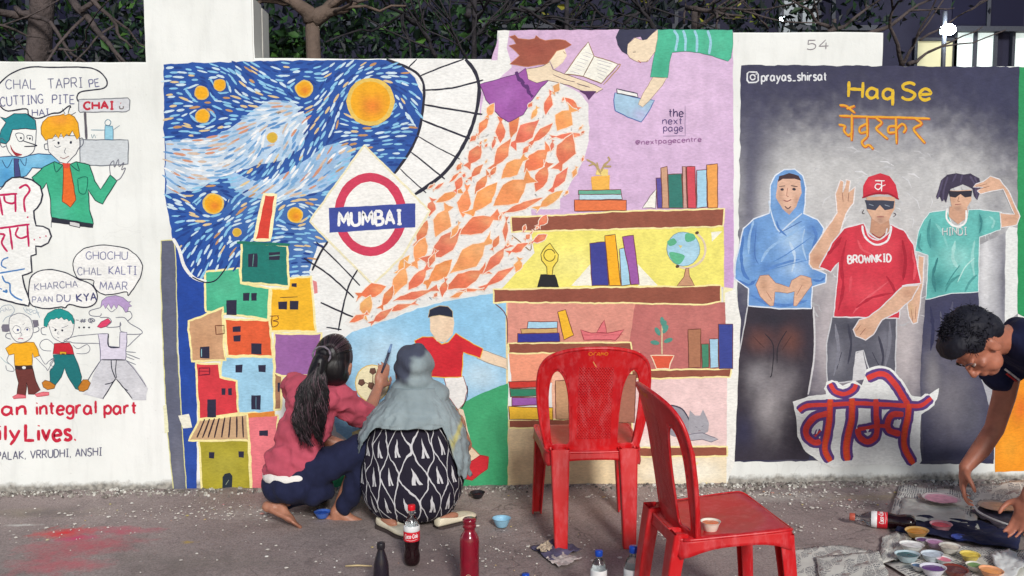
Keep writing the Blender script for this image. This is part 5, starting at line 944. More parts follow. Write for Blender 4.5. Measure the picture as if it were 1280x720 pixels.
# ---------------------------------------------------------------- crouching woman in a pink top
def girl():
    t = thing('person', 'crouching woman in a dusty pink top, navy trousers and long dark ponytail painting the wall', 'person', tuple(gr(400, 655)))
    fw = Vector((.62, .78, 0)); lt = Vector((.78, -.62, 0)); H = at(418, 456, -.46); LH = at
    P, L, E_ = head_prims(H, (.12, .1, 1), (.15, .98, -.12), 1.06)
    sh_r, el_r, wr_r = at(430, 500, -.48), at(459, 521, -.34), at(473, 484, -.16)
    hp = at(366, 603, -.55)
    P += [cap(at(408, 490, -.46), H, .05, .05)]
    P += chain([sh_r, el_r, wr_r], [.05, .037, .025]); P += hand_prims(wr_r, at(483, 452, -.10)-wr_r, (-.3, .8, .1), -1, .98, .42, .03)
    sh_l, el_l, wr_l = at(366, 482, -.36), at(392, 545, -.2), at(440, 560, -.2); P += chain([sh_l, el_l, wr_l], [.05, .037, .026]); P += hand_prims(wr_l, (.9, .2, -.2), (0, .2, -1), 1, .95)
    P += [ell(at(385, 530, -.46), lt*.13, fw*.09, Vector((.05, 0, .2)))]
    kn, an = at(456, 566, -.42), at(425, 636, -.46); P += chain([hp, kn, an], [.075, .052, .036]); P += foot_prims(at(421, 640, -.47), at(462, 660, -.50), k=1.04)
    kl, al = at(400, 612, -.2), at(347, 627, -.56); P += chain([hp, kl, al], [.075, .05, .034]); P += foot_prims(al, gr(376, 659, .01), upv=Vector((.45, .42, .78)).normalized(), k=.86, side=-1)
    fuse('body', P, .0064, SKIN1, t, 3)
    pk = mat_cloth('dusty_pink_jersey', (192, 84, 102), .12, .55); navy = mat_cloth('navy_denim', (34, 38, 66), .18, .5); wh = mat_cloth('white_cotton', (236, 232, 226), .04, .6)
    def fold(co):
        r = 1-abs(noise.noise(Vector((co.x*9+co.z*7, co.y*9, co.z*16-co.x*6)))); return .012*(r**5)+.004*math.sin(co.z*70+co.x*40+5*noise.noise(co*6))+.008*noise.noise(co*9)-.004
    T = [ell(at(370, 572, -.52), lt*.145+Vector((0, 0, 0)), fw*.115, Vector((.02, 0, .12))), ell(at(381, 535, -.50), lt*.150, fw*.115, Vector((.04, 0, .14))), ell(at(393, 498, -.46), lt*.165, fw*.11, Vector((.04, 0, .10))), cap(at(372, 484, -.40), at(424, 494, -.50), .062, .060), cap(at(398, 484, -.46), at(408, 482, -.46), .06, .055),
         *chain([at(424, 498, -.49), at(446, 514, -.40)], [.068, .066]), cap(at(446, 513, -.40), at(452, 517, -.37), .066, .064), *chain([sh_l, el_l.lerp(sh_l, .5)], [.062, .055]), cap(at(362, 583, -.53), at(375, 583, -.52), .122, .12)]
    fuse('pink_top', T, .009, pk, t, 5, fold)
    fuse('white_undershirt', [ell(at(363, 593, -.54), lt*.138, fw*.125, Vector((0, 0, .062)))], .009, wh, t, 2, lambda c: .004*noise.noise(c*14))
    N = [ell(at(364, 606, -.55), lt*.145, fw*.135, Vector((0, 0, .085))), ell(at(392, 612, -.54), Vector((.1, 0, 0)), Vector((0, .1, 0)), Vector((0, 0, .07))), *chain([at(366, 603, -.57), at(410, 580, -.56), at(460, 558, -.52)], [.096, .084, .070]), *chain([at(460, 560, -.52), at(446, 602, -.52), at(431, 633, -.50)], [.068, .058, .044]),
         *chain([hp, kl], [.09, .07]), *chain([kl, al.lerp(kl, .25)], [.065, .05])]
    fuse('trousers', N, .009, navy, t, 4, lambda c: .007*noise.noise(c*13)+.004*math.sin(c.x*70+c.z*40))
    S = [E_((0, -.022, .042), (.084, .102, .092)), E_((0, -.055, .0), (.078, .07, .085)), E_((.03, -.03, -.04), (.05, .06, .05)), E_((-.03, -.03, -.04), (.05, .06, .05)), ball(at(403, 443, -.60), .034, .028, .034)]
    hc = [at(400, 452, -.63), at(393, 478, -.66), at(389, 505, -.67), at(386, 530, -.67), at(390, 552, -.665)]
    S += chain(hc[:4], [.038, .040, .034, .02])
    fuse('hair', S, .007, HAIR, t, 2, lambda c: .006*noise.noise(Vector((c.x*30, c.y*30, c.z*8))))
    st = []
    for c_i in range(44):
        u0 = random.uniform(-1, 1); ph0 = random.uniform(0, 6.3); last = random.uniform(.62, 1.08); am = random.uniform(.5, 1.2); dp = random.uniform(.3, 1)
        for i in range(20):
            ph = ph0+random.gauss(0, .25); u = u0+random.gauss(0, .10); pts = []; ls = last*random.uniform(.88, 1.05)
            for j in range(14):
                s_ = j/13*ls*3.95; k_ = min(3, int(s_)); f = s_-k_; c_ = hc[k_].lerp(hc[min(4, k_+1)], f); wd = .012+.052*min(1, s_/1.6)*(1-.22*max(0, s_-2.6)); wv = min(1, s_/1.3)*am
                pts.append(c_+Vector((u*wd+.013*wv*math.sin(s_*4.2+ph), -.010-.036*math.cos(u*1.4)*dp-.008*wv*math.cos(ph+s_*4.2), random.uniform(-.002, .002))))
            st.append((pts, random.uniform(.0011, .0021)))
    for i in range(160):      # strands combed over the skull
        a = random.uniform(-1.3, 1.3); pts = [L(.085*math.sin(a)*math.cos(q), -.02-.104*math.sin(q)*1.0, .042+.098*math.cos(a)*math.cos(q)) for q in [k*.22 for k in range(6)]]; st.append((pts, .0014))
    strands('hair_strands', st, HAIR, t, 4)
    sc_ = simple('grey_scrunchie_cloth', (120, 112, 122), .8, .2, 80); bm = bmesh.new(); cc = at(402, 444, -.625); n = 20; tube(bm, [cc+Vector((.040*math.cos(k*2*math.pi/n), -.006*math.sin(k*.9*math.pi), .040*math.sin(k*2*math.pi/n))) for k in range(n+1)], [.0045+.0012*math.sin(k*2.1) for k in range(n+1)], 8); world_child(bm_obj('scrunchie', bm, sc_, None, True), t)
    bm = bmesh.new(); c2 = at(399, 450, -.655); bmesh.ops.create_icosphere(bm, subdivisions=1, radius=.006, matrix=Matrix.Translation(c2)); world_child(bm_obj('hair_clip', bm, simple('silver_clip', (230, 230, 235), .2, .02, metal=1), None), t)
    st = []
    b = thing('paint_brush', 'thin brush with pale tip held up to the wall by the woman in pink', 'brush', tuple(at(478, 462, -.15)))
    bm = bmesh.new(); tube(bm, [at(477, 466, -.15), at(483, 450, -.125), at(486, 441, -.105)], [.005, .007, .007], 8); world_child(bm_obj('handle', bm, simple('dark_lacquered_wood', (60, 60, 80), .4), None, True), b)
    bm = bmesh.new(); tube(bm, [at(486, 441, -.105), at(489.5, 430, -.085)], [.009, .005], 8); world_child(bm_obj('bristles', bm, simple('paint_wet_bristles', (120, 150, 190), .5), None, True), b)
girl()
# ---------------------------------------------------------------- squatting woman under a grey scarf
def mat_kurta():
    m, nt, bs = newmat('black_and_white_block_print'); uv = nt.nodes.new("ShaderNodeUVMap"); sp = nt.nodes.new("ShaderNodeSeparateXYZ"); nt.links.new(uv.outputs[0], sp.inputs[0])
    g = nnoise(nt, 14, 2); u = NX(nt, sp.outputs[0])*15; v = NX(nt, sp.outputs[1])*2.1+(NX(nt, nnoise(nt, 5, 2))-.5)*.5; u = u-v*.25+(NX(nt, g)-.5)*.3+(NX(nt, nnoise(nt, 4.5, 2))-.5)*.7
    tri = v.ping(1.0); trs = tri*tri*(tri*-2.0+3.0)          # eased zigzag
    d1 = ((u+trs*.5).fr()-.5).ab(); d2 = ((u-trs*.5).fr()-.5).ab(); line = d1.mn(d2).lt(.029)
    def motif(uu, vv):
        x = uu.fr()-.5; y = (vv.fr()-.5)*2.0      # cell coordinates, y upwards
        lean = x-(y*.06); top = (y*-1.0+.34)*.24
        shape = (lean.ab()).lt(top)*y.gt(-.30)*y.lt(.34); core = (lean.ab()*1.0+.035).lt((y*-1.0+.10)*.2)*y.gt(-.5); return shape-(shape*core)
    half = v*.5
    mt = motif(u+.5, half+.5).mx(motif(u, half))
    f = line.mx(mt).mn(1)
    nt.links.new(mix(nt, f, lin((36, 32, 46)), lin((206, 204, 206))), bs.inputs['Base Color']); bs.inputs['Roughness'].default_value = .85; bs.inputs['Specular IOR Level'].default_value = .2
    p = bump(nt, bs, nnoise(nt, 8, 3, stretch=(1, 1, .5), dist=1), .5, .02); bump(nt, bs, nnoise(nt, 700, 2), .2, .0006, p); return m
def interp(rows, py):
    for a_, b_ in zip(rows, rows[1:]):
        if py <= b_[0]: f = (py-a_[0])/(b_[0]-a_[0]); f = f*f*(3-2*f)*.3+f*.7; return [a_[i]+(b_[i]-a_[i])*f for i in range(5)]
    return rows[-1]
def shell(name, rows, top, botf, mat, parent, nv=40, nu=96, fold=None, topcap=True, botcap=False, fn=None, hangs=None):
    vs, fs, uvs = [], [], []
    for j in range(nv+1):
        for i in range(nu+1):
            ph = 2*math.pi*i/nu; bot = botf(ph); py = top+(bot-top)*j/nv; _, xl, xr, Yc, ry = interp(rows, py)
            hw = (xr-xl)/2; r = 1+(fold(ph, py) if fold else 0); c, s_ = math.cos(ph), math.sin(ph)
            e = .86; c_ = math.copysign(abs(c)**e, c); s2 = math.copysign(abs(s_)**e, s_)
            p = at((xl+xr)/2, py, Yc); sx = (at(xr, py, Yc)-p).x
            vs.append(p+Vector((sx*c_*r, -ry*s2*r, 0))); uvs.append((i/nu, p.z/.27))
    w_ = nu+1
    for j in range(nv):
        for i in range(nu): fs.append((j*w_+i, j*w_+i+1, (j+1)*w_+i+1, (j+1)*w_+i))
    if topcap: fs.append(tuple(range(nu))[::-1])
    if botcap: fs.append(tuple(nv*w_+i for i in range(nu)))
    me = bpy.data.meshes.new(name); me.from_pydata([tuple(v) for v in vs], [], fs); me.update()
    ul = me.uv_layers.new(name='UVMap')
    for lp in me.loops: ul.data[lp.index].uv = uvs[lp.vertex_index]
    if fn: vcol(me, fn)
    bm = bmesh.new(); bm.from_mesh(me); bmesh.ops.remove_doubles(bm, verts=bm.verts, dist=.0004); bmesh.ops.recalc_face_normals(bm, faces=bm.faces); bm.to_mesh(me); bm.free()
    o = link(name, me, mat, None, True); world_child(o, parent)
    if not botcap: s = o.modifiers.new('s', 'SOLIDIFY'); s.thickness = .004; s.offset = -1
    return o
def shoe_loft(parent, a, d, L, mat, solemat, side):
    l2 = d.cross(Vector((0, 0, 1))); st = [(0, .012, .030), (.02, .026, .050), (.08, .034, .056), (.2, .036, .050), (.36, .034, .040), (.5, .037, .036), (.66, .043, .036), (.8, .044, .031), (.92, .034, .024), (.98, .018, .017), (1, .006, .012)]
    vs, fs, n = [], [], 20
    for t_, w_, h in st:
        c = a+d*L*t_+l2*side*.012*max(0, t_-.4)
        for k in range(n):
            q = 2*math.pi*k/n; x = w_*math.copysign(abs(math.cos(q))**.8, math.cos(q)); z = h*.5+h*.5*math.copysign(abs(math.sin(q))**.7, math.sin(q)); z -= (.016 if .05 < t_ < .62 and abs(x) < w_*.72 and z > h*.6 else 0)
            vs.append(c+l2*x+Vector((0, 0, z+.006)))
    for i in range(len(st)-1):
        for k in range(n): fs.append((i*n+k, i*n+(k+1) % n, (i+1)*n+(k+1) % n, (i+1)*n+k))
    fs += [tuple(range(n))[::-1], tuple((len(st)-1)*n+k for k in range(n))]
    o = raw('shoe', vs, fs, mat, None, True); world_child(o, parent); m = o.modifiers.new('s', 'SUBSURF'); m.levels = m.render_levels = 1
    vs, fs = [], []
    for z in (.0, .009):
        for t_, w_, h in st:
            for sg in (-1, 1): vs.append(a+d*L*t_+l2*side*.012*max(0, t_-.4)+l2*sg*(w_+.002)+Vector((0, 0, z)))
    m_ = len(st)*2
    for i in range(len(st)-1):
        p = 2*i; fs += [(p, p+1, p+3, p+2), (m_+p, m_+p+2, m_+p+3, m_+p+1), (p, p+2, m_+p+2, m_+p), (p+1, m_+p+1, m_+p+3, p+3)]
    o2 = raw('sole', vs, fs, solemat, None); o2.parent = o
    o3 = fuse('instep', [ell(a+d*L*.3+Vector((0, 0, .036)), d*.06, l2*.024, Vector((0, 0, .022)))], .006, SKIN1, None, 2); o3.parent = o
def woman():
    t = thing('person', 'squatting woman seen from behind in a grey headscarf and black and white patterned dress', 'person', tuple(gr(520, 652)))
    H = at(517, 466, -.50); P, L, E_ = head_prims(H, (.02, .12, 1), (-.1, .95, -.15), 1.05)
    P += [cap(H, at(520, 500, -.52), .055, .06), ball(at(520, 560, -.50), .15, .11, .24), ball(at(518, 620, -.52), .17, .13, .10)]
    P += chain([at(480, 525, -.5), at(462, 560, -.35), at(486, 560, -.18)], [.05, .04, .026]) + hand_prims(at(486, 560, -.18), (.5, .8, .3), (0, .3, -1), 1, .92)
    P += chain([at(562, 520, -.5), at(580, 556, -.44), at(577, 545, -.28)], [.05, .04, .026]) + hand_prims(at(577, 545, -.28), (.1, .5, .5), (-1, .2, 0), -1, .92)
    for kx, ax, ay in ((480, 482, 640), (560, 556, 636)): P += chain([at(520, 620, -.5), at(kx, 590, -.25), at(ax, ay, -.5)], [.08, .055, .036])
    
    fuse('body', P, .009, SKIN1, t, 3)
    rows = [(500, 494, 550, -.52, .09), (515, 478, 562, -.53, .12), (530, 466, 570, -.53, .145), (550, 458, 575, -.53, .165), (575, 453, 579, -.53, .185), (600, 452, 579, -.54, .195), (618, 455, 575, -.54, .19), (634, 463, 568, -.54, .16), (643, 474, 556, -.54, .12), (649, 488, 540, -.54, .06), (652, 508, 520, -.54, .015)]
    shell('patterned_dress', rows, 500, lambda ph: 652, mat_kurta(), t, 60, 120, lambda ph, py: (.03*(1-abs(noise.noise(Vector((ph*2.6+py*.018, py*.012, 7)))))**6+.012*math.sin(ph*13+py*.05+4*noise.noise(Vector((ph, py*.02, 1)))))*min(1, (py-500)/60)*max(0, min(1, (652-py)/30))+.02*noise.noise(Vector((math.cos(ph)*2, math.sin(ph)*2, py*.03))), botcap=True)
    sc_m = mat_cloth('grey_green_cotton_voile', (140, 158, 164), .1, .5, attr=True); base = lin((128, 142, 147)); pal = lin((156, 169, 172)); hair = lin((62, 64, 86)); yel = lin((196, 184, 96))
    hp = at(503, 455, -.60); ya = at(571, 545, -.66)
    def scol(co):
        n = noise.noise(co*7)*.5+.5; c = [base[i]*(1-n)+pal[i]*n for i in range(3)]
        q = Vector(((co.x-hp.x+.012)/.05, 0, (co.z-hp.z)/.085)); q2 = Vector(((co.x-at(515, 436, -.55).x)/.075, 0, (co.z-at(515, 436, -.55).z)/.03))
        h = max(0, min(1, (1.35-min(q.length, q2.length)+noise.noise(co*30)*.3)*2)) if co.z > H.z-.07 else 0; c = [c[i]*(1-h*.9)+hair[i]*h*.9 for i in range(3)]
        d = Vector(((co.x-ya.x+(co.z-ya.z)*-.5)/.014, 0, (co.z-ya.z)/.075)).length+noise.noise(co*40)*.4
        y = max(0, min(1, (1.1-d)*3)); return [c[i]*(1-y*.75)+yel[i]*y*.75 for i in range(3)]
    S = [E_((0, -.018, .034), (.088, .108, .098)), E_((0, -.03, -.035), (.082, .082, .075)), ball(at(520, 492, -.53), .10, .10, .06), cap(at(505, 500, -.53), at(540, 500, -.53), .09, .09), ball(at(519, 436, -.515), .05, .055, .03)]
    fuse('headscarf', S, .008, sc_m, t, 4, lambda c: .005*math.sin(c.z*70+c.x*30+4*noise.noise(c*7))+.006*noise.noise(c*12), scol)
    rs = [(482, 492, 548, -.53, .11), (495, 486, 556, -.53, .13), (506, 474, 565, -.54, .15), (520, 461, 573, -.54, .175), (540, 451, 580, -.54, .195), (560, 447, 585, -.54, .21), (580, 447, 586, -.54, .215), (605, 448, 587, -.54, .22)]
    def bot(ph):
        x = math.cos(ph)
        if math.sin(ph) < 0: return 530
        b = 526+2.5*noise.noise(Vector((ph*3, 0, 0)))
        if x < -.72: b += (abs(x)-.72)/.28*40
        if x > .62: b += min(1, (x-.62)/.2)*64+4*math.sin(ph*20)
        return b
    shell('scarf_drape', rs, 482, bot, sc_m, t, 44, 160, lambda ph, py: (.05*(1-abs(noise.noise(Vector((ph*3.2, py*.035, 0)))))**7-.02+.035*(1-abs(noise.noise(Vector((ph*2+py*.05, py*.09, 4)))))**8+.012*math.sin(ph*23-py*.03))*min(1, (py-482)/25), fn=scol)
    wm = mat_cloth('white_leggings', (228, 226, 228), .05, .4)
    fuse('leggings', chain([at(560, 596, -.42), at(556, 634, -.49)], [.062, .045])+chain([at(478, 600, -.42), at(483, 636, -.52)], [.06, .045]), .009, wm, t, 3, lambda c: .003*noise.noise(c*30))
    cr = simple('cream_shoe_leather', (232, 222, 196), .5, .06, 40, .2, 200); so_ = simple('dark_shoe_sole', (70, 58, 56), .8)
    for a_, b_, sd2 in ((gr(474, 657), gr(508, 670), 1), (gr(545, 660), gr(582, 650), -1)):
        d = (b_-a_).normalized(); l2 = d.cross(Vector((0, 0, 1)))
        shoe_loft(t, Vector((a_.x, a_.y, 0)), Vector((d.x, d.y, 0)).normalized(), .235, cr, so_, sd2)
woman()
# ---------------------------------------------------------------- man bending in from the right
def man():
    t = thing('person', 'man in a navy t-shirt bending in from the right edge above the newspapers', 'person', tuple(gr(1330, 700)))
    H = at(1222, 431, -1.22); up = Vector((-.88, -.05, .40)); fw = Vector((-.46, -.14, -.88)); P, L, E_ = head_prims(H, up, fw, 1.12)
    nk = at(1266, 424, -1.12); P += [cap(H+Vector((.03, 0, .01)), nk, .058, .062), cap(nk, at(1300, 430, -1.1), .065, .09)]
    sh, el, wr = at(1262, 452, -1.02), at(1243, 536, -1.02), at(1207, 584, -1.06)
    P += chain([sh, at(1255, 495, -1.02), el, at(1226, 562, -1.04), wr], [.058, .048, .041, .04, .028]); P += hand_prims(wr, Vector((-.16, -.10, -1)), (.75, -.25, .1), 1, 1.06, .5, .05, (.35, .5, .55, .6))
    s2, e2, w2 = at(1330, 470, -1.35), at(1318, 560, -1.45), at(1286, 622, -1.5); P += chain([s2, e2, w2], [.058, .044, .032]); P += hand_prims(w2, at(1272, 668, -1.5)-w2, (-.4, -.2, -.3), 1, 1.08, .4)
    P += [ball(at(1400, 500, -1.15), .22, .14, .15)]
    for Y in (-1.0, -1.4): P += chain([at(1450, 570, -1.2), at(1318, 610, Y), at(1345, 730, Y)], [.09, .06, .045]) + foot_prims(at(1345, 735, Y), at(1300, 740, Y), k=1.05)
    fuse('body', P, .0066, SKIN2, t, 3)
    eyes(L, E_, t)
    nv = mat_cloth('navy_cotton', (28, 32, 62), .14, .55)
    def xy(a_, b_, f): return a_.lerp(b_, f)
    T = [ell(at(1322, 440, -1.15), Vector((.26, 0, -.05)), Vector((0, .2, 0)), Vector((.02, 0, .135))), ell(at(1400, 500, -1.15), Vector((.2, 0, -.1)), Vector((0, .19, 0)), Vector((.04, 0, .15))), cap(at(1275, 424, -1.1), at(1340, 430, -1.15), .092, .13), *chain([at(1275, 444, -1.06), at(1255, 462, -1.02), at(1249, 470, -1.02)], [.082, .072, .070]), *chain([s2, xy(s2, e2, .35)], [.08, .075]), cap(at(1258, 455, -1.08), at(1228, 470, -1.02), .05, .022)]
    shirt = fuse('navy_t_shirt', T, .009, nv, t, 4, lambda c: .006*math.sin(c.x*50+c.z*40+3*noise.noise(c*7))+.006*noise.noise(c*13))
    from mathutils.bvhtree import BVHTree
    bv = BVHTree.FromPolygons([v.co.copy() for v in shirt.data.vertices], [tuple(p.vertices) for p in shirt.data.polygons])
    for k_, (q, col) in enumerate((((1256, 461), (232, 232, 230)), ((1258, 467), (196, 44, 44)))):
        pts = []
        for i in range(12):
            h = bv.ray_cast(CAM, _ray(q[0]+i*2.6, q[1]+i*2.0).normalized())[0]
            if h is not None: pts.append(h)
        if len(pts) > 2: bm = bmesh.new(); tube(bm, pts, [.0045]*len(pts), 8); world_child(bm_obj('shirt_stripe', bm, simple('shirt_stripe_white' if k_ == 0 else 'shirt_stripe_red', col, .8), None, True), t)
    je = mat_cloth('blue_denim', (60, 86, 146), .2, .5)
    fuse('jeans', [*chain([at(1470, 560, -1.2), at(1314, 606, -1.35), at(1345, 722, -1.4)], [.13, .085, .06]), *chain([at(1470, 560, -1.2), at(1318, 610, -1.0), at(1345, 722, -1.0)], [.13, .085, .06])], .012, je, t, 4, lambda c: .008*noise.noise(c*10))
    S = [E_((0, -.03, .05), (.086, .098, .088)), E_((0, .03, .088), (.075, .065, .045)), E_((0, -.07, .01), (.074, .055, .07)), E_((.05, -.01, .05), (.034, .06, .05)), E_((-.05, -.01, .05), (.034, .06, .05))]
    o = fuse('hair', S, .007, HAIR2, t, 2, lambda c: .006*noise.noise(c*22)+.003*noise.noise(c*70))
    st = []
    for i in range(1500):
        th, ph = random.uniform(0, 6.28), random.uniform(0, 1.75); d = Vector((math.sin(ph)*math.cos(th), math.sin(ph)*math.sin(th), math.cos(ph)))
        if d.y > .62 and d.z < .35: continue
        b = L(d.x*.082, -.02+d.y*.098, .045+d.z*.088); nrm = (b-L(0, -.02, .03)).normalized(); tg = (fw*.5+Vector((random.uniform(-1, 1), random.uniform(-1, 1), random.uniform(-1, 1)))*.8); e = b+(nrm*.25+tg*.9).normalized()*random.uniform(.015, .032)
        st.append(([b, b.lerp(e, .5)+nrm*.005, e], .0017))
    strands('hair_strands', st, HAIR2, t, 4)
    bm = bmesh.new()
    for s_ in (1, -1): tube(bm, [L(.012*s_, .092, .022), L(.03*s_, .09, .028), L(.048*s_, .077, .022)], [.003, .004, .002], 6)
    world_child(bm_obj('eyebrow', bm, HAIR, None, True), t)
man()
# ------------------------------------------------------------------ plastic chairs
def mat_plastic(name, dots=False):
    m, nt, bs = newmat(name); c = lin((206, 22, 28))
    f = ramp(nt, nnoise(nt, 6, 5, rough=.65), [(.25, lin((186, 22, 34))), (.5, c), (.78, lin((214, 48, 50)))])
    sc2 = ramp(nt, nnoise(nt, 34, 4, stretch=(1, 1, .3), rough=.7), [(.48, 0.0), (.8, .6)])
    nt.links.new(mix(nt, sc2, f, lin((226, 108, 112))), bs.inputs['Base Color'])
    nt.links.new((NX(nt, nnoise(nt, 12, 4))*.3+.22).s, bs.inputs['Roughness']); bs.inputs['Specular IOR Level'].default_value = .5
    p = bump(nt, bs, nnoise(nt, 70, 3), .12, .002)
    if dots:
        tc = nt.nodes.new("ShaderNodeTexCoord"); sp = nt.nodes.new("ShaderNodeSeparateXYZ"); nt.links.new(tc.outputs['Object'], sp.inputs[0]); x, z = NX(nt, sp.outputs[0]), NX(nt, sp.outputs[2])
        msk = x.ab().lt(.075)*z.gt(.47)*z.lt(.80); h = ((x*520).sin()*(z*420).sin()).mx(0)*msk; bump(nt, bs, h, .9, .004, p)
    return m
PL = mat_plastic('red_plastic'); PLD = mat_plastic('red_plastic_woven_pattern', True)
def back_y(u, v): return -.19-.20*(v-.42)-.25*max(0, v-.7)**1.5+.055*(u/.25)**2
OUT = '.196,.375 .208,.44 .226,.52 .240,.62 .245,.72 .232,.80 .19,.848 .12,.874 .05,.884'
HOLE = '.160,.782 .136,.755 .118,.70 .108,.62 .104,.52 .106,.445 .150,.440 .184,.445 .196,.55 .203,.66 .196,.735 .182,.772'
def backpanel(parent):
    o_ = smoothline(parse(OUT), False, 3); outer = o_+[(-x, y) for x, y in o_[::-1]]; h_ = smoothline(parse(HOLE), True, 3); loops = [outer, h_, [(-x, y) for x, y in h_]]
    pts, edges = [], []
    for l in loops:
        b = len(pts); pts += [Vector(p) for p in l]; edges += [(b+i, b+(i+1) % len(l)) for i in range(len(l))]
    for i in range(-16, 17):
        for j in range(32):
            q = (i*.0155+.001, .384+j*.0158)
            if inside(q, outer) and not inside(q, loops[1]) and not inside(q, loops[2]): pts.append(Vector(q))
    v, e, f, *_ = geometry.delaunay_2d_cdt(pts, edges, [], 0, 1e-6)
    keep = []
    for t_ in f:
        c = (sum(v[i].x for i in t_)/3, sum(v[i].y for i in t_)/3)
        if inside(c, outer) and not inside(c, loops[1]) and not inside(c, loops[2]): keep.append(tuple(t_))
    o = raw('backrest', [(p.x, back_y(p.x, p.y), p.y) for p in v], keep, PLD, parent, True); s = o.modifiers.new('s', 'SOLIDIFY'); s.thickness = .005; s.offset = 0
    bm = bmesh.new()
    for k, l in enumerate(loops):
        P = [(x, back_y(x, y)+.002, y) for x, y in l]; rr = .0085 if k == 0 else .0055
        tube(bm, P+([P[0]] if k else []), [rr]*(len(P)+(1 if k else 0)), 8)
    # deeper side stiles: the channel section of the frame
    for sg in (1, -1):
        tube(bm, [(sg*(x-.022), back_y(x, y)+.012, y) for x, y in parse('.205,.40 .222,.50 .236,.60 .242,.70 .232,.78')], [.012, .012, .012, .012, .008], 8)
    bm_obj('backrest_rim', bm, PL, parent, True)
def seatpoly(): return [(.195, -.20), (.212, -.05), (.222, .10), (.222, .18), (.205, .215), (.15, .232), (.0, .238), (-.15, .232), (-.205, .215), (-.222, .18), (-.222, .10), (-.212, -.05), (-.195, -.20), (-.1, -.212), (0, -.214), (.1, -.212)]
def seat(parent):
    sp_ = smoothline(seatpoly(), True, 4); pts = [Vector(p) for p in sp_]; n = len(pts)
    for i in range(-10, 11):
        for j in range(-10, 12):
            q = (i*.0205, j*.0205)
            if inside(q, [(x*.95, y*.95) for x, y in sp_]): pts.append(Vector(q))
    v, e, f, *_ = geometry.delaunay_2d_cdt(pts, [(i, (i+1) % n) for i in range(n)], [list(range(n))], 1, 1e-6)
    def z(x, y): r = math.hypot(x/.2, y/.2); return .43+.012*min(1, r**2)-.012+.012*(y/.2)-(.02*max(0, (y-.19)/.045)**2)
    o = raw('seat', [(p.x, p.y, z(p.x, p.y)) for p in v], [tuple(t) for t in f], PL, parent, True); s = o.modifiers.new('s', 'SOLIDIFY'); s.thickness = .006; s.offset = -1
    vs, fs = [], []; m_ = len(sp_); rows_ = 5
    for j in range(rows_):
        for i, (x, y) in enumerate(sp_):
            corner = min(1, (abs(x)/.21))*min(1, abs(y)/.2); dr = (.035+.035*corner**3)*j/(rows_-1); k = 1+.012+.028*(j/(rows_-1)); vs.append((x*k, y*k, z(x, y)+.003*(j == 0)-dr-.001))
    for j in range(rows_-1):
        for i in range(m_): fs.append((j*m_+i, j*m_+(i+1) % m_, (j+1)*m_+(i+1) % m_, (j+1)*m_+i))
    o = raw('seat_apron', vs, fs, PL, parent, True); s = o.modifiers.new('s', 'SOLIDIFY'); s.thickness = .005; s.offset = 0
    bm = bmesh.new(); P = [(x*1.015, y*1.015, z(x, y)-.003) for x, y in sp_]; tube(bm, P+[P[0]], [.006]*(len(P)+1), 8); bm_obj('seat_rim', bm, PL, parent, True)
def leg(parent, x0, y0, x1, y1, w0, w1, d0, d1, ztop):
    vs, fs = [], []; n = 14; sg = 1 if x0 > 0 else -1; sf = 1 if y0 > 0 else -1
    prof = [(-.5, -.5), (-.5, .42), (-.42, .5), (.42, .5), (.5, .42), (.5, -.5), (.36, -.5), (.34, .30), (-.34, .30), (-.36, -.5)]   # open channel, hollow inside
    m_ = len(prof)
    for j in range(n+1):
        f = j/n; x = x0+(x1-x0)*f; y = y0+(y1-y0)*f+.006*sf*math.sin(f*math.pi); w_ = w0+(w1-w0)*f**.8; d = d0+(d1-d0)*f**.8; z = ztop*(1-f)+.0
        for a_, b_ in prof: vs.append((x+a_*w_, y+b_*d*sf, z))
    for j in range(n):
        for i in range(m_): fs.append((j*m_+i, j*m_+(i+1) % m_, (j+1)*m_+(i+1) % m_, (j+1)*m_+i))
    fs.append(tuple(n*m_+i for i in range(m_)))
    o = raw('leg', vs, fs, PL, parent, False); b = o.modifiers.new('b', 'BEVEL'); b.width = .003; b.segments = 2; b.limit_method = 'ANGLE'
    bm = bmesh.new(); bm.from_mesh(o.data); bmesh.ops.recalc_face_normals(bm, faces=bm.faces); bm.to_mesh(o.data); bm.free()
def chair(label, loc, rz, grp='red plastic chairs'):
    t = thing('plastic_chair', label, 'chair', loc, rz, grp); backpanel(t); seat(t)
    for sg in (1, -1):
        leg(t, sg*.150, -.205, sg*.150, -.265, .085, .056, .055, .042, .43); leg(t, sg*.190, .195, sg*.210, .235, .07, .046, .06, .044, .42)
    def mp(u, v, off): return Vector((u, back_y(u, v)-off-.0026, v))
    m = Art('maker_mark', 1, t, None, mp, base=.0006, unit=.002)
    for q in ('-.040,.862 -.030,.868 -.022,.860 -.032,.853 -.040,.862', '-.018,.855 -.014,.867 -.006,.868', '-.004,.853 .004,.867 .010,.854 .000,.859', '.014,.853 .016,.867 .024,.856 .026,.867', '.028,.860 .037,.867 .044,.860 .036,.853 .028,.860'): m.S(q, .0032, (238, 128, 36))
    m.S('-.018,.826 -.002,.800', .005, (232, 150, 96)); m.build(None, 'stuff')
    return t
p = gr(733, 660); c1 = chair('red plastic chair seen from the back, standing nearest the painted bookshelf', (p.x, p.y, 0), R(1.5))
q = gr(962, 640, .43)
c2 = copy_tree(c1); c2['label'] = 'red plastic chair turned sideways in the foreground with a paint cup on its seat'; rz2 = R(-83); c2.scale = (.92, .87, 1); c2.location = (q.x+math.sin(rz2)*.2, q.y-math.cos(rz2)*.2, 0); c2.rotation_euler = (0, 0, rz2)
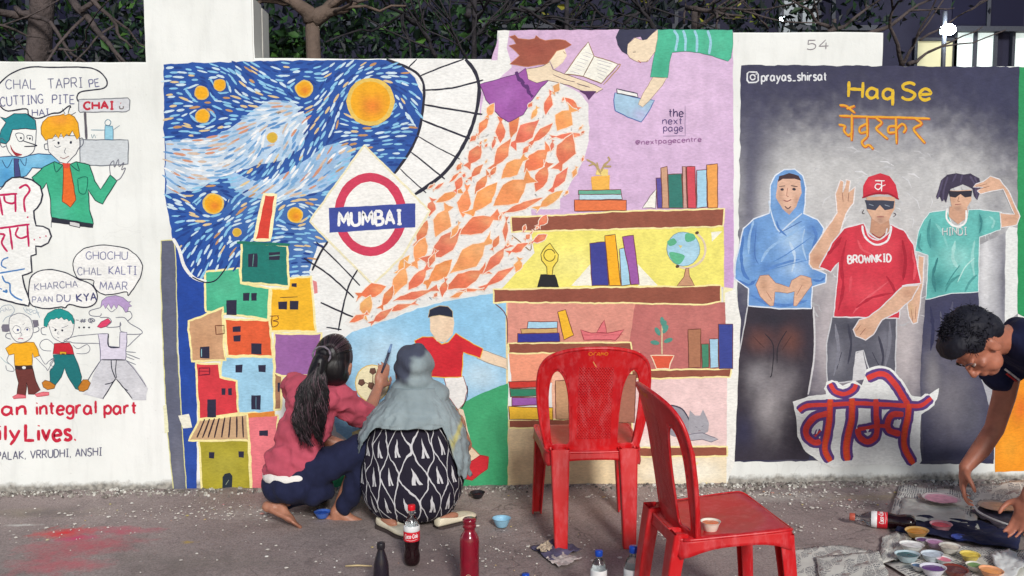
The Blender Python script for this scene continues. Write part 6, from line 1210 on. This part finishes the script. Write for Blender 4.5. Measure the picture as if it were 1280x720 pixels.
# ------------------------------------------------------------------ lathed vessels
def lathe(bm, prof, seg=28, M=None):
    M = M or Matrix(); rings = []
    for r, z in prof:
        rings.append([bm.verts.new(M @ Vector((r*math.cos(k*2*math.pi/seg), r*math.sin(k*2*math.pi/seg), z))) for k in range(seg)] if r > 1e-5 else [bm.verts.new(M @ Vector((0, 0, z)))])
    for a_, b_ in zip(rings, rings[1:]):
        for k in range(seg):
            q = [a_[k % len(a_)], a_[(k+1) % len(a_)], b_[(k+1) % len(b_)], b_[k % len(b_)]]; u = []
            for v in q:
                if v not in u: u.append(v)
            if len(u) > 2:
                try: bm.faces.new(u)
                except ValueError: pass
    bmesh.ops.recalc_face_normals(bm, faces=bm.faces)
def glass(name, col, rough=.08, tr=1.0, ior=1.35):
    m, nt, bs = newmat(name); bs.inputs['Base Color'].default_value = (*lin(col), 1); bs.inputs['Roughness'].default_value = rough; bs.inputs['Transmission Weight'].default_value = tr; bs.inputs['IOR'].default_value = ior; bump(nt, bs, nnoise(nt, 40, 3), .25, .004); return m
COLA = simple('cola_liquid_bottle', (30, 10, 14), .1, .05, 30, .1, 30, spec=.6); CAPR = simple('red_cap_plastic', (214, 22, 36), .35); CAPB = simple('blue_cap_plastic', (22, 70, 176), .35); PET = glass('clear_bottle_plastic', (235, 240, 242)); BLKB = simple('dark_bottle_plastic', (36, 30, 40), .18, .1, 20, .2, 40, spec=.6)
LBL = simple('red_label_film', (214, 32, 48), .4, .08, 30); LBW = simple('white_label_film', (232, 232, 232), .4, .05, 30)
def colabottle(name, label, loc, k=1.0, rot=None, capm=CAPR):
    t = thing(name, label, 'bottle', loc); M = (rot or Matrix()) @ Matrix.Scale(k, 4)
    low = [(0, .004), (.018, .0), (.028, .006), (.0335, .02), (.0335, .045), (.030, .062), (.029, .075), (.032, .095), (.0335, .108)]
    bm = bmesh.new(); lathe(bm, low, 28, M)
    bm_obj('bottle_body', bm, COLA, t, True)
    bm = bmesh.new(); lathe(bm, [(.0338, .108), (.0342, .110), (.0342, .146), (.0338, .148)], 32, M); lb = bm_obj('label', bm, LBL, t, True)
    bm = bmesh.new(); lathe(bm, [(.0338, .1485), (.0341, .149), (.0335, .168), (.031, .172)], 32, M); bm_obj('label_band', bm, LBW, t, True)
    bm = bmesh.new(); lathe(bm, [(.033, .1485), (.032, .170), (.026, .188), (.018, .203), (.0125, .214), (.0125, .228), (.0155, .230), (.0155, .233), (.0125, .234), (.0125, .240)], 28, M); bm_obj('neck', bm, PET, t, True)
    bm = bmesh.new(); lathe(bm, [(.0150, .234), (.0158, .236), (.0158, .252), (.0145, .256), (0, .2565)], 28, M); bm_obj('cap', bm, capm, t, True)
    def mp(u, v, off): a_ = -math.pi/2+u/.0342; return M @ Vector(((.0343+off)*math.cos(a_), (.0343+off)*math.sin(a_), v))
    w_ = Art('label_writing', 0, t, None, mp, base=.0002, unit=.0005)
    w_.map = lambda u, v, off: mp(u, -v, off)
    w_.T('Coca-Cola', -.029, -.122, .029, -.126, .017, .0026, (245, 240, 240), jit=.2, lean=.2); w_.S('-.028,-.117 0,-.114 .028,-.119', .0014, (245, 240, 240)); w_.build()
    return t
p = gr(515, 706); colabottle('cola_bottle', 'half full cola bottle with red cap and red label standing behind the crouching women', (p.x, p.y, 0), 1.0)
# red bottle
p = gr(587, 738); t = thing('water_bottle', 'tall glossy maroon bottle standing right of the cola bottle', 'bottle', (p.x, p.y, 0))
mr = simple('maroon_bottle_plastic', (128, 8, 34), .18, .12, 30, .15, 60, spec=.6, coat=.5)
bm = bmesh.new(); lathe(bm, [(0, 0), (.034, 0), (.0375, .006), (.038, .03), (.0375, .12), (.038, .19), (.036, .212), (.030, .226), (.023, .236), (.021, .243), (.021, .250)], 32); bm_obj('bottle_body', bm, mr, t, True)
bm = bmesh.new(); lathe(bm, [(.022, .250), (.026, .252), (.0265, .262), (.024, .266), (.0245, .271), (.0265, .274), (.0262, .283), (.022, .288), (0, .289)], 32); bm_obj('cap', bm, mr, t, True)
def mpb(u, v, off): a_ = -math.pi/2+u/.038; return Vector(((.0383+off)*math.cos(a_), (.0383+off)*math.sin(a_), v))
w_ = Art('label_print', 0, t, None, mpb, base=.0002, unit=.0005); w_.E(-.004, .055, .015, .024, (188, 150, 130), jit=.6)
for i in range(9): w_.S([(-.016+i*.003, .04+(i % 3)*.006), (-.012+i*.003, .052+(i % 2)*.01), (-.016+i*.0035, .07)], .0016, random.choice([(70, 40, 40), (226, 206, 180), (120, 90, 60)]))
w_.build()
# small dark bottle
p = gr(477, 752); t = thing('dark_bottle', 'small dark bottle with narrow neck left of the cola bottle', 'bottle', (p.x, p.y, 0))
bm = bmesh.new(); lathe(bm, [(0, 0), (.026, 0), (.030, .006), (.031, .05), (.030, .11), (.028, .145), (.020, .178), (.014, .196), (.0125, .205)], 28); bm_obj('bottle_body', bm, BLKB, t, True)
bm = bmesh.new(); lathe(bm, [(.0135, .205), (.0155, .207), (.0158, .225), (.014, .229), (0, .230)], 28); bm_obj('cap', bm, simple('black_cap_plastic', (38, 34, 40), .4), t, True)
def waterbottle(px, py, cx, k, label):
    p = gr(px, py); t = thing('water_bottle', label, 'bottle', (p.x, p.y, 0), 0, 'clear water bottles with blue caps')
    M = Matrix.Scale(k, 4)
    bm = bmesh.new(); lathe(bm, [(0, .003), (.026, 0), (.031, .006), (.0305, .03), (.0315, .034), (.0305, .038), (.0305, .06), (.0315, .064), (.0305, .068), (.031, .12), (.032, .125), (.031, .165), (.026, .187), (.016, .203), (.0115, .212), (.0115, .222)], 28, M); bm_obj('bottle_body', bm, PET, t, True)
    bm = bmesh.new(); lathe(bm, [(0, .006), (.028, .008), (.0285, .10), (0, .1005)], 24, M); bm_obj('water', bm, glass('still_water', (225, 235, 240), .02, 1, 1.33), t, True)
    bm = bmesh.new(); lathe(bm, [(.0322, .118), (.0326, .12), (.0326, .162), (.0322, .164)], 28, M); l_ = bm_obj('label', bm, LBW, t, True)
    bm = bmesh.new(); lathe(bm, [(.0140, .216), (.0150, .218), (.0152, .234), (.0138, .238), (0, .2385)], 28, M); bm_obj('cap', bm, CAPB, t, True)
    return t
waterbottle(748, 762, 0, .95, 'narrow water bottle with blue cap between the chairs'); waterbottle(791, 768, 0, 1.08, 'wider water bottle with blue cap beside the nearer chair leg')
p = gr(657, 722); t = thing('bottle_cap', 'loose blue bottle cap on the ground left of the water bottles', 'bottle cap', (p.x, p.y, 0)); bm = bmesh.new(); lathe(bm, [(.013, 0), (.0152, .001), (.0152, .014), (.0138, .017), (0, .0172)], 24); bm_obj('cap_shell', bm, CAPB, t, True)
# lying bottle
p = gr(1062, 655); e = gr(1178, 668); d = (Vector((e.x, e.y, 0))-Vector((p.x, p.y, 0))); ang = math.atan2(d.y, d.x)
Rm = Matrix.Rotation(ang, 4, 'Z') @ Matrix.Rotation(R(-90), 4, 'Y') @ Matrix.Rotation(R(40), 4, 'Z')
colabottle('cola_bottle', 'cola bottle lying on its side by the newspapers, red cap pointing left', (p.x+math.cos(ang)*.285, p.y+math.sin(ang)*.285, .036), 1.12, Rm, simple('faded_red_cap', (190, 90, 70), .45))
# ------------------------------------------------------------------ bowls and cups of paint
def bowl(name, label, loc, r, h, col, paint, grp=None, tilt=0, fill=.6, cat='cup'):
    t = thing(name, label, cat, loc, random.uniform(0, 6), grp); t.rotation_euler.x = tilt
    m = simple('cup_plastic', col, .4, .08, 60); bm = bmesh.new(); lathe(bm, [(0, .001), (r*.55, 0), (r*.62, .003), (r*.9, h*.8), (r, h), (r*1.03, h*1.02), (r*.98, h), (r*.86, h*.78), (r*.58, .006), (0, .005)], 28); bm_obj('cup_body', bm, m, t, True)
    bm = bmesh.new(); rr = r*(.58+.34*fill); vs = []; lathe(bm, [(rr*.995, h*fill*.96+.004), (rr*.8, h*fill*.96+.0032), (rr*.4, h*fill*.96+.0042), (0, h*fill*.96+.0035)], 24)
    for v in bm.verts: v.co.z += .002*noise.noise(v.co*60+Vector(loc)*9)
    bm_obj('paint', bm, simple('wet_paint', paint, .22, .15, 50, .3, 90, spec=.6), t, True); return t
G3 = lambda px, py, z=0: tuple(gr(px, py, z))
bowl('bowl', 'small pale blue plastic bowl standing alone on the ground', G3(627, 658), .043, .04, (150, 200, 226), (170, 206, 224), None, 0, .35, 'bowl'); bowl('bowl', 'deep blue bowl of paint beside the bare foot', G3(403, 647), .04, .03, (70, 110, 196), (50, 90, 190), None, 0, .7, 'bowl')
bowl('paint_cup', 'white cup of orange paint resting on the seat of the nearer chair', tuple(gr(888, 664, .418)), .033, .034, (240, 232, 214), (238, 110, 60), None, 0, .75)
cups = [(1176, 667, .048, .034, (222, 160, 168), (222, 66, 84), 'pink walled cup of red paint at the back of the cluster'), (1146, 674, .050, .03, (240, 196, 120), (240, 160, 40), 'cup of orange paint at the back left of the cluster'), (1139, 692, .050, .03, (238, 238, 234), (242, 242, 238), 'cup of white paint in front of the orange paint cup'), (1134, 705, .050, .032, (196, 216, 222), (22, 100, 104), 'pale cup of dark teal paint at the left of the cluster'),
 (1168, 687, .036, .024, (226, 196, 222), (226, 160, 206), 'small cup of lilac pink paint in the middle of the cluster'), (1165, 704, .044, .03, (214, 224, 232), (206, 220, 232), 'cup of very pale blue paint with dark rim drips'), (1187, 694, .044, .03, (236, 232, 222), (238, 224, 204), 'cup of cream paint in the middle of the cluster'), (1212, 704, .040, .028, (236, 212, 110), (238, 206, 70), 'cup of yellow paint at the right of the cluster'),
 (1166, 722, .050, .032, (226, 224, 234), (104, 54, 134), 'cup of purple paint at the front of the cluster'), (1193, 722, .050, .026, (128, 52, 42), (96, 34, 32), 'brown cup of dark red paint at the front of the cluster'), (1238, 724, .046, .028, (246, 176, 130), (244, 160, 96), 'peach cup of light orange paint at the front right'), (1153, 683, .030, .02, (236, 236, 232), (120, 70, 150), 'tiny white cup of violet paint between the white and lilac cups'), (1179, 708, .034, .022, (240, 238, 234), (236, 130, 150), 'small cup of rose paint in front of the cream cup'), (1218, 716, .034, .024, (232, 226, 214), (120, 160, 90), 'small cup of leaf green paint by the peach cup'), (1148, 716, .030, .02, (226, 226, 226), (80, 120, 170), 'tiny cup of slate blue paint left of the purple cup'), (1199, 678, .034, .014, (50, 70, 170), (60, 90, 190), 'shallow blue lid with blue paint behind the cream cup')]
for px, py, r, h, col, pc, lb in cups: bowl('paint_cup', lb, tuple(Vector(G3(px, py))+Vector((0, 0, .012))), r, h, col, pc, 'paint cups on the newspapers', random.uniform(-.08, .08), .72)
bowl('bowl', 'small black bowl near the wall just right of the squatting woman', G3(597, 622), .038, .028, (34, 32, 38), (40, 38, 44), None, 0, .5, 'bowl')
# ------------------------------------------------------------------ paper, cloth and plastic lying on the ground
def mat_news():
    m, nt, bs = newmat('newsprint'); uv = nt.nodes.new("ShaderNodeUVMap"); sp = nt.nodes.new("ShaderNodeSeparateXYZ"); nt.links.new(uv.outputs[0], sp.inputs[0]); x, y = NX(nt, sp.outputs[0]), NX(nt, sp.outputs[1])
    line = (y*30).fr().gt(.42); col = (x*5).fr().gt(.1); n = NX(nt, nnoise(nt, 30, 2, vec=uv.outputs[0], stretch=(3, .6, 1))).gt(.45); blk = NX(nt, nnoise(nt, 4.0, 1, vec=uv.outputs[0])).gt(.44)
    pic = NX(nt, nnoise(nt, 3.1, 2, vec=uv.outputs[0], stretch=(1, 1.4, 1))).gt(.60)
    t_ = line*col*n*blk*.9
    base = mix(nt, t_, ramp(nt, nnoise(nt, 8, 4), [(.3, lin((204, 202, 194))), (.7, lin((228, 226, 216)))]), lin((96, 96, 104)))
    base = mix(nt, pic*.75, base, ramp(nt, nnoise(nt, 26, 3), [(.35, lin((120, 90, 96))), (.55, lin((150, 140, 134))), (.7, lin((190, 150, 130)))]))
    nt.links.new(base, bs.inputs['Base Color']); bs.inputs['Roughness'].default_value = .85; bs.inputs['Specular IOR Level'].default_value = .2; bump(nt, bs, nnoise(nt, 18, 3), .3, .006); return m
NEWS = mat_news()
def sheet(name, label, cat, corners, mat, n=14, amp=.012, z0=.004, grp=None, lift=0):
    c = [Vector(G3(*q)) for q in corners]; vs, fs, uvs = [], [], []; o0 = c[0].copy()
    t_seed = random.random()*50
    for j in range(n+1):
        for i in range(n+1):
            u, v = i/n, j/n; p = c[0]*(1-u)*(1-v)+c[1]*u*(1-v)+c[2]*u*v+c[3]*(1-u)*v
            q = Vector((u*5, v*5, t_seed)); e = noise.noise(q)*1.0+abs(noise.noise(q*1.9))*.9; ed = max(abs(u-.5), abs(v-.5))*2
            p += Vector((noise.noise(q+Vector((9, 0, 0)))*.012, noise.noise(q+Vector((0, 9, 0)))*.012, z0+amp*max(0, e+.35)+lift*ed**6*(1 if u+v > 1 else .3))); vs.append(p-o0); uvs.append((u, v))
    for j in range(n):
        for i in range(n): a_ = j*(n+1)+i; fs.append((a_, a_+1, a_+n+2, a_+n+1))
    me = bpy.data.meshes.new(name); me.from_pydata([tuple(v) for v in vs], [], fs); me.update(); ul = me.uv_layers.new(name='UVMap')
    for lp in me.loops: ul.data[lp.index].uv = uvs[lp.vertex_index]
    o = link(name, me, mat, None, True); o.location = o0; s = o.modifiers.new('s', 'SOLIDIFY'); s.thickness = .0012; return tag(o, label, cat, grp)
NP = 'newspaper sheets spread on the ground'
sheet('newspaper', 'newspaper sheet at the far left of the paper spread, behind the nearer chair leg', 'newspaper', [(985, 688), (1050, 683), (1102, 692), (985, 760)], NEWS, z0=.003, grp=NP, amp=.006)
sheet('newspaper', 'torn newspaper with a brown printed picture left of the paint cups', 'newspaper', [(1020, 700), (1098, 694), (1112, 726), (1030, 760)], NEWS, z0=.010, grp=NP, amp=.01)
sheet('newspaper', 'crumpled newspaper strip below the lying cola bottle', 'newspaper', [(1104, 672), (1134, 664), (1150, 700), (1098, 706)], NEWS, z0=.004, grp=NP, amp=.010)
sheet('newspaper', 'large pale newspaper under the paint cups', 'newspaper', [(1106, 705), (1205, 684), (1300, 690), (1240, 790)], NEWS, z0=.003, grp=NP, amp=.005)
sheet('newspaper', 'crumpled newspaper under the pink paint plate', 'newspaper', [(1112, 646), (1124, 610), (1212, 620), (1216, 662)], NEWS, z0=.004, grp=NP, amp=.010, lift=.01)
sheet('newspaper', 'newspaper against the wall below the bending man', 'newspaper', [(1205, 612), (1290, 602), (1300, 640), (1215, 650)], NEWS, z0=.004, grp=NP, amp=.010)
PLS = simple('milky_plastic_film', (206, 206, 196), .35, .12, 18, .8, 12, bdist=.02)
sheet('plastic_sheet', 'milky plastic sheet under the pink paint plate', 'plastic sheet', [(1122, 652), (1130, 626), (1218, 640), (1224, 668)], PLS, z0=.014, amp=.012)
sheet('cloth', 'dark navy cloth lying behind the paint cups', 'cloth', [(1118, 668), (1150, 650), (1280, 664), (1272, 692)], mat_cloth('navy_rag', (34, 38, 70), .2, .7), z0=.012, amp=.02, n=20)
sheet('dark_tray_paper', 'grey paper with a curled white edge under the beige paint plate', 'paper', [(1212, 644), (1262, 632), (1286, 652), (1262, 676)], simple('dark_grey_paper', (92, 84, 96), .8, .2, 20), z0=.02, amp=.012)
sheet('newspaper', 'white folded paper at the lower right corner', 'newspaper', [(1238, 700), (1262, 694), (1285, 712), (1252, 740)], simple('white_tissue', (226, 228, 226), .8, .05, 20), z0=.02, amp=.010, grp=NP)
def plate(label, px, py, r, col, pc, squ=1):
    p = gr(px, py); t = thing('paint_plate', label, 'plate', (p.x, p.y, .035)); bm = bmesh.new(); lathe(bm, [(0, 0), (r*.7, 0), (r, .012), (r*1.03, .013), (r*.97, .011), (r*.68, .003), (0, .003)], 32); bm_obj('plate_body', bm, simple('plate_plastic', col, .5, .1), t, True)
    bm = bmesh.new(); lathe(bm, [(r*.86, .0085), (r*.6, .008), (0, .009)], 28)
    for v in bm.verts: v.co.x *= 1+.12*noise.noise(v.co*30); v.co.y *= 1+.12*noise.noise(v.co*30+Vector((3, 3, 3))); v.co.z += .003*noise.noise(v.co*40)
    bm_obj('paint', bm, simple('mixed_paint', pc, .35, .15, 40, .5, 60, bdist=.004), t, True)
plate('round plate spread with pale pink paint beneath the reaching hand', 1176, 634, .088, (206, 190, 190), (222, 160, 178)); plate('round plate with beige paint at the right edge behind the cloth', 1246, 644, .085, (190, 172, 160), (206, 172, 150))
bm = bmesh.new(); o0 = Vector(G3(1214, 640)); pts = [Vector(G3(*q))-o0+Vector((0, 0, .05)) for q in smoothline(parse('1214,640 1222,652 1236,660 1256,668 1278,674'), False, 4)]; tube(bm, pts, [.004+.004*min(1, i/6) for i in range(len(pts))], 8)
for v in bm.verts: v.co.z = (v.co.z-.05)*.5+.05
o = bm_obj('paper_strip', bm, simple('white_card', (226, 224, 220), .7), None, True); o.location = o0; tag(o, 'curled white card strip along the grey paper', 'card strip')
# rag heap by the chair
sheet('rag', 'crumpled grey violet rag on the ground in front of the farther chair', 'rag', [(662, 686), (700, 676), (728, 690), (690, 704)], mat_cloth('violet_grey_rag', (96, 90, 116), .3, .8), z0=.004, amp=.014, n=18)
sheet('paper_scrap', 'pale torn paper scrap beside the crumpled rag', 'paper scrap', [(682, 700), (700, 694), (728, 700), (700, 712)], simple('stained_paper', (198, 186, 180), .8, .25, 60), z0=.003, amp=.012)
sheet('paper_scrap', 'tan scrap sticking out from under the crumpled rag', 'paper scrap', [(672, 692), (686, 682), (692, 692), (680, 698)], simple('tan_paper', (196, 180, 156), .8, .15, 60), z0=.02, amp=.01)
p = gr(447, 709); bm = bmesh.new(); tube(bm, [(-.05, 0, .006), (0, .002, .007), (.06, -.004, .006)], [.0035, .004, .003], 6); o = bm_obj('stick', bm, simple('pale_wood', (206, 184, 140), .8), None, True); o.location = (p.x, p.y, 0); tag(o, 'short pale stick on the ground left of the dark bottle', 'stick')
# ------------------------------------------------------------------ rubble, chips and paint flecks
def debris():
    vs, fs = [], []
    def chip(x, y, r, flat=.5):
        b = len(vs); k = random.randint(4, 6); a0 = random.uniform(0, 6)
        for i in range(k): a_ = a0+i*2*math.pi/k; rr = r*random.uniform(.7, 1.2); vs.append((x+rr*math.cos(a_), y+rr*math.sin(a_), .0))
        for i in range(k): a_ = a0+i*2*math.pi/k; rr = r*random.uniform(.4, .8); vs.append((x+rr*math.cos(a_), y+rr*math.sin(a_), r*flat*random.uniform(.7, 1.3)+.002))
        for i in range(k): fs.append((b+i, b+(i+1) % k, b+k+(i+1) % k, b+k+i))
        fs.append(tuple(range(b+k, b+2*k)))
    for _ in range(5200):
        x = random.uniform(-3.4, 3.6); y = -abs(random.gauss(0, .045))-.006; chip(x, y, random.uniform(.002, .0085)*(1 if random.random() < .93 else 2), .8)
    a_ = raw('rubble', vs, fs, None, None); m, nt, bs = newmat('plaster_rubble'); g = nt.nodes.new("ShaderNodeNewGeometry"); nt.links.new(ramp(nt, g.outputs['Random Per Island'], [(0, lin((92, 86, 82))), (.5, lin((140, 132, 124))), (.8, lin((186, 182, 172))), (1, lin((228, 226, 218)))]), bs.inputs['Base Color']); bs.inputs['Roughness'].default_value = .9; a_.data.materials.append(m)
    tag(a_, 'crumbled plaster and grit along the foot of the wall', None, None, 'stuff')
    vs.clear(); fs.clear(); spots = [(930, 618, .5, .05, 260), (840, 648, .2, .12, 120), (820, 668, .1, .05, 60), (300, 640, .4, .14, 130), (170, 640, .6, .12, 80), (620, 690, .5, .25, 90), (1060, 630, .4, .08, 90), (100, 660, .5, .2, 60), (460, 690, .8, .25, 70), (760, 620, .5, .05, 90), (1000, 660, .3, .15, 60)]
    for px, py, sx, sy, n in spots:
        c = gr(px, py)
        for _ in range(n): chip(c.x+random.gauss(0, sx*.5), min(-.02, c.y+random.gauss(0, sy*.6)), random.choice((.002, .003, .003, .004, .006, .010))*random.uniform(.7, 1.2), .12)
    b_ = raw('paint_flecks', vs, fs, None, None); m, nt, bs = newmat('dried_paint_flecks'); g = nt.nodes.new("ShaderNodeNewGeometry"); nt.links.new(ramp(nt, g.outputs['Random Per Island'], [(0, lin((190, 182, 174))), (.6, lin((216, 210, 200))), (.9, lin((236, 234, 226))), (.95, lin((190, 176, 110))), (1, lin((196, 130, 134)))]), bs.inputs['Base Color']); bs.inputs['Roughness'].default_value = .6; b_.data.materials.append(m)
    tag(b_, 'dried drops of paint scattered over the pavement', None, None, 'stuff')
debris()
